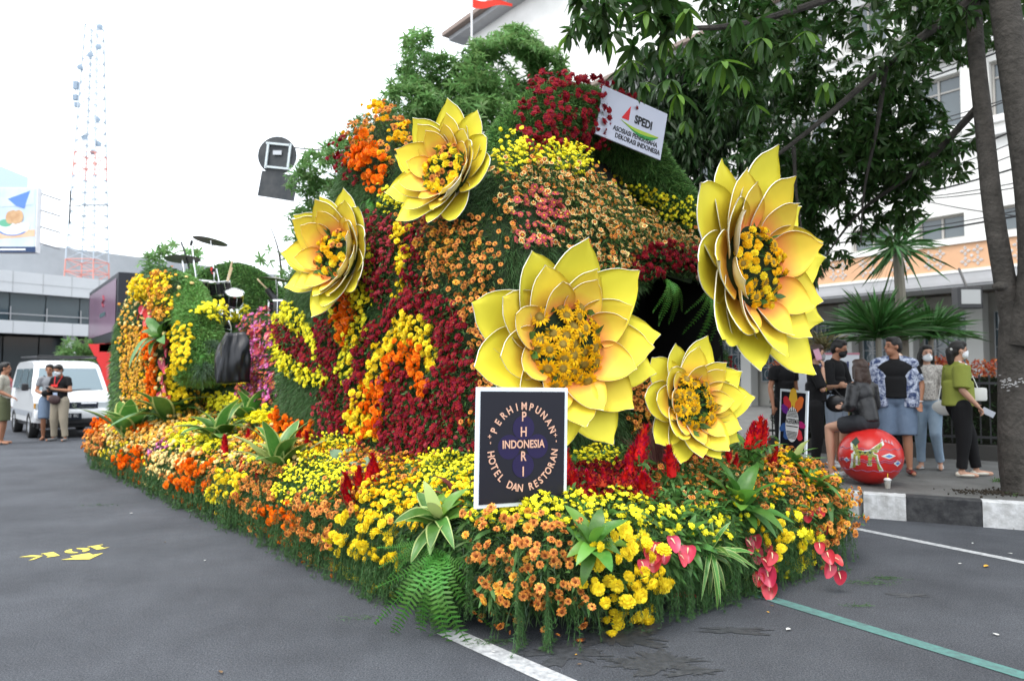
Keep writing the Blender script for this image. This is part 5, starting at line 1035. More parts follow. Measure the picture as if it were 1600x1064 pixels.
# ================================================================ GIANT FOAM SUNFLOWERS
def petal_mat(name, tip, basec, L):
    m = D.materials.new(name); m.use_nodes = True; n = m.node_tree.nodes; l = m.node_tree.links; b = n['Principled BSDF']
    tc = n.new('ShaderNodeTexCoord'); sp = n.new('ShaderNodeSeparateXYZ'); l.new(tc.outputs['Generated'], sp.inputs[0])
    nz = n.new('ShaderNodeTexNoise'); nz.inputs['Scale'].default_value = 2.2; l.new(tc.outputs['Object'], nz.inputs['Vector'])
    ad = n.new('ShaderNodeMath'); ad.operation = 'MULTIPLY_ADD'; ad.inputs[1].default_value = .25; l.new(nz.outputs['Fac'], ad.inputs[0]); l.new(sp.outputs['Y'], ad.inputs[2])
    r = n.new('ShaderNodeValToRGB'); r.color_ramp.elements[0].position = .22; r.color_ramp.elements[1].position = .72; r.color_ramp.elements[0].color = (*basec, 1); r.color_ramp.elements[1].color = (*tip, 1)
    l.new(ad.outputs[0], r.inputs[0]); o = n.new('ShaderNodeObjectInfo'); h = n.new('ShaderNodeHueSaturation'); l.new(r.outputs[0], h.inputs['Color'])
    ma = n.new('ShaderNodeMath'); ma.operation = 'MULTIPLY_ADD'; ma.inputs[1].default_value = .12; ma.inputs[2].default_value = .94; l.new(o.outputs['Random'], ma.inputs[0]); l.new(ma.outputs[0], h.inputs['Value'])
    l.new(h.outputs[0], b.inputs['Base Color']); b.inputs['Roughness'].default_value = .55; b.inputs['Specular IOR Level'].default_value = .25
    bp = n.new('ShaderNodeBump'); bp.inputs['Strength'].default_value = .12; n2 = n.new('ShaderNodeTexNoise'); n2.inputs['Scale'].default_value = 35; l.new(tc.outputs['Object'], n2.inputs['Vector']); l.new(n2.outputs['Fac'], bp.inputs['Height']); l.new(bp.outputs[0], b.inputs['Normal'])
    return m
PM_out = petal_mat('sprayed_foam_outer_petal', (.88, .78, .060), (.84, .60, .05), 1); PM_mid = petal_mat('sprayed_foam_middle_petal', (.92, .72, .06), (.90, .40, .07), 1); PM_in = petal_mat('sprayed_foam_inner_petal', (.92, .66, .07), (.90, .24, .07), 1)
PM_back = mat('bare_foam_petal_back', (.62, .58, .52), .7, mottled=((.45, .40, .33), 3, .5)); PM_edge = mat('white_foam_edge', (.80, .78, .68), .7)
def petal_mesh(w, cup, curl, m, seed, th=.011):
    """length 1 along +y, width w; thick foam sheet"""
    rr = random.Random(seed); nu, nv = 8, 12; top = []; tw = rr.uniform(-.08, .08); cv = curl*rr.uniform(.7, 1.3); cp_ = cup*rr.uniform(.8, 1.2)
    for j in range(nv+1):
        t = j/nv; prof = (math.sin(PI*(t**.85*.76+.20)))**.9 if t < .999 else 0
        prof = max(prof, 0); wd = w*.5*min(1, prof)*(1 if t < .8 else (1-((t-.8)/.2)**1.6)*.93+.07)
        if j == nv: wd = .003
        for i in range(nu+1):
            s = (i/nu)*2-1; x = s*wd+tw*t*t*.5; z = cp_*(s*wd/(w*.5))**2*w*.5 + cv*t*t - .05*math.sin(PI*t)
            if abs(s) > .7: z += .012*math.sin(9*t+seed)
            top.append(Vector((x, t, z+tw*s*t*.4)))
    N = []
    g = lambda i, j: top[j*(nu+1)+i]
    for j in range(nv+1):
        for i in range(nu+1):
            a = g(min(i+1, nu), j)-g(max(i-1, 0), j); b_ = g(i, min(j+1, nv))-g(i, max(j-1, 0)); q = a.cross(b_); N.append(q.normalized() if q.length > 1e-7 else Vector((0, 0, 1)))
    bot = [p-n_*th for p, n_ in zip(top, N)]; k = len(top); b = MB(); b.v = [tuple(p) for p in top+bot]
    for j in range(nv):
        for i in range(nu):
            a, c, d, e = j*(nu+1)+i, j*(nu+1)+i+1, (j+1)*(nu+1)+i+1, (j+1)*(nu+1)+i
            b.f += [(a, c, d, e), (k+e, k+d, k+c, k+a)]; b.m += [0, 1]
    brd = [j*(nu+1) for j in range(nv+1)], [j*(nu+1)+nu for j in range(nv+1)]
    for q, L in enumerate(brd):
        for j in range(nv):
            f = (L[j], L[j+1], k+L[j+1], k+L[j]); b.f.append(f if q else f[::-1]); b.m.append(2)
    me = D.meshes.new('petal'); me.from_pydata(b.v, [], b.f)
    for mm in (m, PM_back, PM_edge): me.materials.append(mm)
    me.polygons.foreach_set('material_index', b.m); me.polygons.foreach_set('use_smooth', [i != 2 for i in b.m]); me.update(); return me
PETS = {}
for kq, (w_, cup_, curl_, mm) in dict(out=(.82, .24, .09, PM_out), mid=(.88, .28, .11, PM_mid), inn=(.90, .30, .13, PM_in)).items():
    PETS[kq] = [petal_mesh(w_, cup_, curl_, mm, s*7+len(kq)) for s in range(3)]
def big_flower(label, c, nrm, R, tilt, rc, mix_, nh, hr, roll=0., bowl=.5, arm=None, squash=1.):
    root = thing('foam_sunflower', label, 'flower ornament', tuple(c), 0, 'giant foam sunflowers fixed to the float')
    root.rotation_mode = 'QUATERNION'; q = Vector(nrm).normalized().to_track_quat('Z', 'Y') @ Quaternion((0, 0, 1), roll); root.rotation_quaternion = q
    for ring, (kind, n, L, al, r0, z0, ph) in enumerate((('out', 10, .68, tilt, .30, -.05, 0), ('mid', 9, .56, tilt+8, .27, .0, .5), ('inn', 8, .40, tilt+17, .29, .04, .2))):
        for i in range(n):
            a = 2*PI*(i+ph)/n+random.uniform(-.12, .12); al_ = math.radians(al+random.uniform(-8, 8)); L_ = L*R*random.uniform(.88, 1.10)
            rot = Quaternion((0, 0, 1), a-PI/2) @ Quaternion((1, 0, 0), al_) @ Quaternion((0, 1, 0), random.uniform(-.12, .16))
            p = Vector((math.cos(a)*r0*R, math.sin(a)*r0*R, z0*R)); inst('petal', random.choice(PETS[kind]), root, p, rot, L_)
    b = MB(); b.lathe([(.001, -.02*R), (rc*1.05*R, .0*R), (rc*R*1.02, .06*R), (.001, .09*R)], 24); b.build('centre_pad', M_base, root)
    b = MB(); b.lathe([(.001, -.08*R), (.36*R, -.06*R), (.40*R, -.03*R), (.001, -.03*R)], 24); b.build('back_plate', PM_back, root)
    if arm: b = MB(); b.tube([(0, 0, -.03*R), (0, 0, -arm)], .03, 8); b.build('mounting_post', mat('brown_painted_post', (.16, .10, .07), .6), root)
    pts = []; t = 0
    while len(pts) < nh and t < 6000:
        t += 1; x, y = random.uniform(-rc, rc)*R, random.uniform(-rc, rc)*R
        if math.hypot(x, y) > rc*R or any((x-a)**2+(y-b_)**2 < (hr*1.25)**2 for a, b_ in pts): continue
        pts.append((x, y))
    qi = q.inverted(); down = qi @ Vector((0, -.2, -.5))
    for i, (x, y) in enumerate(pts):
        kind, col, s = mix_[i % len(mix_)] if isinstance(mix_[0], tuple) else mix_
        rr = math.hypot(x, y)/(rc*R); z = (.16-.08*rr*rr)*R; d = (Vector((x, y, 0)).normalized()*rr*.8+Vector((0, 0, 1))+down*.35+Vector((random.gauss(0, .25), random.gauss(0, .25), 0))).normalized()
        inst('flower_head', random.choice(head_meshes(kind, col)), root, (x, y, z+random.uniform(-.02, .03)), d.to_track_quat('Z', 'Y') @ Quaternion((0, 0, 1), random.uniform(0, 6)), s*random.uniform(.8, 1.15))
    n = 75; a = rng.uniform(0, 2*PI, n); r = rc*R*np.sqrt(rng.random(n)); P = np.stack([r*np.cos(a), r*np.sin(a), np.full(n, .07*R)], 1)
    joined('leaves', [blades(P, unit(rng.normal(size=P.shape)*.7+np.array([0, 0, .9])), rng.uniform(.05, .13, n), rng.uniform(.02, .05, n), .1, 2, 0)], [G_leaf], root)
    return root
SUNH = [('sun', 'sun', .07)]; 
big_flower('largest yellow foam sunflower, facing forward behind the black square sign', at(880, 542, 4.62), (.42, -.9, .03), .69, 15, .40, SUNH*2, 34, .038, roll=.25, arm=.5)
big_flower('tall yellow foam sunflower turned to the right at the far right corner', at(1172, 420, 5.75), (.62, -.78, .04), .98, 13, .33, [('pompon', 'gold', .036), ('pompon', 'yellow', .034), ('sun', 'sun', .05), ('pompon', 'gold', .03)], 62, .030, roll=.1, arm=.5)
big_flower('small lowest yellow foam sunflower on the front beside the purple grass tuft', at(1078, 632, 4.95), (.44, -.89, .10), .47, 18, .40, [('sun', 'sun', .050)], 26, .026, roll=.6, arm=.4)
big_flower('yellow foam sunflower at the upper left of the cabin, above the maroon band', at(700, 270, 5.35), (-.55, -.78, .16), .54, 28, .36, [('pompon', 'yellow', .034), ('pompon', 'yellow', .03), ('cup', 'copper', .026)], 46, .022, roll=.3, arm=.4)
big_flower('yellow foam sunflower at the left rear of the cabin, cupped against the sky', at(530, 400, 6.3), (-.56, -.80, .10), .63, 26, .36, [('pompon', 'yellow', .036), ('cup', 'copper', .03), ('pompon', 'gold', .032)], 44, .027, roll=.0, arm=.5)

# ================================================================ LEAFY PLANTS
def leaf_mesh(w, L=1., droop=.35, fold=.12, mats=None, margin=.0, seed=0, nv=9):
    rr = random.Random(seed); nu = 6; b = MB()
    for j in range(nv+1):
        t = j/nv; wd = w*.5*math.sin(PI*min(1, t**.8*.93+.05))**.8 if j < nv else .002
        ang = droop*t*t
        y = L*(t-.18*droop*t**3); z = -.55*droop*t*t*L+.22*L*t*(1-t)
        for i in range(nu+1): s = i/nu*2-1; s = math.copysign(abs(s)**.6, s); b.v.append((s*wd, y, z+fold*abs(s)*wd*2+.012*math.sin(12*t+seed)*abs(s)))
    for j in range(nv):
        for i in range(nu):
            b.f.append((j*(nu+1)+i, j*(nu+1)+i+1, (j+1)*(nu+1)+i+1, (j+1)*(nu+1)+i)); b.m.append(1 if (margin and i in (0, nu-1)) else 0)
    me = D.meshes.new('leaf'); me.from_pydata(b.v, [], b.f)
    for mm in mats: me.materials.append(mm)
    me.polygons.foreach_set('material_index', b.m); me.polygons.foreach_set('use_smooth', [True]*len(b.f)); me.update(); return me
LV = dict(broad=[leaf_mesh(.36, 1, d, .12, [G_broad, G_mid], 1, i) for i, d in enumerate((.3, .75, 1.2))], lime=[leaf_mesh(.36, 1, d, .12, [G_light, G_mid], 0, i) for i, d in enumerate((.3, .6, 1.))],
          green=[leaf_mesh(.34, 1, d, .10, [G_broad], 0, i) for i, d in enumerate((.4, .8, 1.3))], cream=[leaf_mesh(.30, 1, .3, .12, [G_mid], 0, 5)], prayer=[leaf_mesh(.55, 1, .6, .06, [G_prayer, G_prayer2], 0, 3)],
          strap=[leaf_mesh(.13, 1, d, .12, [G_broad, G_mid], 1, i) for i, d in enumerate((.7, 1.1, 1.4))], red=[leaf_mesh(.16, 1, d, .1, [mat('dark_red_leaf', (.20, .06, .05), .4, 0, .2, trans=.2)], 0, i) for i, d in enumerate((.6, 1.))])
def surf_hit(px, py):
    d = cF+Vector((1, 0, 0))*((px-800)/FPX)+cU*((532-py)/FPX); h = bvh.ray_cast(CAM, d.normalized(), 60)
    return h[0]
def rosette(name, label, p, R, n, kinds, tilt=(15, 60), lean=(0, 0), group=None, cat='plant', stem=None):
    root = thing(name, label, cat, tuple(p), 0, group)
    n = int(n*1.35)
    for i in range(n):
        a = i*2.4+random.uniform(-.4, .4); al = math.radians(90-random.uniform(*tilt)); al = math.radians(tilt[1]-(tilt[1]-tilt[0])*(i/n)) + random.uniform(-.1, .1)
        rot = Quaternion((0, 1, 0), lean[0]) @ Quaternion((1, 0, 0), lean[1]) @ Quaternion((0, 0, 1), a) @ Quaternion((1, 0, 0), PI/2-al)
        inst('leaf', random.choice(LV[random.choice(kinds)]), root, (0, 0, .02*i/n), rot, tuple(R*(1.4 if name == 'dracaena_plant' else 1.1)*q_ for q_ in (random.uniform(.7, 1.0), random.uniform(.6, 1.1), random.uniform(.5, 1.3))))
    return root
PG = 'leafy plants set among the flowers'
def pl(px, py, dz=.0, back=.04):
    h = surf_hit(px, py)
    if h is None: h = at(px, py, 5)
    return h+Vector((0, 0, dz))
rosette('dracaena_plant', 'largest cream edged leafy plant standing in the left bed near the cabin', pl(436, 742), .40, 13, ['broad', 'broad', 'broad', 'cream'], (8, 60), group=PG)
rosette('dracaena_plant', 'cream edged leafy plant in the left bed behind the red plumes', pl(342, 696), .46, 12, ['broad'], (8, 60), group=PG)
rosette('dracaena_plant', 'slender cream edged plant leaning right above the orange row', pl(392, 668), .48, 9, ['broad'], (8, 55), group=PG)
rosette('dracaena_plant', 'cream edged leafy plant at the foot of the rear wall', pl(262, 662), .52, 13, ['broad', 'broad', 'green'], (8, 60), group=PG)
rosette('dracaena_plant', 'cream edged leafy plant furthest back at the rear tip', pl(200, 690), .60, 11, ['broad'], (8, 50), group=PG)
rosette('dracaena_plant', 'lime green plant above the orange column on the rear wall', pl(258, 530), .40, 10, ['broad', 'green'], (20, 80), lean=(-.6, .5), group=PG)
rosette('dracaena_plant', 'bright green broad leaved plant on the front rim below the sign', pl(925, 862)+Vector((0, -.1, .03)), .20, 11, ['lime', 'green'], (10, 85), lean=(0, .5), group=PG)
rosette('dracaena_plant', 'lime leafed plant with reddish leaves above the sword ferns', pl(694, 822)+Vector((-.02, -.08, .03)), .215, 14, ['lime', 'lime', 'cream', 'broad'], (15, 95), lean=(-.15, .5), group=PG)
rosette('cordyline_plant', 'reddish brown strap leaved plant behind the lime leaves near the sign', pl(716, 790), .26, 9, ['red'], (20, 80), group=PG)
rosette('dracaena_plant', 'light green leafy plant in the front right bed below the lower foam flower', pl(1150, 800), .26, 15, ['lime', 'green', 'green'], (15, 80), lean=(.2, .3), group=PG)
rosette('dracaena_plant', 'green leafy plant with two tall leaves right of the lower foam flower', pl(1176, 740), .27, 9, ['green', 'lime'], (10, 65), group=PG)
rosette('dracaena_plant', 'pale green leafy plant in front of the small poster', pl(1240, 735), .20, 13, ['green', 'lime', 'cream'], (8, 60), group=PG)
rosette('dracaena_plant', 'lime green leafy plant leaning right below the small poster', pl(1268, 768), .22, 14, ['lime', 'green'], (15, 85), lean=(.35, .1), group=PG)
rosette('spider_plant', 'striped spider plant draped over the front skirt right of the anthuriums', pl(1100, 880)+Vector((0, -.12, .08)), .27, 26, ['strap'], (20, 115), lean=(0, .7), group=PG)
rosette('spider_plant', 'striped spider plant hanging lower on the front skirt', pl(1118, 920)+Vector((-.02, -.12, .02)), .22, 18, ['strap'], (30, 120), lean=(-.3, .9), group=PG)
rosette('prayer_plant', 'silver striped prayer plant with round leaves in the left bed by the cabin', pl(538, 724), .17, 16, ['prayer'], (25, 100), lean=(-.3, .4), group=PG)
rosette('prayer_plant', 'silver leafed prayer plant spilling towards the lemon mound', pl(570, 740), .15, 12, ['prayer'], (25, 100), lean=(0, .6), group=PG)
# green leaf tuft of the anthurium area
rosette('anthurium_foliage', 'mid green pointed leaves behind the pink anthuriums on the front skirt', pl(1070, 855), .20, 22, ['green'], (10, 110), lean=(0, .6), group=PG)
# grasses
def grass(label, p, n, L, W, m, spreadv=.35, droop=.3, name='grass_tuft', up=1.):
    root = thing(name, label, 'ornamental grass', tuple(p)); P = rng.normal(size=(n, 3))*.02*np.array([1, 1, 0]); d = unit(rng.normal(size=(n, 3))*spreadv+np.array([0, 0, up]))
    joined('blade', [blades(P, d, L*rng.uniform(.5, 1.1, n), W, droop, 3, 0)], [m], root); return root
M_pg = gm('purple_grass_blade', (.22, .10, .09), .35); M_rg = gm('rust_red_grass_blade', (.38, .09, .06), .3); M_gg = gm('fine_green_grass_blade', (.10, .20, .05), .3)
grass('purple brown grass tuft rising left of the lower foam flower', pl(1032, 742), 220, .44, .007, M_pg, .25, .15)
grass('rusty red grass tuft on the rear slope beside the wrapped speaker', pl(306, 625), 200, .55, .010, M_rg, .45)
grass('fine green grass tuft below the yellow column of the rear wall', pl(322, 640), 260, .45, .009, M_gg, .5)
grass('fine green grass tuft at the foot of the amber curtain', pl(288, 650), 200, .4, .009, M_gg, .5)
for lb_, px, py, L in (('fine fern hump under the lemon cap below the drum kit', 330, 540, .35), ('second fine fern hump right of the first below the drum kit', 372, 540, .3), ('blue green fern mass between yellow column and wrapped speaker', 318, 575, .35), ('fern cushion under the yellow row before the wrapped speaker', 365, 615, .3)):
    grass(lb_, pl(px, py), 1100, L*.55, .004, G_grey, 1.1, .5, 'fern_cushion', .7)
# red celosia plumes
CEL = [(548, 792, .17), (560, 776, .14), (572, 768, .15), (588, 760, .15), (556, 802, .12), (472, 700, .14), (482, 708, .11), (352, 722, .14), (490, 694, .08), (296, 690, .08), (388, 700, .1), (400, 696, .1), (868, 778, .17), (884, 770, .18), (892, 780, .12), (974, 762, .17), (992, 772, .16), (1004, 784, .14), (968, 782, .13), (1020, 790, .13), (930, 782, .12), (948, 776, .11), (996, 684, .17), (1002, 700, .16), (984, 706, .13), (1050, 708, .15), (1120, 716, .12), (1168, 706, .13), (1180, 704, .15), (1192, 700, .12), (1142, 740, .12), (1150, 746, .1), (1196, 736, .12), (1206, 742, .11), (1212, 730, .1), (378, 745, .1), (404, 762, .08)]
cg = {}
for px, py, h in CEL:
    p = pl(px, py) if not (980 < px < 1060 and py < 720) else at(px, py+40, 4.72)
    key = 0 if px < 420 else 1 if px < 520 else 2 if px < 620 else 3 if px < 960 and py > 740 else 4 if py > 744 and px < 1100 else 5 if px < 1100 else 6
    cg.setdefault(key, []).append((p, h, px))
names = {0: 'scattered small red celosia plumes among the left bed plants', 1: 'dark red celosia plumes beside the prayer plant', 2: 'bright red celosia plume group on the left rim', 3: 'red celosia plumes overlapping the lower right corner of the square sign', 4: 'red celosia plumes right of the dark red carpet', 5: 'tall red celosia plumes mixed with the purple grass', 6: 'red celosia plumes at the right below the maroon column'}
for k, lst in cg.items():
    c = sum((p for p, _, _ in lst), Vector())/len(lst); root = thing('celosia_plant', names[k], 'flowers', tuple(c), 0, 'celosia plants with red plumes')
    for p, h, _ in lst:
        q = Vector((random.gauss(0, .18), random.gauss(0, .18), 1)).to_track_quat('Z', 'Y'); h = h*(p.y/5.)**.5
        inst('plume', random.choice(head_meshes('celosia', 'scarlet')), root, p-c+Vector((0, 0, .02)), q, (h*1.35, h*1.35, h*1.6))
    n = 30*len(lst); P = np.array([list(lst[i % len(lst)][0]-c) for i in range(n)])+rng.normal(size=(n, 3))*.03; joined('leaves', [blades(P, unit(rng.normal(size=P.shape)+np.array([0, 0, .6])), rng.uniform(.05, .1, n), .02, .3, 2, 0)], [G_leaf], root)
# anthuriums: (label, [(px,py,size)], colour)
def anthuriums(label, lst, col, dep=-.14, face=(0, -1, .15)):
    c = pl(lst[0][0], lst[0][1]); root = thing('anthurium_plant', label, 'flowers', tuple(c), 0, 'anthurium plants')
    gr = []
    for px, py, s, tl in lst:
        h = surf_hit(px, py); h = h if h is not None else at(px, py, c.y); p = h+(CAM-h).normalized()*-dep
        nrm = Vector((face[0]+random.gauss(0, .5), face[1]+random.gauss(0, .2), face[2]+tl+random.gauss(0, .25))).normalized(); z = nrm; y = Vector((random.gauss(0, .3), -.2, -1)); y = (y-z*y.dot(z)).normalized(); x = y.cross(z)
        q = Matrix((x, y, z)).transposed().to_quaternion(); inst('spathe', head_meshes('anth', col)[0], root, p-c, q, s*1.65*random.uniform(.75, 1.15)); gr.append((p-c, h-c))
    b = MB()
    for a, e in gr: b.tube([a, (a+e)/2+Vector((0, 0, .02)), e], .004, 5)
    b.build('stems', G_stem, root)['kind'] = 'stuff'; return root
anthuriums('pink anthurium bouquet hanging on the front skirt left of the spider plant', [(1010, 925, .062, .1), (1025, 850, .062, .7), (1040, 862, .055, .5), (1062, 866, .055, .5), (1022, 868, .05, .4), (1042, 905, .058, .2), (1070, 905, .058, .3), (1052, 925, .058, .2), (1080, 928, .055, .2), (1046, 962, .066, .0), (1048, 840, .05, .7), (1075, 855, .05, .7), (1002, 876, .045, .3)], 'anth', -.22)
anthuriums('deep pink anthurium fan on the front skirt right of the spider plant', [(1166, 842, .06, .5), (1180, 838, .055, .6), (1190, 850, .05, .6), (1176, 856, .06, .4), (1192, 872, .06, .3), (1198, 888, .06, .2), (1188, 896, .06, .1), (1200, 910, .065, .0), (1194, 926, .065, .0), (1172, 868, .05, .3), (1206, 862, .05, .5)], 'anthred', -.17)
anthuriums('pink anthurium cluster hidden in the copper spray at the right', [(1280, 848, .05, .3), (1292, 862, .05, .3), (1302, 870, .055, .2), (1296, 880, .055, .1), (1310, 892, .05, .0), (1286, 822, .05, .5), (1262, 800, .05, .7), (1276, 796, .05, .7)], 'anthred', -.17)
anthuriums('pink anthurium column between orange and yellow columns on the rear wall', [(258, 528, .09, .2), (262, 545, .09, .1), (256, 560, .09, .1), (262, 572, .09, .1), (255, 585, .08, .1), (258, 600, .08, .1), (252, 612, .08, .1), (262, 620, .08, .1), (266, 532, .08, .3)], 'anth', -.12, (-.5, -.8, .1))
anthuriums('pink anthurium bunch near the top left of the rear wall', [(226, 480, .08, .3), (234, 486, .08, .2), (220, 490, .07, .2), (230, 500, .07, .1)], 'anth', -.2, (-.5, -.8, .1))
anthuriums('red pink anthuriums above the magenta orchids', [(400, 520, .09, .4), (412, 514, .09, .5), (422, 520, .08, .4), (408, 540, .08, .2), (396, 556, .08, .2), (416, 562, .08, .2), (428, 582, .08, .1), (400, 584, .08, .1)], 'anth', -.25, (-.3, -.9, .2))
# sword ferns: arching fronds
def frond_mesh(droop, seed, pairs=24, w=.075):
    rr = random.Random(seed); b = MB(); pts = []
    for i in range(pairs+1):
        t = i/pairs; pts.append(Vector((0, .62*t*(1.25-.55*droop*t), .28*math.sin(PI*min(1, t*1.1))*(1-droop*.5)-droop*.75*t*t)))
    for i in range(1, pairs+1):
        t = i/pairs; p = pts[i]; T_ = (pts[i]-pts[i-1]).normalized(); L = w*(math.sin(PI*(t*.86+.10))**.7)*rr.uniform(.85, 1.1)
        for s in (-1, 1):
            d = (Vector((s, 0, 0))+T_*.35+Vector((0, 0, -.15))).normalized(); wv = T_*.0075
            b.add([p-wv, p+wv, p+d*L*.6+wv*1.1, p+d*L, p+d*L*.6-wv*1.1], [(0, 1, 2, 3, 4)])
    b.tube(pts[::4]+[pts[-1]], .003, 3, cap=False)
    me = D.meshes.new('frond'); me.from_pydata(b.v, [], b.f); me.materials.append(G_frond); me.update(); return me
FR = [frond_mesh(d, i) for i, d in enumerate((.5, .8, 1.1, 1.4))]; FRD = [frond_mesh(d, i) for i, d in enumerate((1.4, 1.7))]
def fern(label, p, n, L, a0, a1, meshes=FR, tilt=(0, .5)):
    root = thing('sword_fern', label, 'fern', tuple(p), 0, 'sword ferns with arching fronds')
    for i in range(n):
        a = a0+(a1-a0)*(i+.5)/n+random.uniform(-.15, .15); rot = Quaternion((0, 0, 1), a-PI/2) @ Quaternion((1, 0, 0), -random.uniform(*tilt))
        inst('frond', random.choice(meshes), root, (random.gauss(0, .02), random.gauss(0, .02), random.gauss(0, .02)), rot, L*random.uniform(.75, 1.1))
    return root
FH = [frond_mesh(d, 40+i, 24, .062) for i, d in enumerate((.10, .28, .45))]
def hang_fern(label, p, out, lst):
    """fronds that fan out and hang down; lst: (sideways angle in degrees from straight down, length, lift)"""
    root = thing('sword_fern', label, 'fern', tuple(p), 0, 'sword ferns with arching fronds'); out = Vector(out).normalized(); sd_ = Vector((0, 0, 1)).cross(out).normalized()*-1
    for a, L, lf in lst:
        a = math.radians(a+random.uniform(-5, 5)); y = (Vector((0, 0, -1))*math.cos(a)-sd_*math.sin(a)+out*(lf+random.uniform(0, .15))).normalized(); z = (out-y*out.dot(y)).normalized(); x = y.cross(z)
        inst('frond', random.choice(FH), root, out*random.uniform(.0, .05), Matrix((x, y, z)).transposed().to_quaternion(), L*1.5)
    return root
hang_fern('large sword fern with long fronds hanging to the road at the front left corner', pl(694, 858)+Vector((0, -.10, .03)), (-.1, -1, 0), [(-44, .52, .3), (-30, .58, .25), (-16, .54, .3), (-3, .58, .2), (9, .54, .25), (20, .55, .2), (33, .48, .3), (-60, .40, .5), (50, .38, .4), (-9, .40, .5), (70, .3, .4)])
hang_fern('small sword fern just above the long hanging fronds', pl(676, 846)+Vector((0, -.10, .05)), (-.2, -1, 0), [(-75, .28, .5), (-60, .3, .5), (-45, .32, .5), (-20, .3, .6), (10, .28, .6), (40, .28, .5), (70, .26, .5)])
hang_fern('sword fern hanging from the right part of the cave roof', pl(1096, 452)+Vector((0, -.14, .0)), (.2, -1, 0), [(-25, .42, .2), (-15, .46, .2), (-5, .5, .1), (5, .5, .15), (14, .48, .1), (24, .44, .2), (35, .38, .2), (-38, .3, .3), (45, .3, .3)])
hang_fern('sword fern hanging from the left part of the cave roof', pl(1034, 440)+Vector((0, -.12, .0)), (.2, -1, 0), [(-30, .28, .2), (-16, .3, .2), (-4, .34, .1), (8, .36, .15), (20, .34, .1), (32, .3, .2)])
fern('sword fern below the orange marigolds on the left shoulder', pl(584, 318), 10, .52, PI*.9, PI*1.8, FR[2:]+FRD)
fern('sword fern sticking out against the sky on the left shoulder', pl(575, 215), 6, .6, PI*.7, PI*1.2, FR[:2], (-.9, .0))
fern('sword fern between the magenta orchids and the yellow row', pl(340, 625), 9, .45, PI*.9, PI*1.9, FR[1:3])
fern('sword fern tucked behind the middle of the yellow row', pl(315, 556), 8, .42, PI*.9, PI*1.9, FR[1:3])
# ================================================================ SIGNS ON THE FLOAT
def quad_frame(tl, tr, br, bl):
    c = (tl+tr+br+bl)/4; x = ((tr-tl)+(br-bl)); W = x.length/2; x.normalize(); y = ((tl-bl)+(tr-br)); Hh = y.length/2; z = x.cross(y).normalized(); y = z.cross(x)
    return c, Matrix((x, y, z)).transposed().to_quaternion(), W, Hh
def sign_root(name, label, c, q, cat='sign'):
    r = thing(name, label, cat, tuple(c)); r.rotation_mode = 'QUATERNION'; r.rotation_quaternion = q; return r
M_ww = mat('white_sign_frame', (.74, .80, .86), .5); M_navy = mat('near_black_sign_panel', (.012, .012, .020), .45); M_peach = mat('peach_lettering', (.72, .42, .30), .5); M_purp = mat('deep_violet_emblem', (.017, .011, .058), .5)
c, q, W, Hh = quad_frame(at(744, 604, 4.02), at(886, 607, 4.28), at(884, 784, 4.28), at(741, 796, 4.02))
sr = sign_root('hotel_association_sign', 'black square sign with violet clover emblem and a ring of peach lettering', c, q)
b = MB(); b.box((0, 0, 0), (W, Hh, .018), bev=.003); b.build('board', M_ww, sr); b = MB(); m_ = .022; b.box((0, 0, .0105), (W-2*m_, Hh-2*m_, .004)); b.build('panel', M_navy, sr)
b = MB()
for dx, dy in ((0, .105), (0, -.105), (-.085, 0), (.085, 0)): b.lathe([(.001, .0006), (.068, .0006), (.068, 0), (.001, 0)], 26, (dx*W/.55, dy, .0128+.0004*(dx > 0)+.0008*(dy > 0)+.0012*(dy < 0)))
b.build('emblem', M_purp, sr)
I4 = Quaternion((1, 0, 0, 0)); tz = .0155
for i, ch in enumerate('PH'): text_on(ch, sr, (0, .165-.085*i, tz), I4, .075, M_peach, .8, .0012, .0008)
for i, ch in enumerate('RI'): text_on(ch, sr, (0, -.055-.085*i, tz), I4, .075, M_peach, .8, .0012, .0008)
text_on('INDONESIA', sr, (0, .012, tz+.0006), I4, .062, M_peach, .78*W/.55, .0012, .0008)
def ring_text(s, a0, a1, rx_, ry_, size, flip):
    n = len(s)
    for i, ch in enumerate(s):
        if ch == ' ': continue
        a = math.radians(a0+(a1-a0)*i/(n-1)); p = (rx_*math.cos(a), ry_*math.sin(a), tz); t = math.atan2(math.sin(a)*rx_, math.cos(a)*ry_)
        text_on(ch, sr, p, Quaternion((0, 0, 1), t-PI/2 if not flip else t+PI/2), size, M_peach, .85, .0012, .0008)
ring_text('PERHIMPUNAN', 156, 24, W*.345, Hh*.34, .058, False); ring_text('HOTEL DAN RESTORAN', 189, 351, W*.355, Hh*.35, .058, True)
for s in (-1, 1):
    for dy, ch in ((.075, '-'), (.045, '+'), (.010, '-')): text_on(ch, sr, (s*(W*.36+(.0 if dy != .075 else -.008)), dy+.015, tz), Quaternion((0, 0, 1), PI/2+(.3*s if dy == .075 else 0)), .045, M_peach)
b = MB(); b.tube([(0, -Hh*.4, -.02), (0, -Hh*.62, -.04)], .012, 6); b.tube([(-.2, 0, -.012), (-.2, -Hh*.62, -.03)], .012, 6); b.tube([(.2, 0, -.012), (.2, -Hh*.62, -.03)], .012, 6); b.build('stake', M_bmetal, sr)
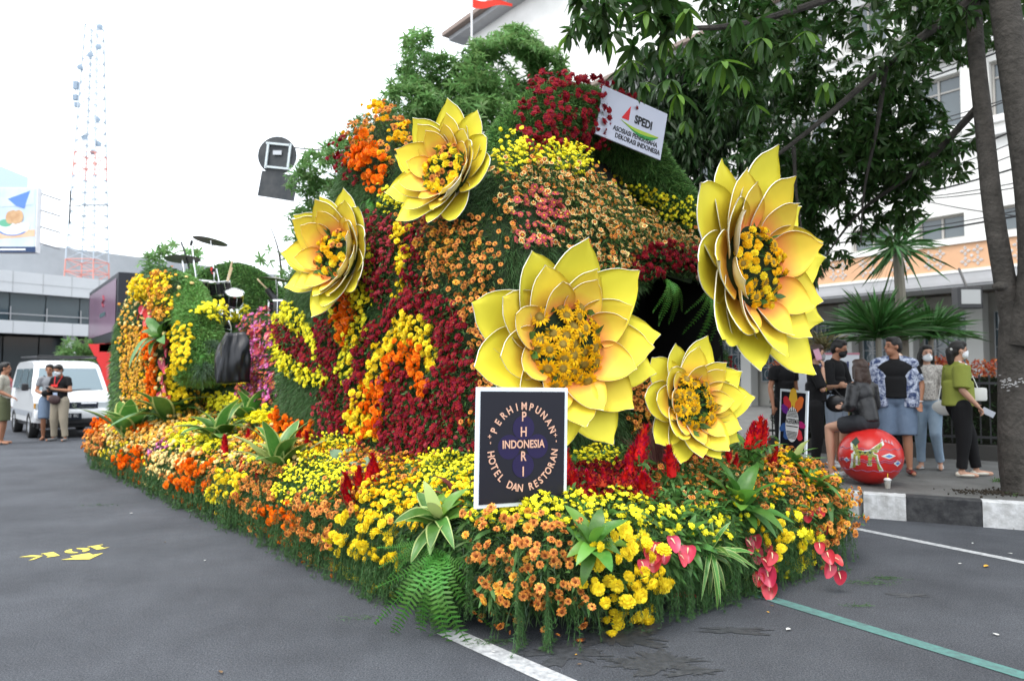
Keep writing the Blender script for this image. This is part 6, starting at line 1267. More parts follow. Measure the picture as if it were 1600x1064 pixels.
# white association board on top
c, q, W, Hh = quad_frame(at(938, 132, 6.3), at(1040, 179, 6.65), at(1033, 251, 6.65), at(934, 212, 6.3))
sr2 = sign_root('decorators_association_sign', 'white board with black and green logo behind the maroon flower fan', c, q)
b = MB(); b.box((0, 0, 0), (W, Hh, .02), bev=.003); b.build('board', mat('pale_lilac_white_board', (.60, .62, .74), .5), sr2)
M_blk = mat('black_print', (.012, .012, .014), .5); M_rp = mat('red_print', (.70, .02, .03), .5); M_gp = mat('green_print', (.04, .30, .06), .5); M_gy = mat('yellow_green_print', (.40, .55, .05), .5)
b = MB(); x0 = -W*.06; b.prism([(x0-.085, .01, .011), (x0-.005, .01, .011), (x0-.005, .145, .011)], (0, 0, .002)); b.build('logo', M_rp, sr2)
text_on('SPEDI', sr2, (W*.155, .045, .012), I4, .105, M_blk, .78, .003)
def swoosh(m, top, bot, z):
    n = 12; b = MB(); xs = np.linspace(-.13, .30, n); up_ = [(x, -.008-.045*math.sin(PI*(x+.13)/.5)+top*math.sin(PI*(i/(n-1))**1.5), z) for i, x in enumerate(xs)]; lo = [(x, -.012-.055*math.sin(PI*(x+.13)/.5)-bot*math.sin(PI*(i/(n-1))**2), z) for i, x in enumerate(xs)]
    b.poly(up_+lo[::-1]); b.build('logo_swoosh', m, sr2)
swoosh(M_gp, .0, .035, .0122); swoosh(M_gy, .022, -.004, .0134)
text_on('ASOSIASI PENGUSAHA', sr2, (W*.07, -.105, .012), I4, .062, M_blk, .66*W/.6, .0006); text_on('DEKORASI INDONESIA', sr2, (W*.12, -.165, .012), I4, .062, M_blk, .66*W/.6, .0006)
b = MB()
for x in (-W*.3, W*.1): b.tube([(x, 0, -.012), (x, -Hh*.3, -.3)], .014, 6)
b.build('stake', M_steel, sr2)
# small poster at the right
c, q, W, Hh = quad_frame(at(1218, 607, 6.25), at(1261, 611, 6.0), at(1263, 714, 6.0), at(1219, 706, 6.25))
sr3 = sign_root('festival_poster', 'small framed poster with rainbow petals and a white oval at the right end', c, q)
b = MB(); b.box((0, 0, 0), (W, Hh, .016), bev=.003); b.build('board', M_ww, sr3); b = MB(); b.box((0, 0, .0095), (W-.04, Hh-.04, .004)); b.build('panel', M_navy, sr3)
pc = [mat('poster_'+n_, c_, .5) for n_, c_ in (('yellow', (.85, .50, .05)), ('orange', (.80, .18, .04)), ('red', (.65, .04, .06)), ('violet', (.16, .03, .28)), ('blue', (.05, .12, .35)), ('magenta', (.42, .02, .16)))]
b = MB(); 
for k, (a, r, m) in enumerate(((90, .15, 0), (52, .14, 1), (128, .13, 2), (150, .12, 3), (205, .13, 4), (-12, .12, 5), (-45, .12, 2), (235, .1, 4))):
    a = math.radians(a); o_ = Vector((math.cos(a)*.05, math.sin(a)*.09+.02, .012+.0004*k)); d = Vector((math.cos(a)*.62, math.sin(a), 0)); s_ = Vector((-d.y, d.x, 0))*.045
    b.poly([o_-s_*.4, o_+d*r*.5-s_, o_+d*r*1.05-s_*.6, o_+d*r*1.15, o_+d*r*1.05+s_*.6, o_+d*r*.5+s_, o_+s_*.4], m)
b.build('petal_print', pc, sr3)
b = MB(); b.poly([(W*.24*math.cos(t), -.02+.145*math.sin(t), .0156) for t in np.linspace(0, 2*PI, 28, endpoint=False)]); b.build('oval', mat('poster_white', (.78, .78, .80), .5), sr3)
b = MB()
for z in list(np.arange(.045, .09, .011))+list(np.arange(-.135, -.07, .011)): w_ = W*.24*math.sqrt(max(0, 1-((z+.02)/.145)**2))*1.8; b.box((0, z, .0164), (w_, .005, .001))
for x, h_ in ((-.04, .03), (-.02, .02), (0, .045), (.02, .025), (.04, .02)): b.box((x*W/.3, .09+h_/2, .0164), (.006, h_, .001))
b.build('line_print', M_blk, sr3); text_on('PAGERSEMAR', sr3, (0, .005, .0166), I4, .058, M_blk, .42*W/.28, .001, .0006)
b = MB(); b.box((0, -.035, .0166), (W*.42, .008, .001)); b.build('small_print', M_blk, sr3)
b = MB(); b.tube([(0, 0, -.02), (0, -Hh*.75, -.02)], .012, 6); b.build('stake', M_bmetal, sr3)
# wrapped equipment
def bag(name, label, c, dims, m, seed, cat='covered equipment'):
    b = MB(); b.box((0, 0, dims[2]/2), dims); root = b.build(name, m); bm = bmesh.new(); bm.from_mesh(root.data); bmesh.ops.subdivide_edges(bm, edges=bm.edges[:], cuts=14, use_grid_fill=True)
    for v in bm.verts:
        t = v.co.z/dims[2]; k = 1-.55*max(0, t-.45)**1.3*1.6; v.co.x *= k; v.co.y *= k
        n = noise.noise_vector(Vector((v.co.x*5+seed, v.co.y*5, v.co.z*2.5))); f = noise.noise(Vector((v.co.x*18, v.co.y*18+seed, v.co.z*5)))
        v.co += Vector((n.x, n.y, n.z*.5))*.10*dims[0]*1.3+Vector((v.co.x, v.co.y, 0))*f*.22
    bm.to_mesh(root.data); bm.free(); root.data.polygons.foreach_set('use_smooth', [True]*len(root.data.polygons)); root.location = c; root.rotation_euler = (0, 0, .5)
    return tag(root, label, cat)
M_plast = mat('black_plastic_sheet', (.010, .011, .015), .34, spec=.4); M_silv = mat('grey_plastic_sheet', (.05, .055, .065), .32, spec=.5)
h = at(362, 592, 9.0); bag('wrapped_speaker', 'speaker wrapped in crumpled black plastic on the rear slope', h+Vector((0, .05, -.05)), (.36, .32, .62), M_plast, 3)
h = at(464, 650, 7.95); bag('wrapped_cabinet', 'cabinet wrapped in grey black plastic against the rear corner of the cabin', h+Vector((0, .05, -.1)), (.36, .3, .52), M_silv, 9)
# ---------------------------------------------------------------- drum kit
dk = thing('drum_kit', 'black drum kit with bronze cymbals on the stage between the green arches', 'drum kit', at(342, 470, 10.8))
o0 = Vector(dk.location); M_cym = mat('aged_bronze_cymbal', (.24, .22, .17), .35, metal=.8); M_shell = mat('black_drum_shell', (.012, .012, .015), .2, spec=.6); M_skin = mat('white_drum_skin', (.7, .7, .68), .5)
def A(px, py, Y=10.8): return at(px, py, Y)-o0
for px, py, r, tx, ty in ((329, 376, .25, .0, .16), (285, 404, .25, .0, -.05), (308, 440, .20, .1, .1), (432, 436, .25, .1, .12)):
    b = MB(); b.lathe([(.001, .012), (.03, .03), (.05, .012), (r*.6, .004), (r, -.012), (r*.6, -.002), (.001, .005)], 32); y_ = b.build('cymbal', M_cym, dk, smooth=True); y_.location = A(px, py); y_.rotation_euler = (tx-.10, ty, 0)
b = MB()
for x0_, y0_, x1_, y1_ in ((330, 376, 332, 392), (332, 392, 338, 500), (285, 404, 294, 500), (308, 440, 312, 500), (432, 436, 434, 520), (356, 430, 360, 470), (300, 384, 310, 470), (338, 420, 320, 505), (338, 420, 356, 505)):
    b.tube([A(x0_, y0_), A(x1_, y1_)], .012, 6)
b.build('cymbal_stand', M_chrome, dk)
b = MB(); b.tube([A(283, 378), A(288, 392), A(296, 420)], .012, 6); b.tube([A(300, 376), A(298, 384)], .02, 6); b.tube([A(335, 420), A(330, 428)], .025, 6); b.build('microphone_stand', M_bmetal, dk)
def drum(px, py, r, h_, tilt=(0, 0), Y=10.8):
    b = MB(); b.lathe([(.001, 0), (r, 0), (r, h_), (.001, h_)], 26); d = b.build('drum', M_shell, dk, smooth=False); d.location = A(px, py, Y); d.rotation_euler = (tilt[0], tilt[1], 0)
    b = MB()
    for z in (.0, h_-.02): b.lathe([(r+.012, z), (r+.012, z+.025), (r-.005, z+.03), (r-.005, z), (r+.012, z)], 26)
    for k in range(8): a = PI*k/4; b.tube([((r+.01)*math.cos(a), (r+.01)*math.sin(a), .02), ((r+.01)*math.cos(a), (r+.01)*math.sin(a), h_-.02)], .006, 5)
    b.build('hoop', M_chrome, d); b = MB(); b.lathe([(.001, h_+.004), (r-.01, h_+.004)], 24); b.build('skin', M_skin, d)
drum(316, 462, .17, .22, (.15, .1)); drum(346, 462, .15, .2, (.2, -.1)); drum(308, 500, .18, .24, (.05, 0)); drum(440, 494, .19, .22, (0, 0)); drum(334, 516, .26, .36, (PI/2, 0)); drum(364, 476, .13, .2, (.5, .3))
b = MB()
for x0_, y0_, x1_, y1_ in ((363, 408, 353, 446), (363, 418, 354, 448), (402, 436, 418, 452)): b.tube([A(x0_, y0_), A(x1_, y1_)], .013, 6)
b.build('drumstick', mat('pale_wood', (.62, .48, .30), .6), dk)
b = MB(); b.tube([A(418, 452), A(432, 472), A(430, 490)], .05, 8); b.tube([A(352, 446), A(354, 500)], .05, 8); b.build('black_holder', M_bmetal, dk)
b = MB(); b.tube([A(331, 418), A(332, 428)], .022, 6); b.build('red_clip', mat('red_plastic', (.6, .03, .03), .4), dk)
# ---------------------------------------------------------------- white van
vn = thing('white_van', 'white minivan with black roof rack parked behind the two standing men', 'van', (0, 0, 0))
fl_ = ground(52, 687); Vd = Vector((-.655, .756, 0)); Ud = Vector((.756, .655, 0)); vn.location = fl_+Ud*.79; vn.rotation_euler = (0, 0, math.atan2(Ud.y, Ud.x))
M_car = mat('white_car_paint', (.74, .76, .78), .25, spec=.5, coat=.6); M_carg = mat('windscreen_glass', (.16, .22, .25), .08, spec=.8); M_tyre = MATS['tyre_rubber']; M_rim = mat('grey_wheel_rim', (.35, .36, .38), .35, metal=.7)
prof = [(.02, .36), (-.02, .46), (.0, .62), (.02, .68), (.06, .86), (.16, .98), (.42, 1.06), (.62, 1.34), (.86, 1.66), (1.02, 1.76), (1.3, 1.81), (2.4, 1.84), (3.5, 1.82), (3.72, 1.74), (3.84, 1.3), (3.88, .9), (3.9, .5), (3.88, .34)]
def wd_(z): return .79 if z < 1.06 else .79-.13*((z-1.06)/.78)**1.2
b = MB(); xs_ = [-1, -.985, -.93, -.75, -.4, 0, .4, .75, .93, .985, 1]; 
for y, z in prof:
    cy, cz = 1.95, 1.0
    for s in xs_:
        e = max(0, (abs(s)-.75)/.25); sh_ = .05*e**2.5; dy = (cy-y); dz = (cz-z); l = math.hypot(dy, dz); b.v.append((s*wd_(z), y+dy/l*sh_, z+dz/l*sh_))
k = len(xs_)
b.f = [(i*k+j, i*k+j+1, (i+1)*k+j+1, (i+1)*k+j) for i in range(len(prof)-1) for j in range(k-1)]; b.f += [tuple(i*k for i in range(len(prof))), tuple(i*k+k-1 for i in range(len(prof)))[::-1], tuple((len(prof)-1)*k+j for j in range(k)), tuple(j for j in range(k))[::-1]]
b.m = [0]*len(b.f); b.build('body', M_car, vn, smooth=True)
def onf(y0, z0, y1, z1, xa, xb, o=.006, xa1=None, xb1=None):
    n = Vector((0, -(z1-z0), (y1-y0))).normalized()*o
    if n.y > 0: n = -n
    return [Vector((xa, y0, z0))+n, Vector((xb, y0, z0))+n, Vector((xb1 if xb1 is not None else xb, y1, z1))+n, Vector((xa1 if xa1 is not None else xa, y1, z1))+n]
def arc_screen(xa, ya, za, xb, yb, zb, nn=10, o=.014):
    vs = []
    for i in range(nn+1):
        t = i/nn; y = ya+(yb-ya)*t; z = za+(zb-za)*t; x = xa+(xb-xa)*t
        zz = z
        for s in np.linspace(-1, 1, 9): vs.append((s*x, y-o+.02*abs(s)**4, zz+o*.6))
    return vs, [(i*9+j, i*9+j+1, (i+1)*9+j+1, (i+1)*9+j) for i in range(nn) for j in range(8)]
b = MB(); vs, fs = arc_screen(.69, .45, 1.10, .60, .83, 1.62); b.add(vs, fs); b.build('windscreen', M_carg, vn, smooth=True)
b = MB(); b.add([Vector(v)+Vector((0, -.006, .003)) for v in [(-.5, .80, 1.575), (.5, .80, 1.575), (.48, .835, 1.625), (-.48, .835, 1.625)]], [(0, 1, 2, 3)]); b.build('sun_strip', mat('pale_sun_strip', (.45, .55, .60), .4), vn)
b = MB(); b.tube([(-.1, .42, 1.09), (.25, .455, 1.12), (.42, .46, 1.125)], .012, 5); b.tube([(-.55, .42, 1.09), (-.2, .455, 1.12)], .012, 5); b.build('wiper', M_bmetal, vn)
b = MB(); b.box((0, .035, .75), (1.0, .05, .15), 0, bev=.01); b.build('grille', mat('dark_grille', (.02, .025, .04), .35), vn)
b = MB(); b.tube([(-.46, .0, .80), (-.14, .0, .80), (-.10, -.005, .72), (-.44, -.005, .70)], .01, 5); b.tube([(.14, .0, .80), (.46, .0, .80), (.44, -.005, .70), (.10, -.005, .72)], .01, 5); b.build('grille_bar', M_chrome, vn)
b = MB(); b.poly([(x*.062, -.012, .755+z*.062) for x, z in ((.1, 1), (1, .35), (.55, .05), (1, -.35), (-.1, -1), (-1, -.35), (-.1, .1), (-.6, -.0), (-1, .3))]); b.build('emblem', M_chrome, vn)
for s in (-1, 1):
    b = MB(); b.box((s*.635, .045, .755), (.25, .05, .14), 0, bev=.015); hl = b.build('headlight', mat('headlight_glass', (.48, .52, .54), .12, spec=.8), vn)
    b = MB(); b.box((s*.775, .075, .76), (.03, .1, .12), 0, bev=.01); b.build('indicator', mat('amber_lens', (.65, .32, .05), .3), vn)
b = MB(); b.box((0, -.02, .545), (1.54, .12, .20), 0, bev=.04); b.build('bumper', M_car, vn, smooth=True)
b = MB(); b.box((0, -.02, .385), (1.1, .1, .13), 0, bev=.03); b.box((0, .2, .3), (1.4, .3, .12)); b.build('lower_grille', M_bmetal, vn)
b = MB(); b.box((-.08, -.092, .50), (.44, .012, .15), 0, bev=.004); pt = b.build('number_plate', mat('black_number_plate', (.015, .02, .03), .4), vn)
text_on('8152  EC', pt, (-.08, -.10, .515), Quaternion((1, 0, 0), PI/2), .095, mat('plate_white', (.6, .62, .64), .5), .85, .0015)
for s in (-1, 1):
    b = MB(); b.box((s*.90, .62, 1.18), (.14, .08, .17), 0, bev=.03); b.tube([(s*.78, .66, 1.15), (s*.88, .64, 1.17)], .015, 5); b.build('mirror', M_bmetal, vn)
    b = MB()
    for y0, y1 in ((.75, 1.35), (1.42, 2.4), (2.47, 3.5)):
        x_ = s*(wd_(1.12)+.004); x2 = s*(wd_(1.62)+.008); b.poly([(x_, y0, 1.14), (x_, y1, 1.14), (x2, y1-.02, 1.62), (x2, y0+(.2 if y0 < 1 else .02), 1.62)])
    b.build('side_window', M_carg, vn)
    b = MB(); b.poly([(s*.7965, .3, .62), (s*.7965, 3.8, .62), (s*.7965, 3.8, .5), (s*.7965, .3, .5)]); b.build('side_stripe', mat('grey_stripe', (.3, .32, .35), .4), vn)
wv = None
for s in (-1, 1):
    for y in (.72, 3.1):
        if wv is None:
            b = MB(); b.lathe([(.19, -.09), (.28, -.095), (.3, -.07), (.3, .07), (.28, .095), (.19, .09)], 26, rot=Matrix.Rotation(PI/2, 3, 'Y')); wv = b.build('wheel', M_tyre, vn, smooth=True); b = MB(); b.lathe([(.001, -.06), (.06, -.07), (.1, -.05), (.19, -.08), (.19, .08), (.1, .05), (.001, .06)], 20, rot=Matrix.Rotation(PI/2, 3, 'Y')); b.build('rim', M_rim, wv, smooth=True); o = wv
        else: o = copy_tree(wv, vn)
        o.location = (s*.71, y, .3)
b = MB(); b.tube([(-.62, .95, 1.86), (-.6, .95, 1.92), (.6, .95, 1.92), (.62, .95, 1.86)], .02, 6)
for s in (-1, 1): b.tube([(s*.62, .95, 1.9), (s*.62, 3.5, 1.93)], .02, 6)
for y in (1.6, 2.2, 2.8, 3.5): b.tube([(-.62, y, 1.92), (.62, y, 1.92)], .015, 5)
b.build('roof_rack', M_bmetal, vn)
b = MB(); b.box((0, 1.95, .42), (1.5, 3.4, .3)); b.build('underbody', M_bmetal, vn)
# ---------------------------------------------------------------- motorcycles
def motorcycle(loc, rz, c):
    r = thing('motorcycle', '', 'motorcycle', loc, rz, 'motorcycles parked behind the rear of the float')
    mp = mat('bike_paint_'+c[0], c[1], .25, coat=.5); w0 = None
    for y in (-.62, .62):
        b = MB(); b.tube([(0, y+.24*math.cos(t), .29+.24*math.sin(t)) for t in np.linspace(0, 2*PI, 25)], .05, 8, cap=False); w1 = b.build('wheel', M_tyre, r, smooth=True)
        b = MB()
        for k in range(5): a = 2*PI*k/5; b.tube([(0, y, .29), (0, y+.2*math.cos(a), .29+.2*math.sin(a))], .012, 4)
        b.lathe([(.001, -.05), (.06, -.05), (.06, .05), (.001, .05)], 10, (0, y, .29), rot=Matrix.Rotation(PI/2, 3, 'Y')); b.build('rim', M_rim, w1)
    b = MB(); b.ell((0, -.42, .72), (.17, .16, .26), 12, 8); b.ell((0, -.1, .42), (.13, .5, .12), 12, 8); b.ell((0, .45, .66), (.15, .42, .15), 12, 8); b.tube([(0, -.62, .55), (0, -.42, .95)], .07, 8); b.ell((0, -.62, .58), (.07, .22, .05), 10, 6); b.build('fairing', mp, r, smooth=True)['kind'] = 'stuff'
    b = MB(); b.ell((0, .35, .80), (.15, .42, .06), 12, 6); b.build('seat', M_bmetal, r, smooth=True)
    b = MB(); b.tube([(-.34, -.36, 1.02), (-.12, -.46, .98), (.12, -.46, .98), (.34, -.36, 1.02)], .02, 6)
    b.build('handlebar', M_bmetal, r)
    for s in (-1, 1): b = MB(); b.tube([(s*.22, -.42, 1.0), (s*.3, -.42, 1.2)], .008, 5); b.ell((s*.32, -.42, 1.23), (.07, .02, .045), 10, 6); b.build('mirror', M_bmetal, r)
    b = MB(); b.ell((0, -.56, .93), (.1, .05, .08), 12, 8); b.build('headlight', MATS['headlight_glass'], r, smooth=True)
    b = MB(); b.tube([(.13, .2, .3), (.15, .75, .42)], .045, 8); b.build('exhaust', M_steel, r)
    b = MB(); b.tube([(.0, -.62, .29), (0, -.46, .9)], .035, 6); b.tube([(0, .62, .29), (0, .1, .36)], .035, 6); b.tube([(0, .0, .35), (-.18, .02, .02)], .012, 5); b.build('fork', M_steel, r)
    return r
g0 = ground(180, 657)
motorcycle(g0, 2.4, ('white', (.6, .62, .66)))['label'] = 'white scooter nearest to the van among the parked motorcycles'
motorcycle(g0+Vector((.9, .8, 0)), 2.6, ('red', (.45, .03, .04)))['label'] = 'red motorcycle parked just behind the white scooter'
motorcycle(g0+Vector((.3, 1.6, 0)), 2.3, ('blue', (.06, .10, .25)))['label'] = 'dark blue motorcycle furthest back of the parked motorcycles'
# ---------------------------------------------------------------- painted ball, cup
PZ = .22
def sidewalk(px, py): return ground(px, py, PZ)
M_redpot = mat('glossy_red_painted_clay', (.58, .022, .018), .3, spec=.5, mottled=((.42, .02, .02), 4, .5))
c = sidewalk(1361, 756); pr_ = .335; bl_ = thing('painted_pot', 'big round red clay pot with painted patterns used as a seat', 'pot', tuple(c))
zc = pr_*.93
b = MB(); b.lathe([(.001, .0)]+[(pr_*math.cos(t), zc+pr_*.93*math.sin(t)) for t in np.linspace(-1.32, 1.25, 26)]+[(.08, zc*2-.012), (.001, zc*2-.005)], 48); b.build('body', M_redpot, bl_, smooth=True)
fx = (CAM-c); az0 = math.atan2(fx.y, fx.x)
def on_pot(s, h_, o=.003):     # s, h in metres from the point that faces the road
    ph = h_/(pr_*.93); a = az0+s/(pr_*max(.2, math.cos(ph))); rr = pr_+o; return Vector((rr*math.cos(ph)*math.cos(a), rr*math.cos(ph)*math.sin(a), zc+(pr_*.93+o)*math.sin(ph)))
def motif(polys, m, o=.003, name='painted_motif'):
    b = MB()
    for p in polys:
        c0 = (sum(x for x, _ in p)/len(p), sum(y for _, y in p)/len(p)); R = 5; n = len(p); base_ = len(b.v); pts = [on_pot(*c0, o)]
        for r_ in range(1, R+1):
            for x, y in p: pts.append(on_pot(c0[0]+(x-c0[0])*r_/R, c0[1]+(y-c0[1])*r_/R, o))
        b.add(pts, [(0, 1+j, 1+(j+1) % n) for j in range(n)]+[(1+(r_-1)*n+j, 1+r_*n+j, 1+r_*n+(j+1) % n, 1+(r_-1)*n+(j+1) % n) for r_ in range(1, R) for j in range(n)])
    b.build(name, m, bl_)
M_pl = mat('paint_olive_yellow', (.42, .42, .08), .4, mottled=((.03, .05, .03), 60, .9)); M_pd = mat('paint_dark_green', (.02, .05, .03), .4); M_pb = mat('paint_blue', (.10, .22, .50), .4); M_pw = mat('paint_pale', (.62, .66, .62), .4); M_pp = mat('paint_violet', (.28, .14, .24), .4)
dog = [[(-.16, .10), (.02, .09), (.04, .02), (-.15, .02)], [(-.18, .14), (-.13, .20), (-.12, .10), (-.17, .07)], [(.0, .09), (.06, .14), (.11, .18), (.12, .14), (.06, .06)], [(-.17, .04), (-.14, .04), (-.15, -.10), (-.19, -.11)], [(-.13, .04), (-.10, .04), (-.10, -.07), (-.13, -.07)], [(-.02, .04), (.02, .04), (.01, -.07), (-.03, -.07)], [(.03, .05), (.06, .04), (.11, -.12), (.07, -.12)]]
motif([[(x*1.18-.012*0, y*1.12) for x, y in p] for p in dog], M_pw, .0025, 'motif_outline'); motif(dog, M_pl, .004)
motif([[(-.12+.05*k, .075), (-.10+.05*k, .045), (-.08+.05*k, .075)] for k in range(3)]+[[(-.2, .17), (-.14, .24), (-.1, .18), (-.15, .12)]], M_pd, .0055)
dia = lambda cx, cy, w_, h_: [(cx-w_, cy), (cx-w_*.45, cy+h_*.6), (cx, cy+h_), (cx+w_*.45, cy+h_*.6), (cx+w_, cy), (cx, cy-h_)]
motif([dia(.19, .03, .085, .03), dia(.30, -.05, .06, .035), dia(-.26, -.03, .04, .03)], M_pw, .003); motif([dia(.19, .03, .045, .017), dia(.30, -.05, .035, .02), dia(-.26, -.03, .022, .017)], M_pb, .005)
for zz in (.10, -.04, -.14, -.02):
    b = MB()
    for k in range(46): a = az0-1.3+2.6*k/46; ph = zz/(pr_*.93)
    pts = [on_pot(s, zz+.008*math.sin(s*55)) for s in np.linspace(-.4, .4, 60)]; b.tube(pts, .003, 4, cap=False); b.build('painted_wave', M_pp, bl_)
motif([[(.10+.04*k, .20-.012*k), (.12+.04*k, .235-.012*k), (.14+.04*k, .20-.02*k)] for k in range(4)], mat('paint_dull_pink', (.5, .25, .28), .5), .003)
cp = thing('drink_cup', 'clear plastic drink cup with a yellow straw standing on the kerb', 'cup', tuple(sidewalk(1387, 763)))
b = MB(); b.lathe([(.001, 0), (.026, 0), (.036, .09), (.034, .09), (.024, .004), (.001, .004)], 20); b.build('cup_wall', mat('clear_plastic', (.55, .55, .52), .15, spec=.6, alpha=.45), cp, smooth=True)
b = MB(); b.lathe([(.001, .005), (.024, .005), (.029, .045), (.001, .045)], 16); b.build('drink', mat('iced_tea', (.35, .20, .06), .3), cp); b = MB(); b.lathe([(.039, .088), (.039, .098), (.02, .112), (.001, .113)], 20); b.build('lid', mat('frosted_lid', (.7, .7, .7), .3), cp); b = MB(); b.tube([(0, 0, .05), (.004, 0, .16)], .004, 6); b.build('straw', mat('yellow_straw', (.75, .5, .05), .4), cp)
# small litter on the road
M_lf = mat('fallen_yellow_leaf', (.60, .33, .04), .7); M_pap = mat('torn_paper', (.55, .55, .53), .8); M_dl = mat('dry_brown_leaf', (.16, .10, .05), .8)
LIT = [(1541, 886, .055, 0, 'fallen_leaf', 'yellow orange fallen leaf lying on the road at the right'), (1390, 868, .03, 0, 'fallen_leaf', 'small yellow fallen leaf near the right end of the float'), (1500, 882, .03, 1, 'paper_scrap', 'white paper scrap left of the yellow fallen leaf'), (1520, 850, .03, 1, 'paper_scrap', 'white paper scrap in the gutter before the black kerb block'), (1578, 866, .03, 1, 'paper_scrap', 'pale blue white scrap in the gutter at the right edge'), (1430, 962, .04, 1, 'paper_scrap', 'long pale scrap above the green line'), (1556, 993, .03, 1, 'paper_scrap', 'cream scrap right of the long pale scrap'), (1200, 958, .02, 0, 'petal_scrap', 'yellow petal fallen beside the end of the skirt'), (1206, 948, .02, 2, 'fallen_leaf', 'dry leaf fallen near the yellow petal'), (770, 1020, .02, 1, 'cigarette_end', 'cigarette end lying on the white road line'), (905, 1040, .02, 2, 'fallen_leaf', 'dry leaf scrap beside the wet patch'), (900, 1025, .014, 0, 'petal_scrap', 'tiny yellow petal on the wet patch'), (345, 1052, .03, 2, 'fallen_leaf', 'dry brown leaf at the lower left'), (255, 920, .03, 2, 'fallen_leaf', 'dry pale leaf in the middle of the left lane'), (258, 848, .02, 2, 'fallen_leaf', 'dry scrap near the end of the stencilled mark'), (320, 877, .02, 1, 'paper_scrap', 'white scrap at the left foot of the skirt'), (364, 984, .02, 1, 'paper_scrap', 'white scrap in the empty asphalt at the lower left'), (128, 1003, .03, 1, 'paper_scrap', 'pale scrap below the stencilled mark'), (205, 803, .03, 1, 'paper_scrap', 'pale scrap above the stencilled mark beside the rear skirt'), (416, 930, .012, 1, 'paper_scrap', 'tiny white scrap below the copper flowers'), (1232, 985, .03, 1, 'paper_scrap', 'pale leaf scrap below the striped plant'), (1328, 920, .03, 1, 'paper_scrap', 'pale scrap near the right skirt')]
for px, py, s, k, nm, lb_ in [q for q in LIT if q[0] not in (1390, 1430, 128, 364, 416, 1328, 255)]:
    s = s*.62; p = ground(px, py); b = MB(); n = 9; a0 = random.uniform(0, 6); el = .45 if k != 1 else random.uniform(.3, .7)
    pts = [Vector((s*math.cos(t)*(1+.15*math.sin(3*t)), s*el*math.sin(t), .006+.35*s*abs(math.sin(t+.5))*.5)) for t in np.linspace(0, 2*PI, n, endpoint=False)]
    pts = [Matrix.Rotation(a0, 3, 'Z') @ q for q in pts]; b.add([Vector((0, 0, .004))]+pts, [(0, 1+i, 1+(i+1) % n) for i in range(n)]); o = b.build(nm, (M_lf, M_pap, M_dl)[k]); o.location = p+Vector((0, 0, .003)); tag(o, lb_, 'litter')
# fern clippings
def clip(label, px, py, n, L): 
    p = np.array(ground(px, py)); P = p+rng.normal(size=(n, 3))*np.array([L, L*.35, 0])+np.array([0, 0, .012]); d = rng.normal(size=(n, 3)); d[:, 2] = abs(d[:, 2])*.15
    o = joined('fern_clippings', [blades(P, unit(d), .035, .003, .2, 1, 0)], [G_skirt], None); tag(o, label, 'clippings')
clip('fern clippings lying on the road below the right skirt', 1385, 905, 120, .06); clip('fern sprig fallen near the right skirt corner', 1360, 912, 160, .10); clip('small fern clippings above the green line', 1340, 948, 60, .05); clip('fern clippings at the foot of the front skirt', 960, 985, 160, .09); clip('fern bits on the white road line', 770, 1005, 160, .07); clip('tiny fern bits in the left lane beside the rear skirt', 160, 790, 80, .12); clip('fern bits below the front left corner', 560, 968, 60, .08)
# ================================================================ PEOPLE
def fuse(mb, name, m, parent, vox, smooth=4, keepout=None):
    me0 = D.meshes.new('t'); me0.from_pydata(mb.v, [], mb.f); bm = bmesh.new(); bm.from_mesh(me0); bmesh.ops.recalc_face_normals(bm, faces=bm.faces); bm.to_mesh(me0); bm.free()
    o = D.objects.new(name, me0); COL.objects.link(o); r = o.modifiers.new('r', 'REMESH'); r.mode = 'VOXEL'; r.voxel_size = vox; s = o.modifiers.new('s', 'SMOOTH'); s.factor = .5; s.iterations = smooth
    dg = bpy.context.evaluated_depsgraph_get(); me = D.meshes.new_from_object(o.evaluated_get(dg)); o.modifiers.clear(); o.data = me; D.meshes.remove(me0); me.name = name
    me.materials.clear(); me.materials.append(m); me.polygons.foreach_set('use_smooth', [True]*len(me.polygons)); o.parent = parent; return o
def caps(b, pts, rs, n=10, sq=1.):
    P = [Vector(p) for p in pts]; d0 = (P[0]-P[1]).normalized(); d1 = (P[-1]-P[-2]).normalized()
    P2 = [P[0]+d0*rs[0]*.95, P[0]+d0*rs[0]*.6]+P+[P[-1]+d1*rs[-1]*.6, P[-1]+d1*rs[-1]*.95]; R2 = [rs[0]*.25, rs[0]*.8]+list(rs)+[rs[-1]*.8, rs[-1]*.25]
    b.tube(P2, R2, n)
SKIN = mat('warm_brown_skin', (.36, .17, .10), .5, spec=.35); SKIN2 = mat('light_brown_skin', (.50, .28, .19), .5, spec=.35); HAIR = mat('black_hair', (.012, .010, .009), .45, spec=.4, bump=.4, scale=60); HAIRB = mat('dark_brown_hair', (.045, .025, .018), .4, spec=.4, bump=.4, scale=60)
M_mw = mat('white_face_mask', (.72, .74, .76), .7); M_mk = mat('black_face_mask', (.015, .015, .017), .7); M_mg = mat('grey_face_mask', (.22, .22, .23), .7)
def cloth(name, c, **k): return mat(name, c, .8, spec=.15, bump=.25, scale=18, **k)
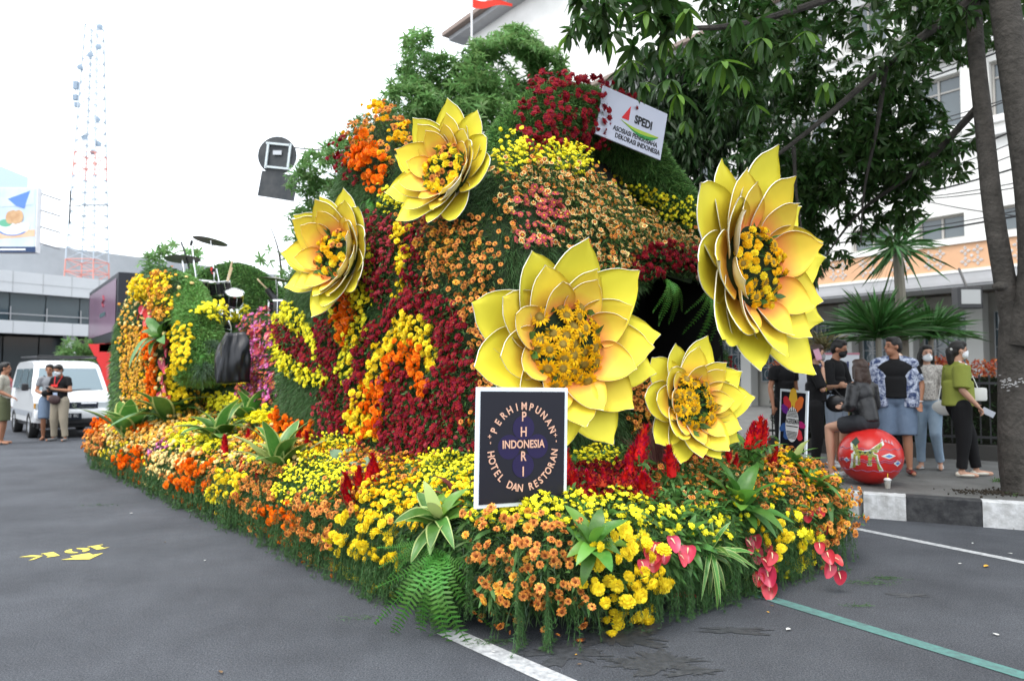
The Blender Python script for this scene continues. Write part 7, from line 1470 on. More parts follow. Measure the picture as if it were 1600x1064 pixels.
def person(label, p, H, heading, sp):
    """heading: world angle (deg) the chest faces; local +y forward, +x the person's right-hand side"""
    root = thing('person', label, 'person', tuple(p), math.radians(heading)-PI/2, sp.get('group'), H/1.7); vox = sp.get('vox', .011); bk = sp.get('bulk', 1.); sw = sp.get('sw', 1.)
    g = lambda k, d: Vector(sp.get(k, d)); S = {}
    for s, q in ((1, 'R'), (-1, 'L')):
        S[q] = dict(sh=g(q+'S', (s*.172*sw, -.01, 1.395)), el=g(q+'E', (s*.225*sw*bk**.4, -.03, 1.12)), wr=g(q+'W', (s*.24*bk**.5, .04, .88)), hip=g(q+'H', (s*.088*bk**.5, 0, .90)), kn=g(q+'K', (s*.095*bk**.5, .015, .49)), an=g(q+'A', (s*.10*bk**.5, -.03, .085)), toe=g(q+'T', (s*.125*bk**.5, .14, .03)))
    pel = g('pelvis', (0, 0, .95)); che = g('chest', (0, 0, 1.26)); nk = g('neck', (0, -.005, 1.45)); hy = math.radians(sp.get('look', 0)); nod = math.radians(sp.get('nod', 0))
    HR = Quaternion((0, 0, 1), hy) @ Quaternion((1, 0, 0), nod); hc = nk+Vector((0, .015, .0))+HR @ Vector((0, .015, .145))
    hp = lambda x, y, z: hc+HR @ Vector((x, y, z))
    rot = HR.to_matrix(); skin = sp.get('skin', SKIN)
    b = MB(); b.ell(hp(0, -.008, .03), (.076, .094, .092), 16, 12, 0, rot); b.ell(hp(0, .018, -.05), (.056, .068, .07), 14, 10, 0, rot); b.ell(hp(0, .05, -.085), (.03, .03, .025), 10, 8, 0, rot)
    caps(b, [hp(0, .088, .02), hp(0, .102, -.018)], [.010, .015], 8); caps(b, [hp(-.02, .083, -.052), hp(.02, .083, -.052)], [.010, .010], 8)
    for s in (-1, 1): b.ell(hp(s*.079, -.008, -.005), (.012, .02, .032), 8, 8, 0, rot)
    caps(b, [nk-Vector((0, 0, .05)), hp(0, -.02, -.05)], [.056*bk**.5, .050], 12)
    b.ell(che, (.14*bk, .095*bk, .17), 14, 10); b.ell((pel+che)/2, (.125*bk, .09*bk, .16), 14, 10); b.ell(pel, (.14*bk, .10*bk, .12), 14, 10)
    caps(b, [S['L']['sh'], S['R']['sh']], [.05, .05], 10)
    for q, s in (('L', -1), ('R', 1)):
        a = S[q]; caps(b, [a['sh'], (a['sh']+a['el'])/2, a['el']], [.052*bk**.5, .045*bk**.5, .038*bk**.3], 10); caps(b, [a['el'], a['el'].lerp(a['wr'], .3), a['wr']], [.038*bk**.3, .040*bk**.3, .025], 10)
        d = (a['wr']-a['el']).normalized(); d = Vector(sp.get(q+'D', d)).normalized(); side = d.cross(Vector((0, 1, .2))).normalized(); side = Vector(sp.get(q+'P', side)).normalized(); side = (side-d*side.dot(d)).normalized(); pn = d.cross(side)*s
        pc_ = a['wr']+d*.05; M3 = Matrix((side, pn, d)).transposed(); b.ell(pc_, (.036, .016, .05), 10, 8, 0, M3)
        cu = sp.get(q+'C', .35)
        for k, (ox, L) in enumerate(((-.027, .062), (-.009, .072), (.009, .068), (.026, .052))):
            f0 = pc_+side*ox+d*.03; d1 = (d*math.cos(cu)+pn*math.sin(cu)); d2 = (d*math.cos(cu*2.3)+pn*math.sin(cu*2.3)); caps(b, [f0, f0+d1*L*.55, f0+d1*L*.55+d2*L*.5], [.0095, .009, .008], 6)
        t0 = pc_-side*.03*s-d*.02; caps(b, [t0, t0+(d*.6-side*s*.6+pn*.3).normalized()*.035, t0+(d*.9-side*s*.3+pn*.4).normalized()*.065], [.012, .011, .009], 6)
        caps(b, [a['hip'], a['hip'].lerp(a['kn'], .35), a['kn']], [.088*bk**.6, .08*bk**.6, .055*bk**.3], 12); caps(b, [a['kn'], a['kn'].lerp(a['an'], .3), a['an']], [.053*bk**.3, .054*bk**.3, .034], 12)
        caps(b, [a['an']-Vector((0, .02, .04)), a['toe']], [.036, .026], 8)
    fuse(b, 'body', skin, root, vox, 3)
    # face
    b = MB()
    for s in (-1, 1): b.ell(hp(s*.030, .080, .012), (.013, .008, .006), 8, 6, 0, rot)
    b.build('eyes', mat('dark_eye', (.01, .008, .007), .2), root)['kind'] = 'stuff'
    b = MB()
    for s in (-1, 1): caps(b, [hp(s*.014, .087, .032), hp(s*.046, .074, .033)], [.004, .003], 5)
    b.build('eyebrows', sp.get('hairm', HAIR), root)['kind'] = 'stuff'
    if not sp.get('mask'): b = MB(); caps(b, [hp(-.022, .0905, -.053), hp(.022, .0905, -.053)], [.004, .004], 5); b.build('mouth', mat('lip', (.28, .09, .07), .5), root)
    else:
        b = MB(); b.ell(hp(0, .045, -.052), (.063, .062, .055), 14, 10, 0, rot); b.ell(hp(0, .09, -.02), (.03, .022, .035), 10, 8, 0, rot); fuse(b, 'face_mask', sp['mask'], root, .009, 4)
        b = MB()
        for s in (-1, 1): b.tube([hp(s*.058, .06, -.03), hp(s*.082, -.01, .01)], .002, 4); b.tube([hp(s*.056, .055, -.075), hp(s*.082, -.01, -.02)], .002, 4)
        b.build('mask_loop', sp['mask'], root)
    # hair
    hs = sp.get('hair', 'short'); hm = sp.get('hairm', HAIR); b = MB()
    b.ell(hp(0, -.022, .045), (.088, .098, .092), 16, 12, 0, rot); b.ell(hp(0, .03, .095), (.07, .055, .038), 12, 8, 0, rot); b.ell(hp(0, -.055, .0), (.078, .062, .085), 14, 10, 0, rot)
    if hs == 'long':
        L = sp.get('hairlen', .34)
        b.ell(hp(0, -.05, -.06), (.088, .062, .13), 14, 10, 0, rot)
        for s in (-1, 0, 1): caps(b, [hp(s*.062, -.035, .0), hp(s*.07, -.05, -.13), hp(s*.06, -.06+.02*abs(s), -L)], [.045, .05, .035], 10)
        caps(b, [hp(-.075, .01, .03), hp(-.085, .0, -.10)], [.025, .022], 8); caps(b, [hp(.075, .01, .03), hp(.085, .0, -.10)], [.025, .022], 8)
    if hs == 'bun': b.ell(hp(0, -.115, -.01), (.05, .045, .06), 12, 8, 0, rot); caps(b, [hp(0, -.1, -.03), hp(0, -.10, -.15)], [.06, .04], 10); b.ell(hp(0, .045, .085), (.075, .045, .04), 12, 8, 0, rot)
    fuse(b, 'hair', hm, root, .010, 3)
    # trousers
    pk = sp.get('pants', 'long'); pmm = sp.get('pantm'); fit = sp.get('fit', 1.); b = MB(); b.ell(pel+Vector((0, 0, -.01)), (.158*bk, .118*bk, .125), 16, 10); b.ell(pel+Vector((0, 0, .07)), (.145*bk, .11*bk, .09), 16, 10)
    for q in 'LR':
        a = S[q]; r0, r1, r2 = .104*bk**.6*fit, .078*bk**.4*fit, .052*fit
        if pk == 'long': caps(b, [a['hip'], a['hip'].lerp(a['kn'], .5), a['kn']], [r0, (r0+r1)/2, r1], 14); b.tube([a['kn']+(a['kn']-a['an'])*.1, a['kn'], a['kn'].lerp(a['an'], .55), a['an']+Vector((0, 0, .015))], [r1*.9, r1, r2*1.15, r2*1.08], 14)
        else: e = a['hip'].lerp(a['kn'], 1. if pk == 'short' else .62); caps(b, [a['hip'], a['hip'].lerp(a['kn'], .4)], [r0, r0*.97], 14); b.tube([a['hip'].lerp(a['kn'], .2), a['hip'].lerp(a['kn'], .5), e-(a['kn']-a['hip'])*.0], [r0, r0*.98, r1*1.22], 16)
    fuse(b, 'shorts' if pk != 'long' else 'trousers', pmm, root, .012, 4)
    # top
    tm_ = sp.get('top'); b = MB(); lg = sp.get('len', .0); f = sp.get('tfit', 1.)
    b.ell(che+Vector((0, 0, .03)), (.160*bk*f*sw, .115*bk*f, .16), 16, 12); b.ell((che+pel)/2, (.148*bk*f, .117*bk*f, .17), 16, 12); caps(b, [S['L']['sh']+Vector((.01, 0, -.005)), S['R']['sh']+Vector((-.01, 0, -.005))], [.062, .062], 12)
    b.tube([che-Vector((0, 0, .05)), pel+Vector((0, 0, .06)), pel-Vector((0, 0, .0+lg))], [.135*bk*f, .142*bk*f, .150*bk*f], 18)
    caps(b, [nk+Vector((0, 0, -.07)), nk+Vector((0, 0, -.015))], [.075, .062], 12)
    sl = sp.get('sleeve', 'short')
    for q in 'LR':
        a = S[q]; m1 = {'short': .62, 'half': .95, 'long': 1.}[sl]; e = a['sh'].lerp(a['el'], m1); k = sp.get('sfit', 1.)
        b.tube([a['sh']+(a['sh']-a['el']).normalized()*.03, a['sh'], a['sh'].lerp(a['el'], m1*.5), e], [.03, .068*bk**.4*k, .066*bk**.4*k, .062*bk**.4*k], 14)
        if sl == 'long': caps(b, [a['el'], a['el'].lerp(a['wr'], .5), a['el'].lerp(a['wr'], sp.get('slen', .9))], [.056*k, .052*k, .036], 12)
    fuse(b, sp.get('topname', 'shirt'), tm_, root, .012, 9)
    # shoes
    for q in 'LR':
        a = S[q]; st_ = sp.get('shoe', 'shoe'); d = (a['toe']-a['an']); d.z = 0; d.normalize(); z0 = min(a['toe'].z, a['an'].z)-.03; sx = Vector((d.y, -d.x, 0)); b = MB()
        c0 = a['an']+Vector((0, 0, -.05)); M3 = Matrix((sx, d, Vector((0, 0, 1)))).transposed()
        if st_ == 'shoe': b.ell(c0+d*.045, (.044, .125, .032), 14, 8, 0, M3); b.ell(c0-d*.02+Vector((0, 0, .02)), (.040, .06, .045), 12, 8, 0, M3); b.ell(c0+d*.12, (.042, .055, .026), 12, 8, 0, M3)
        elif st_ == 'flat': b.ell(c0+d*.05+Vector((0, 0, -.008)), (.042, .125, .024), 14, 8, 0, M3); b.ell(c0-d*.035, (.036, .04, .034), 12, 8, 0, M3)
        else: b.ell(c0+d*.05+Vector((0, 0, -.022)), (.046, .13, .012), 14, 8, 0, M3); b.ell(c0+d*.07+Vector((0, 0, .0)), (.044, .022, .026), 12, 8, 0, M3)
        fuse(b, 'shoe' if st_ != 'sandal' else 'sandal', sp.get('shoem', M_bmetal), root, .008, 2)
    root['_hp'] = 0; del root['_hp']
    return root, hp, S
def acc(root, b, name, m, vox=None): 
    return fuse(b, name, m, root, vox, 2) if vox else b.build(name, m, root, smooth=True)
blk = cloth('black_cotton', (.012, .012, .013)); jean = cloth('faded_denim', (.13, .18, .26), mottled=((.18, .24, .33), 6, .6)); jeanl = cloth('light_blue_denim', (.24, .33, .43), mottled=((.34, .43, .52), 6, .6)); khaki = cloth('khaki_cotton', (.30, .26, .20)); green = cloth('olive_green_blouse', (.24, .27, .055)); grayt = cloth('grey_polo_cotton', (.22, .23, .25))
batik = mat('blue_white_leaf_print', (.55, .60, .72), .8, mottled=((.03, .05, .13), 22, 1.35)); floral = mat('cream_small_print', (.60, .57, .52), .8, mottled=((.12, .10, .10), 45, .8)); blackj = mat('black_shiny_jacket', (.012, .012, .014), .38, spec=.5, bump=.5, scale=14)
W_bag = mat('white_leather', (.66, .66, .63), .4)
def foot(px, py): return sidewalk(px, py)
# seated woman
seat = Vector(bl_.location)+Vector((0, .03, 2*zc)); r, hp, S = person('woman in black jacket and grey shorts sitting on the red pot, seen from behind', (seat.x-.03, seat.y, PZ), 1.56, 118, dict(
    pelvis=(0, 0, .76), chest=(0, .03, 1.05), neck=(0, .04, 1.24), LS=(-.165, .03, 1.19), RS=(.165, .03, 1.19), LE=(-.235, .03, .93), RE=(.235, .04, .93), LW=(-.12, .22, .92), RW=(.12, .22, .92), LH=(-.09, .0, .74), RH=(.09, 0, .74), LK=(-.16, .40, .66), RK=(.12, .40, .66), LA=(-.20, .34, .1), RA=(.12, .42, .1), LT=(-.24, .47, .04), RT=(.14, .56, .04),
    hair='long', hairm=HAIRB, hairlen=.27, pants='mid', pantm=cloth('charcoal_shorts', (.035, .037, .042)), fit=1.05, top=blackj, sleeve='long', sfit=1.15, tfit=1.02, skin=SKIN2, bulk=1.02, topname='jacket', look=-10, shoe='shoe', shoem=cloth('white_canvas_shoe', (.6, .6, .6))))
# man in leaf print shirt
p = foot(1416, 742); r, hp, S = person('heavy man in open blue white print shirt and denim shorts looking left', (p.x-.06, p.y+.1, PZ), 1.66, 248, dict(bulk=1.35, sw=1.12, pants='short', pantm=jean, fit=1.12, top=blk, topname='tshirt', sleeve='short', look=-62, LE=(-.30, -.03, 1.13), LW=(-.27, .08, .90), RE=(.30, -.05, 1.12), RW=(.30, .06, .9), shoem=mat('black_red_trainers', (.03, .012, .012), .5, mottled=((.5, .04, .03), 14, .5)), LK=(-.12, .04, .49), LA=(-.14, .03, .09), LT=(-.17, .20, .03)))
b = MB()
for s in (-1, 1):
    b.tube([(s*.11, .01, 1.415), (s*.15, .03, 1.25), (s*.16, .045, 1.05), (s*.155, .05, .84)], [.055, .10, .115, .12], 16)
    b.tube([(s*.13, -.01, 1.405), (s*.215, -.02, 1.32), (s*.265, -.03, 1.16)], [.06, .082, .078], 14)
for s in (-1, 1): caps(b, [(s*.075, -.01, 1.415), (s*.20, -.01, 1.375)], [.078, .085], 14)
b.tube([(0, -.06, 1.41), (0, -.085, 1.25), (0, -.085, .84)], [.10, .14, .15], 14); o = fuse(b, 'open_shirt', batik, r, .013, 4)
bm = bmesh.new(); bm.from_mesh(o.data); bmesh.ops.delete(bm, geom=[v for v in bm.verts if abs(v.co.x) < (.085 if v.co.z < 1.2 else .085-.12*(v.co.z-1.2)) and v.co.y > .0], context='VERTS'); bm.to_mesh(o.data); bm.free()
b = MB(); w_ = S['L']['wr']; b.tube([w_+Vector((.03*math.cos(t), .03*math.sin(t), .015)) for t in np.linspace(0, 6.28, 13)], .008, 5, cap=False); b.build('wristband', mat('pale_band', (.6, .6, .62), .4), r)
# woman with white mask
p = foot(1452, 733); r, hp, S = person('woman with long black hair, white mask, cream print top and light jeans', (p.x, p.y, PZ), 1.58, 235, dict(hair='long', hairlen=.38, mask=M_mw, skin=SKIN2, pantm=jeanl, top=floral, topname='blouse', sleeve='half', sfit=1.2, bulk=.98, look=25, LK=(-.10, .12, .50), LA=(-.13, -.06, .10), LT=(-.15, .12, .03), shoe='sandal', shoem=mat('pale_strap', (.5, .5, .5), .5), fit=1.0))
b = MB(); b.ell((-.22, .10, .86), (.17, .05, .11), 14, 8); acc(r, b, 'handbag', W_bag, .014); b = MB(); b.tube([(-.14, .1, .95), (-.18, .05, 1.2), (-.15, 0, 1.44), (-.2, -.08, 1.2), (-.28, .06, .95)], .008, 5); b.build('bag_strap', W_bag, r)
# woman in green
p = foot(1505, 745); r, hp, S = person('woman in olive green blouse and black trousers facing right with a white bag', (p.x, p.y+.05, PZ), 1.60, -12, dict(hair='bun', mask=M_mw, skin=SKIN2, pantm=blk, top=green, topname='blouse', sleeve='half', sfit=1.45, tfit=1.16, bulk=1.12, lenn=.05, len=.06, look=0, RE=(.24, -.04, 1.10), RW=(.25, .13, .90), LW=(-.2, .2, .95), RC=.7, LA=(-.1, .22, .09), LK=(-.1, .15, .5), LT=(-.12, .4, .03), RA=(.1, -.02, .09), shoe='flat', shoem=mat('cream_flat_shoe', (.62, .58, .50), .6), fit=1.12))
b = MB(); b.box((-.04, .24, 1.04), (.10, .2, .17), bev=.03); b.build('handbag', W_bag, r, smooth=True); b = MB(); b.tube([(-.03, .24, 1.12), (.02, .16, 1.28), (.09, .08, 1.42), (.1, -.02, 1.46)], .006, 5); b.build('bag_chain', M_chrome, r)
b = MB(); w_ = S['R']['wr']+(S['R']['wr']-S['R']['el']).normalized()*.1; b.box(w_+Vector((-.0, .05, -.0)), (.012, .15, .075), 0, Matrix.Rotation(-.5, 3, 'X'), bev=.004); b.build('phone', mat('pale_phone', (.45, .47, .52), .3), r)
b = MB(); b.ell(hp(.03, -.10, .02), (.03, .02, .022), 10, 6); b.build('hair_clip', W_bag, r)
# woman with phone
p = foot(1277, 739); r, hp, S = person('woman in black holding a pink phone to her ear, grey mask, black handbag', (p.x, p.y, PZ), 1.57, -25, dict(hair='bun', hairm=HAIRB, mask=M_mg, skin=SKIN2, pantm=blk, top=blk, topname='tshirt', sleeve='half', sfit=1.1, bulk=.97, look=8, RE=(.24, .10, 1.12), RW=(.13, .10, 1.40), RD=(-.3, .1, 1), LE=(-.23, .08, 1.13), LW=(-.05, .28, 1.16), RC=.9, shoe='flat', shoem=cloth('black_flat_shoe', (.02, .02, .02))))
b = MB(); b.box(hp(.105, .0, -.01), (.014, .075, .15), 0, Matrix.Rotation(.3, 3, 'X'), bev=.004); b.build('phone', mat('pink_phone', (.65, .35, .45), .3), r)
b = MB(); b.ell((-.06, .26, .93), (.05, .15, .12), 14, 8); acc(r, b, 'handbag', mat('black_leather', (.015, .015, .017), .3, spec=.5), .014); b = MB(); b.tube([(-.06, .16, 1.0), (-.06, .22, 1.14), (-.06, .34, 1.0)], .008, 5); b.build('bag_handle', M_bmetal, r)
b = MB(); b.tube([(.05, .09, 1.42), (.02, .125, 1.25), (.0, .128, 1.18)], .007, 5); b.box((0, .13, 1.14), (.05, .01, .09), 0); b.build('lanyard', mat('yellow_lanyard', (.6, .5, .04), .6), r)
# man in black jacket
p = foot(1322, 735); r, hp, S = person('young man in black jacket and black mask standing behind the seated woman', (p.x, p.y+.25, PZ), 1.66, -50, dict(mask=M_mk, skin=SKIN, pants='short', pantm=cloth('washed_denim_shorts', (.28, .33, .40)), top=blk, topname='jacket', sleeve='long', sfit=1.15, look=10, nod=-14, LE=(-.25, .05, 1.1), LW=(-.08, .24, 1.08), RE=(.25, .04, 1.1), RW=(.1, .27, 1.12), shoem=cloth('white_trainer', (.6, .6, .6))))
# person with cap
p = foot(1405, 722); r, hp, S = person('short person in white and orange cap behind the heavy man', (p.x, p.y, PZ), 1.5, 200, dict(skin=SKIN2, pantm=blk, top=batik, sleeve='half', look=0, vox=.015))
b = MB(); b.ell(hp(0, -.01, .075), (.098, .11, .07), 16, 10); b.ell(hp(0, .09, .05), (.08, .09, .012), 14, 6); acc(r, b, 'cap', mat('white_orange_cap', (.72, .70, .66), .7, mottled=((.75, .28, .03), 9, 1.)), .010)
# partly hidden person by the tall flower
p = foot(1228, 728); person('person in black half hidden behind the tall foam sunflower', (p.x, p.y, PZ), 1.58, -70, dict(pantm=blk, top=blk, sleeve='short', mask=M_mw, vox=.015))
# left side
p = ground(92, 689); r, hp, S = person('man in black t-shirt and khaki trousers, white mask, looking at his phone', (p.x, p.y, 0), 1.68, 262, dict(mask=M_mw, pantm=khaki, fit=1.15, top=blk, topname='tshirt', tfit=1.05, nod=-22, RE=(.27, .02, 1.12), RW=(.06, .26, 1.16), LE=(-.27, .02, 1.12), LW=(-.06, .26, 1.16), RC=.8, LC=.8, RD=(-.7, .5, .2), LD=(.7, .5, .2), LA=(-.15, 0, .085), RA=(.15, -.03, .085), LT=(-.2, .15, .03), RT=(.2, .13, .03), LK=(-.12, .03, .49), RK=(.12, .02, .49), vox=.013, shoem=cloth('grey_shoe', (.18, .18, .18))))
b = MB(); b.ell((.02, .15, .93), (.15, .06, .11), 14, 8); acc(r, b, 'waist_bag', mat('brown_bag', (.06, .035, .035), .5), .014); b = MB(); b.box((0, .35, 1.17), (.075, .012, .14), 0, Matrix.Rotation(-.9, 3, 'X')); b.build('phone', M_bmetal, r)
M_redl = mat('red_lanyard_ribbon', (.65, .03, .03), .6); b = MB(); b.tube([(.09, .06, 1.45), (.05, .125, 1.3), (.0, .14, 1.2)], .009, 5); b.tube([(-.09, .06, 1.45), (-.04, .125, 1.3), (.0, .14, 1.2)], .009, 5); b.box((.04, .135, 1.24), (.16, .012, .05)); b.build('lanyard', M_redl, r)
b = MB(); b.box((0, .155, 1.04), (.1, .01, .09)); b.build('badge', mat('pale_blue_badge', (.45, .55, .75), .5), r)
p = ground(66, 689); r, hp, S = person('man in grey polo shirt and denim shorts leaning beside the van', (p.x, p.y+.2, 0), 1.68, 300, dict(pants='short', pantm=jean, fit=1.15, top=grayt, sleeve='short', look=-12, nod=-8, RE=(.25, .0, 1.12), RW=(.02, .2, 1.0), LE=(-.26, .0, 1.12), LW=(-.05, .2, .97), RK=(.1, .08, .49), RA=(.1, -.12, .09), RT=(.14, .04, .03), vox=.013, shoe='sandal', shoem=mat('brown_sandal', (.08, .04, .03), .6)))
b = MB(); b.ell((.0, .16, 1.06), (.16, .07, .09), 12, 8); acc(r, b, 'crossbody_bag', blk, .014); b = MB(); b.tube([(-.1, .13, 1.1), (-.05, .12, 1.3), (.12, .0, 1.46)], .012, 5); b.build('bag_strap', blk, r)
p = ground(6, 694); person('man in pale checked shirt and olive shorts cut by the left edge', (p.x-.05, p.y, 0), 1.7, 20, dict(pants='short', pantm=cloth('olive_shorts', (.10, .11, .06)), fit=1.15, top=mat('pale_check_shirt', (.42, .40, .34), .8, mottled=((.22, .2, .15), 18, .6)), sleeve='half', vox=.013, shoe='sandal', RW=(.2, .2, 1.0)))
M_or2 = mat('orange_vest', (.80, .16, .03), .7, mottled=((.18, .22, .45), 5, .7))
for k, (px, py, hd, lb_) in enumerate(((12, 650, 200, 'person in orange and blue vest far back, the left one of the pair'), (34, 648, 160, 'person in orange and blue vest far back, the right one beside the van'))):
    p = ground(px, py); person(lb_, (p.x, p.y, 0), 1.62, hd, dict(pantm=cloth('dark_navy_trousers', (.02, .025, .05)), top=M_or2, sleeve='half', vox=.016, group='people in orange vests behind the van'))
# ================================================================ TREES, PALMS, HEDGE, FENCE, CABLES
T_dark = gm('dark_whorled_leaf', (.045, .10, .024), .35, .1, .4, .35); T_mango = gm('deep_green_drooping_leaf', (.026, .06, .017), .3, .1, .2, .4); T_light = gm('light_green_tree_leaf', (.17, .31, .10), .3, .1, .45); T_young = gm('fresh_green_leaf', (.12, .24, .03), .2, .1, .4)
BARK = mat('grey_brown_bark', (.080, .072, .064), .9, bump=1., scale=24, mottled=((.035, .032, .028), 7, .8))
def leaf_t(w, droop, n=3, fold=.1):
    b = MB()
    for j in range(n+1):
        t = j/n; wd = w*.5*(math.sin(PI*min(1, t*.86+.10))**.8 if j < n else .02)
        z = -droop*t*t+.0
        b.v += [(-wd, t, z+fold*wd), (0, t, z), (wd, t, z+fold*wd)]
    b.f = []
    for j in range(n): a = 3*j; b.f += [(a, a+1, a+4), (a, a+4, a+3), (a+1, a+2, a+5), (a+1, a+5, a+4)]
    b.m = [0]*len(b.f); return tmpl(b)
def whorl_t(n, w, el, droop, seed):
    rr = random.Random(seed); V, F, M = leaf_t(w, droop); vs = []; fs = []
    for i in range(n):
        a = 2*PI*i/n+rr.uniform(-.25, .25); e = math.radians(el+rr.uniform(-18, 18)); R = np.array(Matrix.Rotation(a, 3, 'Z') @ Matrix.Rotation(e, 3, 'X')); s = rr.uniform(.75, 1.1)
        vs.append(V @ R.T*s); fs.append(F+i*len(V))
    return np.concatenate(vs), np.concatenate(fs), np.zeros(len(F)*n, int)
WH = [whorl_t(7, .30, -25, .35, i) for i in range(3)]+[whorl_t(8, .30, -50, .25, 9)]; WL = [whorl_t(6, .26, 5, .3, 20+i) for i in range(3)]; WM = [whorl_t(9, .16, -62, .25, 30+i) for i in range(3)]
def crown(name, root, centers, n, size, tm, m, up=.8, jit=1.):
    """centers: list of (centre, radii); leaf whorls spread on and in lumpy shells"""
    P = []; 
    tot = sum((r.x*r.y+r.x*r.z+r.y*r.z) for _, r in centers)
    for c, r in centers:
        k = int(n*(r.x*r.y+r.x*r.z+r.y*r.z)/tot); d = unit(rng.normal(size=(k, 3))); rad = rng.uniform(.45, 1.05, k)**.6; q = np.array(c)+d*rad[:, None]*np.array(r); P.append(q)
    P = np.concatenate(P); ok = np.array([noise.noise(Vector(p)*(.9/size*.18)+Vector((7, 3, 1))) for p in P]) > -.12; P = P[ok]
    N = unit(rng.normal(size=P.shape)*.45*jit+np.array([0, 0, up])); R = frames(N); S = size*rng.uniform(.6, 1.25, len(P)); parts = []
    for j, t in enumerate(tm): s_ = (np.arange(len(P)) % len(tm)) == j; parts.append(spread(t, P[s_], R[s_], S[s_]))
    return joined(name, parts, [m], root, tuple(root.location)), P
def limbs(b, p0, tips, r0, rnd=.12):
    p0 = Vector(p0)
    for t in tips:
        t = Vector(t); m1 = p0.lerp(t, .35)+Vector((random.gauss(0, rnd), random.gauss(0, rnd), .15)); m2 = p0.lerp(t, .7)+Vector((random.gauss(0, rnd), random.gauss(0, rnd), .1))
        b.tube(curve([p0, m1, m2, t], 10), [r0*(1-.085*i) for i in range(11)], 7)
V3 = Vector
# --- big whorl-leaved tree at the right, whose canopy hangs over the road
root = thing('street_tree', 'big dark tree with forked trunk at the right whose whorled leaves overhang the scene', 'tree', tuple(sidewalk(1592, 768)))
o0 = Vector(root.location); b = MB(); a_ = lambda px, py, Y: at(px, py, Y)-o0
b.tube(curve([a_(1606, 790, 7.6), a_(1594, 720, 7.6), a_(1590, 620, 7.6), a_(1588, 520, 7.6), a_(1596, 440, 7.7)], 14), [.28]+[.205-.005*i for i in range(13)]+[.15], 18)
b.tube(curve([a_(1588, 540, 7.6), a_(1572, 450, 7.6), a_(1552, 330, 7.6), a_(1538, 200, 7.7), a_(1524, 60, 7.8), a_(1516, -140, 7.9)], 20), [.112-.002*i for i in range(21)], 16)
b.tube(curve([a_(1602, 540, 7.5), a_(1618, 430, 7.4), a_(1612, 300, 7.3), a_(1590, 140, 7.3), a_(1565, -40, 7.4), a_(1560, -240, 7.5)], 20), [.165-.002*i for i in range(21)], 16)
o = b.build('trunk', BARK, root, smooth=True); o['kind'] = 'stuff'
b = MB(); b.ell(a_(1563, 448, 7.4), (.07, .07, .05), 10, 8); b.ell(a_(1618, 452, 7.4), (.09, .08, .05), 10, 8); b.build('bark_knot', BARK, root, smooth=True)['kind'] = 'stuff'
b = MB()
for (x0_, y0_, Y0), pts, r in (((1535, 160, 7.7), [(1440, 260, 8.6), (1345, 330, 9.5), (1290, 400, 9.9)], .045), ((1520, 0, 7.8), [(1400, 90, 8.0), (1270, 200, 8.2), (1150, 290, 8.6)], .06), ((1516, -80, 7.9), [(1350, -20, 7.4), (1150, 40, 7.0), (960, 40, 6.6)], .06), ((1385, 100, 8.), [(1370, 200, 8.4), (1350, 300, 8.9), (1345, 380, 9.2)], .03), ((1240, 230, 8.3), [(1245, 310, 8.6), (1260, 400, 8.9)], .025), ((1560, -100, 7.4), [(1300, -160, 6.2), (1100, -120, 5.6), (980, -60, 5.4)], .05), ((1516, -120, 7.9), [(1560, -300, 9), (1650, -320, 10)], .06)):
    pp = [at(x0_, y0_, Y0)]+[at(*p) for p in pts]; b.tube([p-o0 for p in curve(pp, 14)], [r*(1-.055*i) for i in range(15)], 7)
b.build('branches', BARK, root)['kind'] = 'stuff'
def blob(px, py, Y, rx_, ry_, rz_): return (at(px, py, Y), V3((rx_, ry_, rz_)))
crown('crown', root, [blob(1300, 60, 8.4, 1.5, 1.4, .75), blob(1180, 30, 7.6, 1.0, 1.0, .6), blob(1430, 10, 8.8, 1.2, 1.2, .4), blob(1270, 200, 9.2, .85, .9, .65), blob(1340, 290, 9.4, .8, .9, .75), blob(1260, 340, 9.8, .55, .7, .5), blob(1395, 180, 9.0, .5, .6, .5), blob(1480, 240, 8.4, .35, .4, .3), blob(1500, 30, 8.4, .8, .8, .4), blob(1200, 130, 8.6, .7, .7, .5), blob(1150, 90, 8.0, .6, .6, .5), blob(1340, 290, 9.4, .9, .9, .85), blob(1400, 230, 9.2, .6, .7, .6), blob(1290, 380, 9.8, .6, .7, .45), blob(1210, 260, 9.4, .6, .7, .6)], 4100, .15, WH, T_dark)
crown('crown', root, [(V3((3.5, 6.5, 7.2)), V3((3.6, 3.0, 1.0))), (V3((7.5, 6, 7.4)), V3((3, 3.2, 1.3))), (V3((5.5, 2.5, 7.8)), V3((3.4, 2.2, 1.0))), (V3((8, 10.5, 8.2)), V3((3, 3, 1.4)))], 2600, .24, WH, T_dark)
crown('crown', root, [blob(1010, 30, 6.2, .45, .5, .25), blob(930, 20, 6.0, .25, .35, .14), blob(1100, 50, 6.4, .5, .5, .3), blob(1170, 100, 6.8, .4, .4, .3)], 170, .19, WH, T_dark, .9)
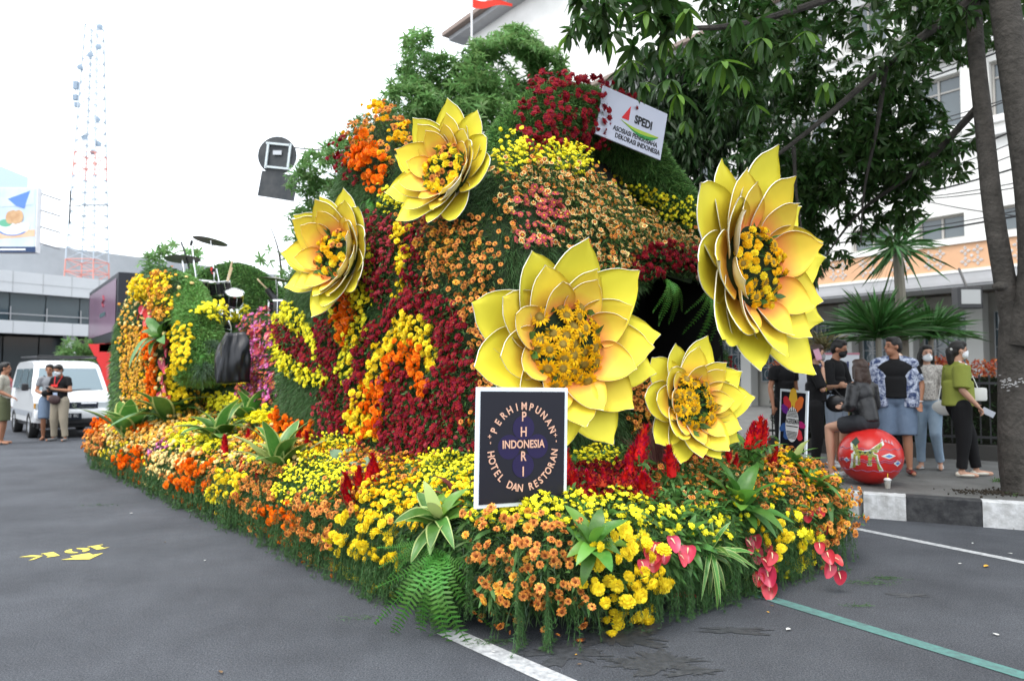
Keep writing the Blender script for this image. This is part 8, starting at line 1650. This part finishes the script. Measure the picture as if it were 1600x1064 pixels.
# the nearest leaf whorls, leaf by leaf
lm = []
for k, (w_, dr_) in enumerate(((.27, .25), (.30, .4), (.26, .55))): V, F, M = leaf_t(w_, dr_, 6, .25); lm.append(mesh_np('leaf', V, F, [T_dark if k else T_young], M, True))
near_wh = [(905, 30, 5.9, .17), (950, 60, 5.9, .17), (888, 55, 6.0, .15), (985, 95, 6.0, .17), (1005, 130, 5.9, .16), (1040, 60, 6.0, .18), (1045, 125, 5.7, .19), (1058, 148, 5.5, .19), (1110, 105, 5.8, .20), (1130, 96, 5.6, .21), (1160, 120, 5.9, .19), (1010, 20, 5.8, .18), (1085, 60, 5.8, .19), (1075, 15, 5.7, .18), (1190, 60, 6.1, .2), (975, 18, 5.8, .17), (1150, 30, 5.8, .2), (1225, 110, 6.3, .19), (1290, 130, 6.6, .2), (1260, 50, 6.3, .2), (1180, 165, 6.4, .17), (1070, 190, 6.3, .14)]
for px, py, Y, s in near_wh:
    c = at(px, py, Y)-o0; n = random.randint(7, 9)
    for i in range(n):
        a = 2*PI*i/n+random.uniform(-.25, .25); rot = Quaternion((0, 0, 1), a) @ Quaternion((1, 0, 0), math.radians(random.uniform(-72, -12))); inst('leaf', random.choice(lm), root, c, rot, s*random.uniform(.85, 1.15))
# white mark on the trunk
b = MB(); c = a_(1590, 598, 7.6)
for i in range(90): an = random.uniform(PI*1.05, PI*1.75); z = random.gauss(0, .03); rr_ = .205; q = c+V3((rr_*math.cos(an), rr_*math.sin(an), z)); t = V3((-math.sin(an), math.cos(an), 0)); s_ = random.uniform(.004, .014); b.poly([q-t*s_-V3((0, 0, .004)), q+t*s_-V3((0, 0, .004)), q+t*s_+V3((0, 0, .004)), q-t*s_+V3((0, 0, .004))])
b.build('white_paint_mark', mat('worn_white_mark', (.45, .45, .45), .8), root)['kind'] = 'stuff'
# --- drooping dark tree behind the float
root = thing('mango_tree', 'dark drooping leaved tree between the float and the white building', 'tree', (3.0, 11.8, PZ)); b = MB(); limbs(b, (0, 0, 1.5), [(-.8, -.5, 3.4), (.8, -.3, 3.6), (0, .5, 4.4), (-.3, -.9, 2.8), (1., .4, 2.6)], .09); b.tube([(0, 0, -.2), (.05, 0, .8), (0, 0, 1.7)], [.2, .15, .12], 12); b.build('trunk', BARK, root)['kind'] = 'stuff'
crown('crown', root, [blob(1110, 270, 11.2, 1.2, 1.0, 1.3), blob(1040, 130, 10.8, .8, .8, .5), blob(1110, 130, 10.6, .8, .8, .7), blob(1020, 250, 11.0, .7, .8, .8), blob(1180, 350, 11.4, .9, .9, 1.2), blob(1050, 200, 11.6, .8, .8, .7), blob(1200, 220, 11.8, 1., .9, 1.), blob(1080, 360, 11.6, .9, .8, 1.), blob(1170, 450, 11.6, .9, .8, .8), blob(1240, 400, 11.8, .5, .6, .8)], 5200, .24, WM, T_mango, .9, .7)
# --- light green tree behind the top of the float
root = thing('light_green_tree', 'bushy light green tree rising behind the top of the float', 'tree', (-.6, 13.4, 0)); b = MB(); limbs(b, (0, 0, 3.2), [(-1.4, 0, 5.2), (-.6, 0, 6.6), (.6, 0, 6.4), (1.3, .2, 5.6), (0, -.4, 5.2), (-1., .3, 6.0), (1., -.3, 6.6)], .10); b.tube([(0, 0, 0), (.1, 0, 1.6), (0, 0, 3.4)], [.2, .16, .13], 12); b.build('trunk', BARK, root)['kind'] = 'stuff'
crown('crown', root, [blob(672, 105, 12.4, .55, .7, .65), blob(645, 175, 12.2, .55, .7, .55), blob(720, 150, 12.6, .7, .8, .65), blob(790, 115, 12.8, .9, .8, .6), blob(805, 80, 13.0, .5, .6, .42), blob(720, 110, 12.6, .7, .7, .5), blob(840, 130, 13.0, .6, .7, .6), blob(740, 210, 12.4, 1.3, .9, .55), blob(640, 230, 12.2, .5, .6, .4), blob(860, 120, 13.2, .35, .5, .5), blob(700, 190, 12.6, .8, .7, .5)], 8200, .13, WL, T_light, .8)
root = thing('pale_tree', 'thin pale green tree left of the shoulder against the sky', 'tree', (-3.9, 13.2, 0)); b = MB(); limbs(b, (0, 0, 2.2), [(-.5, 0, 4.2), (.3, 0, 4.9), (.8, 0, 5.0), (1.2, 0, 4.2)], .035, .04); b.tube([(0, 0, 0), (.1, 0, 1.2), (0, 0, 2.4)], [.14, .11, .09], 10); b.build('trunk', BARK, root)['kind'] = 'stuff'
crown('crown', root, [blob(500, 265, 12.4, .45, .5, .30), blob(475, 285, 12.4, .35, .4, .18), blob(545, 235, 12.6, .5, .5, .28), blob(520, 310, 12.6, .5, .5, .3), blob(480, 345, 12.6, .3, .4, .3), blob(580, 200, 12.8, .35, .4, .2), blob(450, 400, 12.8, .4, .4, .35), blob(440, 460, 12.8, .5, .5, .4)], 1100, .13, WL, T_light, .8, 1.3)
for lb_, sx, cl, k in (('sparse small leaved sapling behind the drum kit on the left', 250, [(246, 395, .22), (262, 388, .2), (232, 410, .2), (300, 400, .2), (306, 425, .2)], 90), ('sparse hanging leaved sapling behind the drumsticks', 390, [(375, 385, .25), (395, 392, .25), (410, 410, .3), (372, 410, .2), (396, 425, .25), (430, 405, .35)], 170), ('green bush seen through the rear arch', 385, [(380, 490, .5), (410, 500, .5), (350, 500, .45), (400, 530, .5)], 420)):
    root = thing('sapling', lb_, 'tree', (at(sx, 500, 15.).x, 15., 0)); cs = [(at(x, y, 15.), V3((r_, r_*.8, r_*.8))) for x, y, r_ in cl]; b = MB(); limbs(b, (0, 0, 1.2), [c-Vector(root.location) for c, _ in cs], .011, .05); b.tube([(0, 0, 0), (0, 0, 1.3)], [.05, .035], 8); b.build('trunk', BARK, root)['kind'] = 'stuff'; crown('crown', root, cs, k, .16, WL, T_light, .5, 1.5)
# --- spiky plants behind the fence
M_sp = gm('dracaena_spike', (.045, .13, .03), .3, 0, .2, .4); M_sp2 = gm('dry_spike', (.26, .24, .12), .3)
def spiky(label, c, n, L, W, m, trunk=None, el=(-.2, 1.), droop=.35, name='dracaena', cat='plant'):
    base_ = Vector((c.x, c.y, PZ)); root = thing(name, label, cat, tuple(base_)); h_ = np.array(c-base_); d = rng.normal(size=(n, 3)); d[:, 2] = rng.uniform(*el, n)*1.3; d = unit(d)
    joined('blade', [blades(h_+rng.normal(size=(n, 3))*.03, d, L*rng.uniform(.7, 1.1, n), W, droop, 4, 0)], [m], root); b = MB(); b.tube(curve([(0, 0, 0), (random.uniform(-.1, .1), 0, h_[2]*.5), tuple(h_)], 8), [(trunk or .05)*(1.15-.04*i) for i in range(9)], 10); b.build('trunk', mat('pale_palm_trunk', (.24, .22, .18), .8, bump=.4, scale=20), root); return root
spiky('large dark green dracaena clump left of the pale trunk', at(1372, 525, 11.6), 300, 1.05, .035, M_sp, .05, (.15, 1.5), .25)
spiky('second dark green dracaena clump right of the pale trunk', at(1455, 525, 11.8), 260, .85, .034, M_sp, .05, (.1, 1.4), .3)
r = spiky('tall dracaena palm with a pale bare trunk and spiky crown', at(1402, 385, 12.0), 120, .85, .035, M_sp, .09, (-.6, 1.0), .25, 'dracaena_palm', 'palm')
spiky('dry straw coloured spiky plant behind the woman with the phone', at(1288, 545, 12.6), 90, .6, .03, M_sp2, .04, (.2, 1.4), .3)
# --- fence on a plinth with a clipped hedge behind
A1, B1 = V3((4.2, 12.1, 0)), V3((9.4, 9.3, 0)); dr = (B1-A1); Ls = dr.length; dr.normalize(); fz = math.atan2(dr.y, dr.x)
fc = thing('iron_fence', 'black iron railing fence on a dark low wall behind the standing people', 'fence', tuple(A1+V3((0, 0, PZ))), fz)
b = MB(); b.box((Ls/2, .0, .1), (Ls, .2, .22), bev=.01); b.build('plinth', mat('dark_plinth', (.05, .048, .045), .9, bump=.4), fc)
b = MB(); 
for z in (.32, 1.1): b.box((Ls/2, 0, z), (Ls, .03, .035))
b.build('rail', M_bmetal, fc)['kind'] = 'stuff'
b = MB(); b.box((0, 0, .70), (.018, .018, .95)); b.lathe([(.018, 0), (.02, .02), (.001, .07)], 6, (0, 0, 1.17)); p0_ = None; x = .06
while x < Ls:
    if p0_ is None: p0_ = b.build('picket', M_bmetal, fc); p0_.location = (x, 0, 0)
    else: inst('picket', p0_.data, fc, (x, 0, 0))
    x += .12
hd = thing('hedge', 'clipped hedge with dark lower leaves and orange red tips behind the iron fence', 'hedge', tuple(A1+V3((0, 0, PZ))), fz)
n = 15000; P = np.stack([rng.uniform(0, Ls, n), .22+rng.uniform(0, .75, n), rng.uniform(.02, 1., n)**.8*1.42], 1); P[:, 2] += .05*np.sin(P[:, 0]*3)+.04*np.sin(P[:, 0]*8.3); t = P[:, 2] > 1.18
d_ = unit(rng.normal(size=P.shape)+np.array([0, -.4, .6])); L_ = rng.uniform(.05, .10, n)
joined('leaves', [blades(P[~t], d_[~t], L_[~t], .03, .2, 2, 0), blades(P[t], d_[t], L_[t], .025, .1, 2, 1)], [gm('dark_hedge_leaf', (.022, .045, .016), .3), gm('red_hedge_tip', (.40, .09, .03), .35)], hd)
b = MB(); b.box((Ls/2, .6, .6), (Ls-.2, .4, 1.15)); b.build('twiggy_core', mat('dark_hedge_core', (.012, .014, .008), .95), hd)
# flower board with lettering behind the people
bd = thing('congratulation_board', 'white lettered congratulation board standing behind the woman with the phone', 'sign', at(1288, 580, 10.6)); c = bd.location
b = MB(); b.box((0, 0, -.02), (1.0, .05, .55), bev=.01); b.build('board', mat('white_styrofoam', (.62, .64, .68), .7), bd); text_on('ABULLI', bd, (.05, -.03, .06), Quaternion((1, 0, 0), PI/2), .2, mat('dark_blue_letter', (.05, .06, .14), .6), .95, .004, .006)
b = MB(); b.box((0, -.03, .25), (1.0, .01, .025)); b.build('trim', mat('rose_trim', (.5, .2, .25), .6), bd); b = MB()
for s in (-1, 1): b.tube([(s*.4, .05, .2), (s*.4, .25, -c.z+PZ)], .02, 6)
b.build('stand', mat('bamboo', (.35, .26, .12), .7), bd)
# --- cables
M_cab = mat('black_cable', (.012, .012, .014), .6)
CB = [(1430, 262, 1640, 168), (1432, 272, 1640, 186), (1436, 283, 1640, 204), (1430, 292, 1640, 226), (1428, 300, 1640, 236), (1432, 302, 1640, 262), (1430, 303, 1640, 268), (1380, 352, 1640, 300), (1330, 372, 1640, 318), (1440, 306, 1640, 330), (1360, 118, 1600, 20), (1370, 126, 1620, 34), (1380, 140, 1640, 40), (1390, 200, 1640, 120), (1385, 196, 1500, 170)]
ORD = ('highest', 'second', 'third', 'fourth', 'fifth', 'sixth', 'seventh', 'eighth', 'ninth', 'lowest')
CL = [ORD[i]+(' ' if i in (0, 9) else ' from the top ')+'overhead cable of the lower bundle right of the palm crown' for i in range(10)]+[a_+' overhead cable crossing the upper windows behind the leaves' for a_ in ('topmost thin', 'second thin', 'third thin', 'fourth thin', 'lowest short')]
for i, (x0_, y0_, x1_, y1_) in enumerate(CB):
    a, e = at(x0_, y0_, 17), at(x1_, y1_, 12.5); d = (e-a); a = a-d*.35; e = e+d*.5; pts = [a.lerp(e, t)-V3((0, 0, .35*4*t*(1-t)*(.4+.1*(i % 4)))) for t in np.linspace(0, 1, 16)]
    b = MB(); m0 = pts[8]; b.tube([p-m0 for p in pts], .011 if i % 4 else .02, 5); o = b.build('overhead_cable', M_cab); o.location = m0; tag(o, CL[i], 'cable', 'bundle of overhead cables at the right')
# shrub by the red column and plants on the rooftops
root = thing('shrub', 'green shrub between the van and the red column', 'shrub', tuple(ground(128, 620))); root.location = (at(128, 560, 29).x, 29, 0); crown('leaves', root, [blob(128, 550, 29, .9, .6, .6), blob(118, 558, 29, .7, .5, .5)], 260, .22, WL, T_light)
b = MB(); b.tube([(0, 0, 0), (0, 0, 2)], .06, 6); b.build('trunk', BARK, root)
# plants growing by the trunk foot
for lb_, px, py, n in (('weed growing at the pavement edge beside the trunk', 1562, 752, 60), ('tuft of weeds at the foot of the thick trunk', 1590, 772, 80)):
    p = sidewalk(px, py); P = rng.normal(size=(n, 3))*np.array([.05, .03, 0]); o = thing('weed', lb_, 'weed', tuple(p)); joined('blade', [blades(P, unit(rng.normal(size=P.shape)*.7+np.array([0, 0, 1])), .08, .01, .4, 2, 0)], [G_leaf], o)
P = np.array([list(sidewalk(1572, 770))])+rng.normal(size=(500, 3))*np.array([.22, .10, 0])+np.array([0, 0, .008]); o = joined('soil_crumbs', [spread(tmpl(pb), P, frames(rng.normal(size=P.shape)), rng.uniform(.004, .018, 500))], [mat('dark_soil', (.035, .028, .02), .95)], None); tag(o, 'dark soil crumbs spread round the foot of the thick trunk', 'soil')
# ---------------------------------------------------------------- separate pieces become objects of their own
def split_islands(o, mn=2):
    me = o.data
    if me.users > 1: return
    bm = bmesh.new(); bm.from_mesh(me); bm.verts.ensure_lookup_table(); seen = set(); isl = []
    for v in bm.verts:
        if v.index in seen: continue
        st = [v]; seen.add(v.index); cur = []
        while st:
            q = st.pop(); cur.append(q.index)
            for e in q.link_edges:
                r_ = e.other_vert(q)
                if r_.index not in seen: seen.add(r_.index); st.append(r_)
        isl.append(cur)
    if len(isl) < mn or len(isl) > 120: bm.free(); return
    for k, I in enumerate(isl[1:]):
        s_ = set(I); b2 = bm.copy(); bmesh.ops.delete(b2, geom=[v for v in b2.verts if v.index not in s_], context='VERTS'); m2 = D.meshes.new(me.name)
        for mm in me.materials: m2.materials.append(mm)
        b2.to_mesh(m2); b2.free(); c = o.copy(); c.data = m2; COL.objects.link(c)
    s_ = set(isl[0]); bmesh.ops.delete(bm, geom=[v for v in bm.verts if v.index not in s_], context='VERTS'); bm.to_mesh(me); bm.free(); me.update()
SPL = {'pilaster', 'antenna_panel', 'dish', 'cornice', 'eave', 'coping', 'fascia', 'wall', 'stake', 'cymbal_stand', 'microphone_stand', 'drumstick', 'black_holder', 'wiper', 'grille_bar', 'side_window', 'lamp_arm', 'post', 'back_frame', 'bag_handle', 'mask_loop', 'stand', 'guard_rail', 'panel_joint', 'rail', 'painted_motif', 'motif_outline', 'emblem', 'roof_rack', 'parapet', 'clamp', 'fork', 'screen_logo', 'lower_grille', 'arrow', 'letter', 'digit', 'line_print', 'petal_print'}
for o in list(SC.objects):
    if o.type == 'MESH' and o.name.split('.')[0] in SPL and o.get('kind') is None and o.parent is not None: split_islands(o)
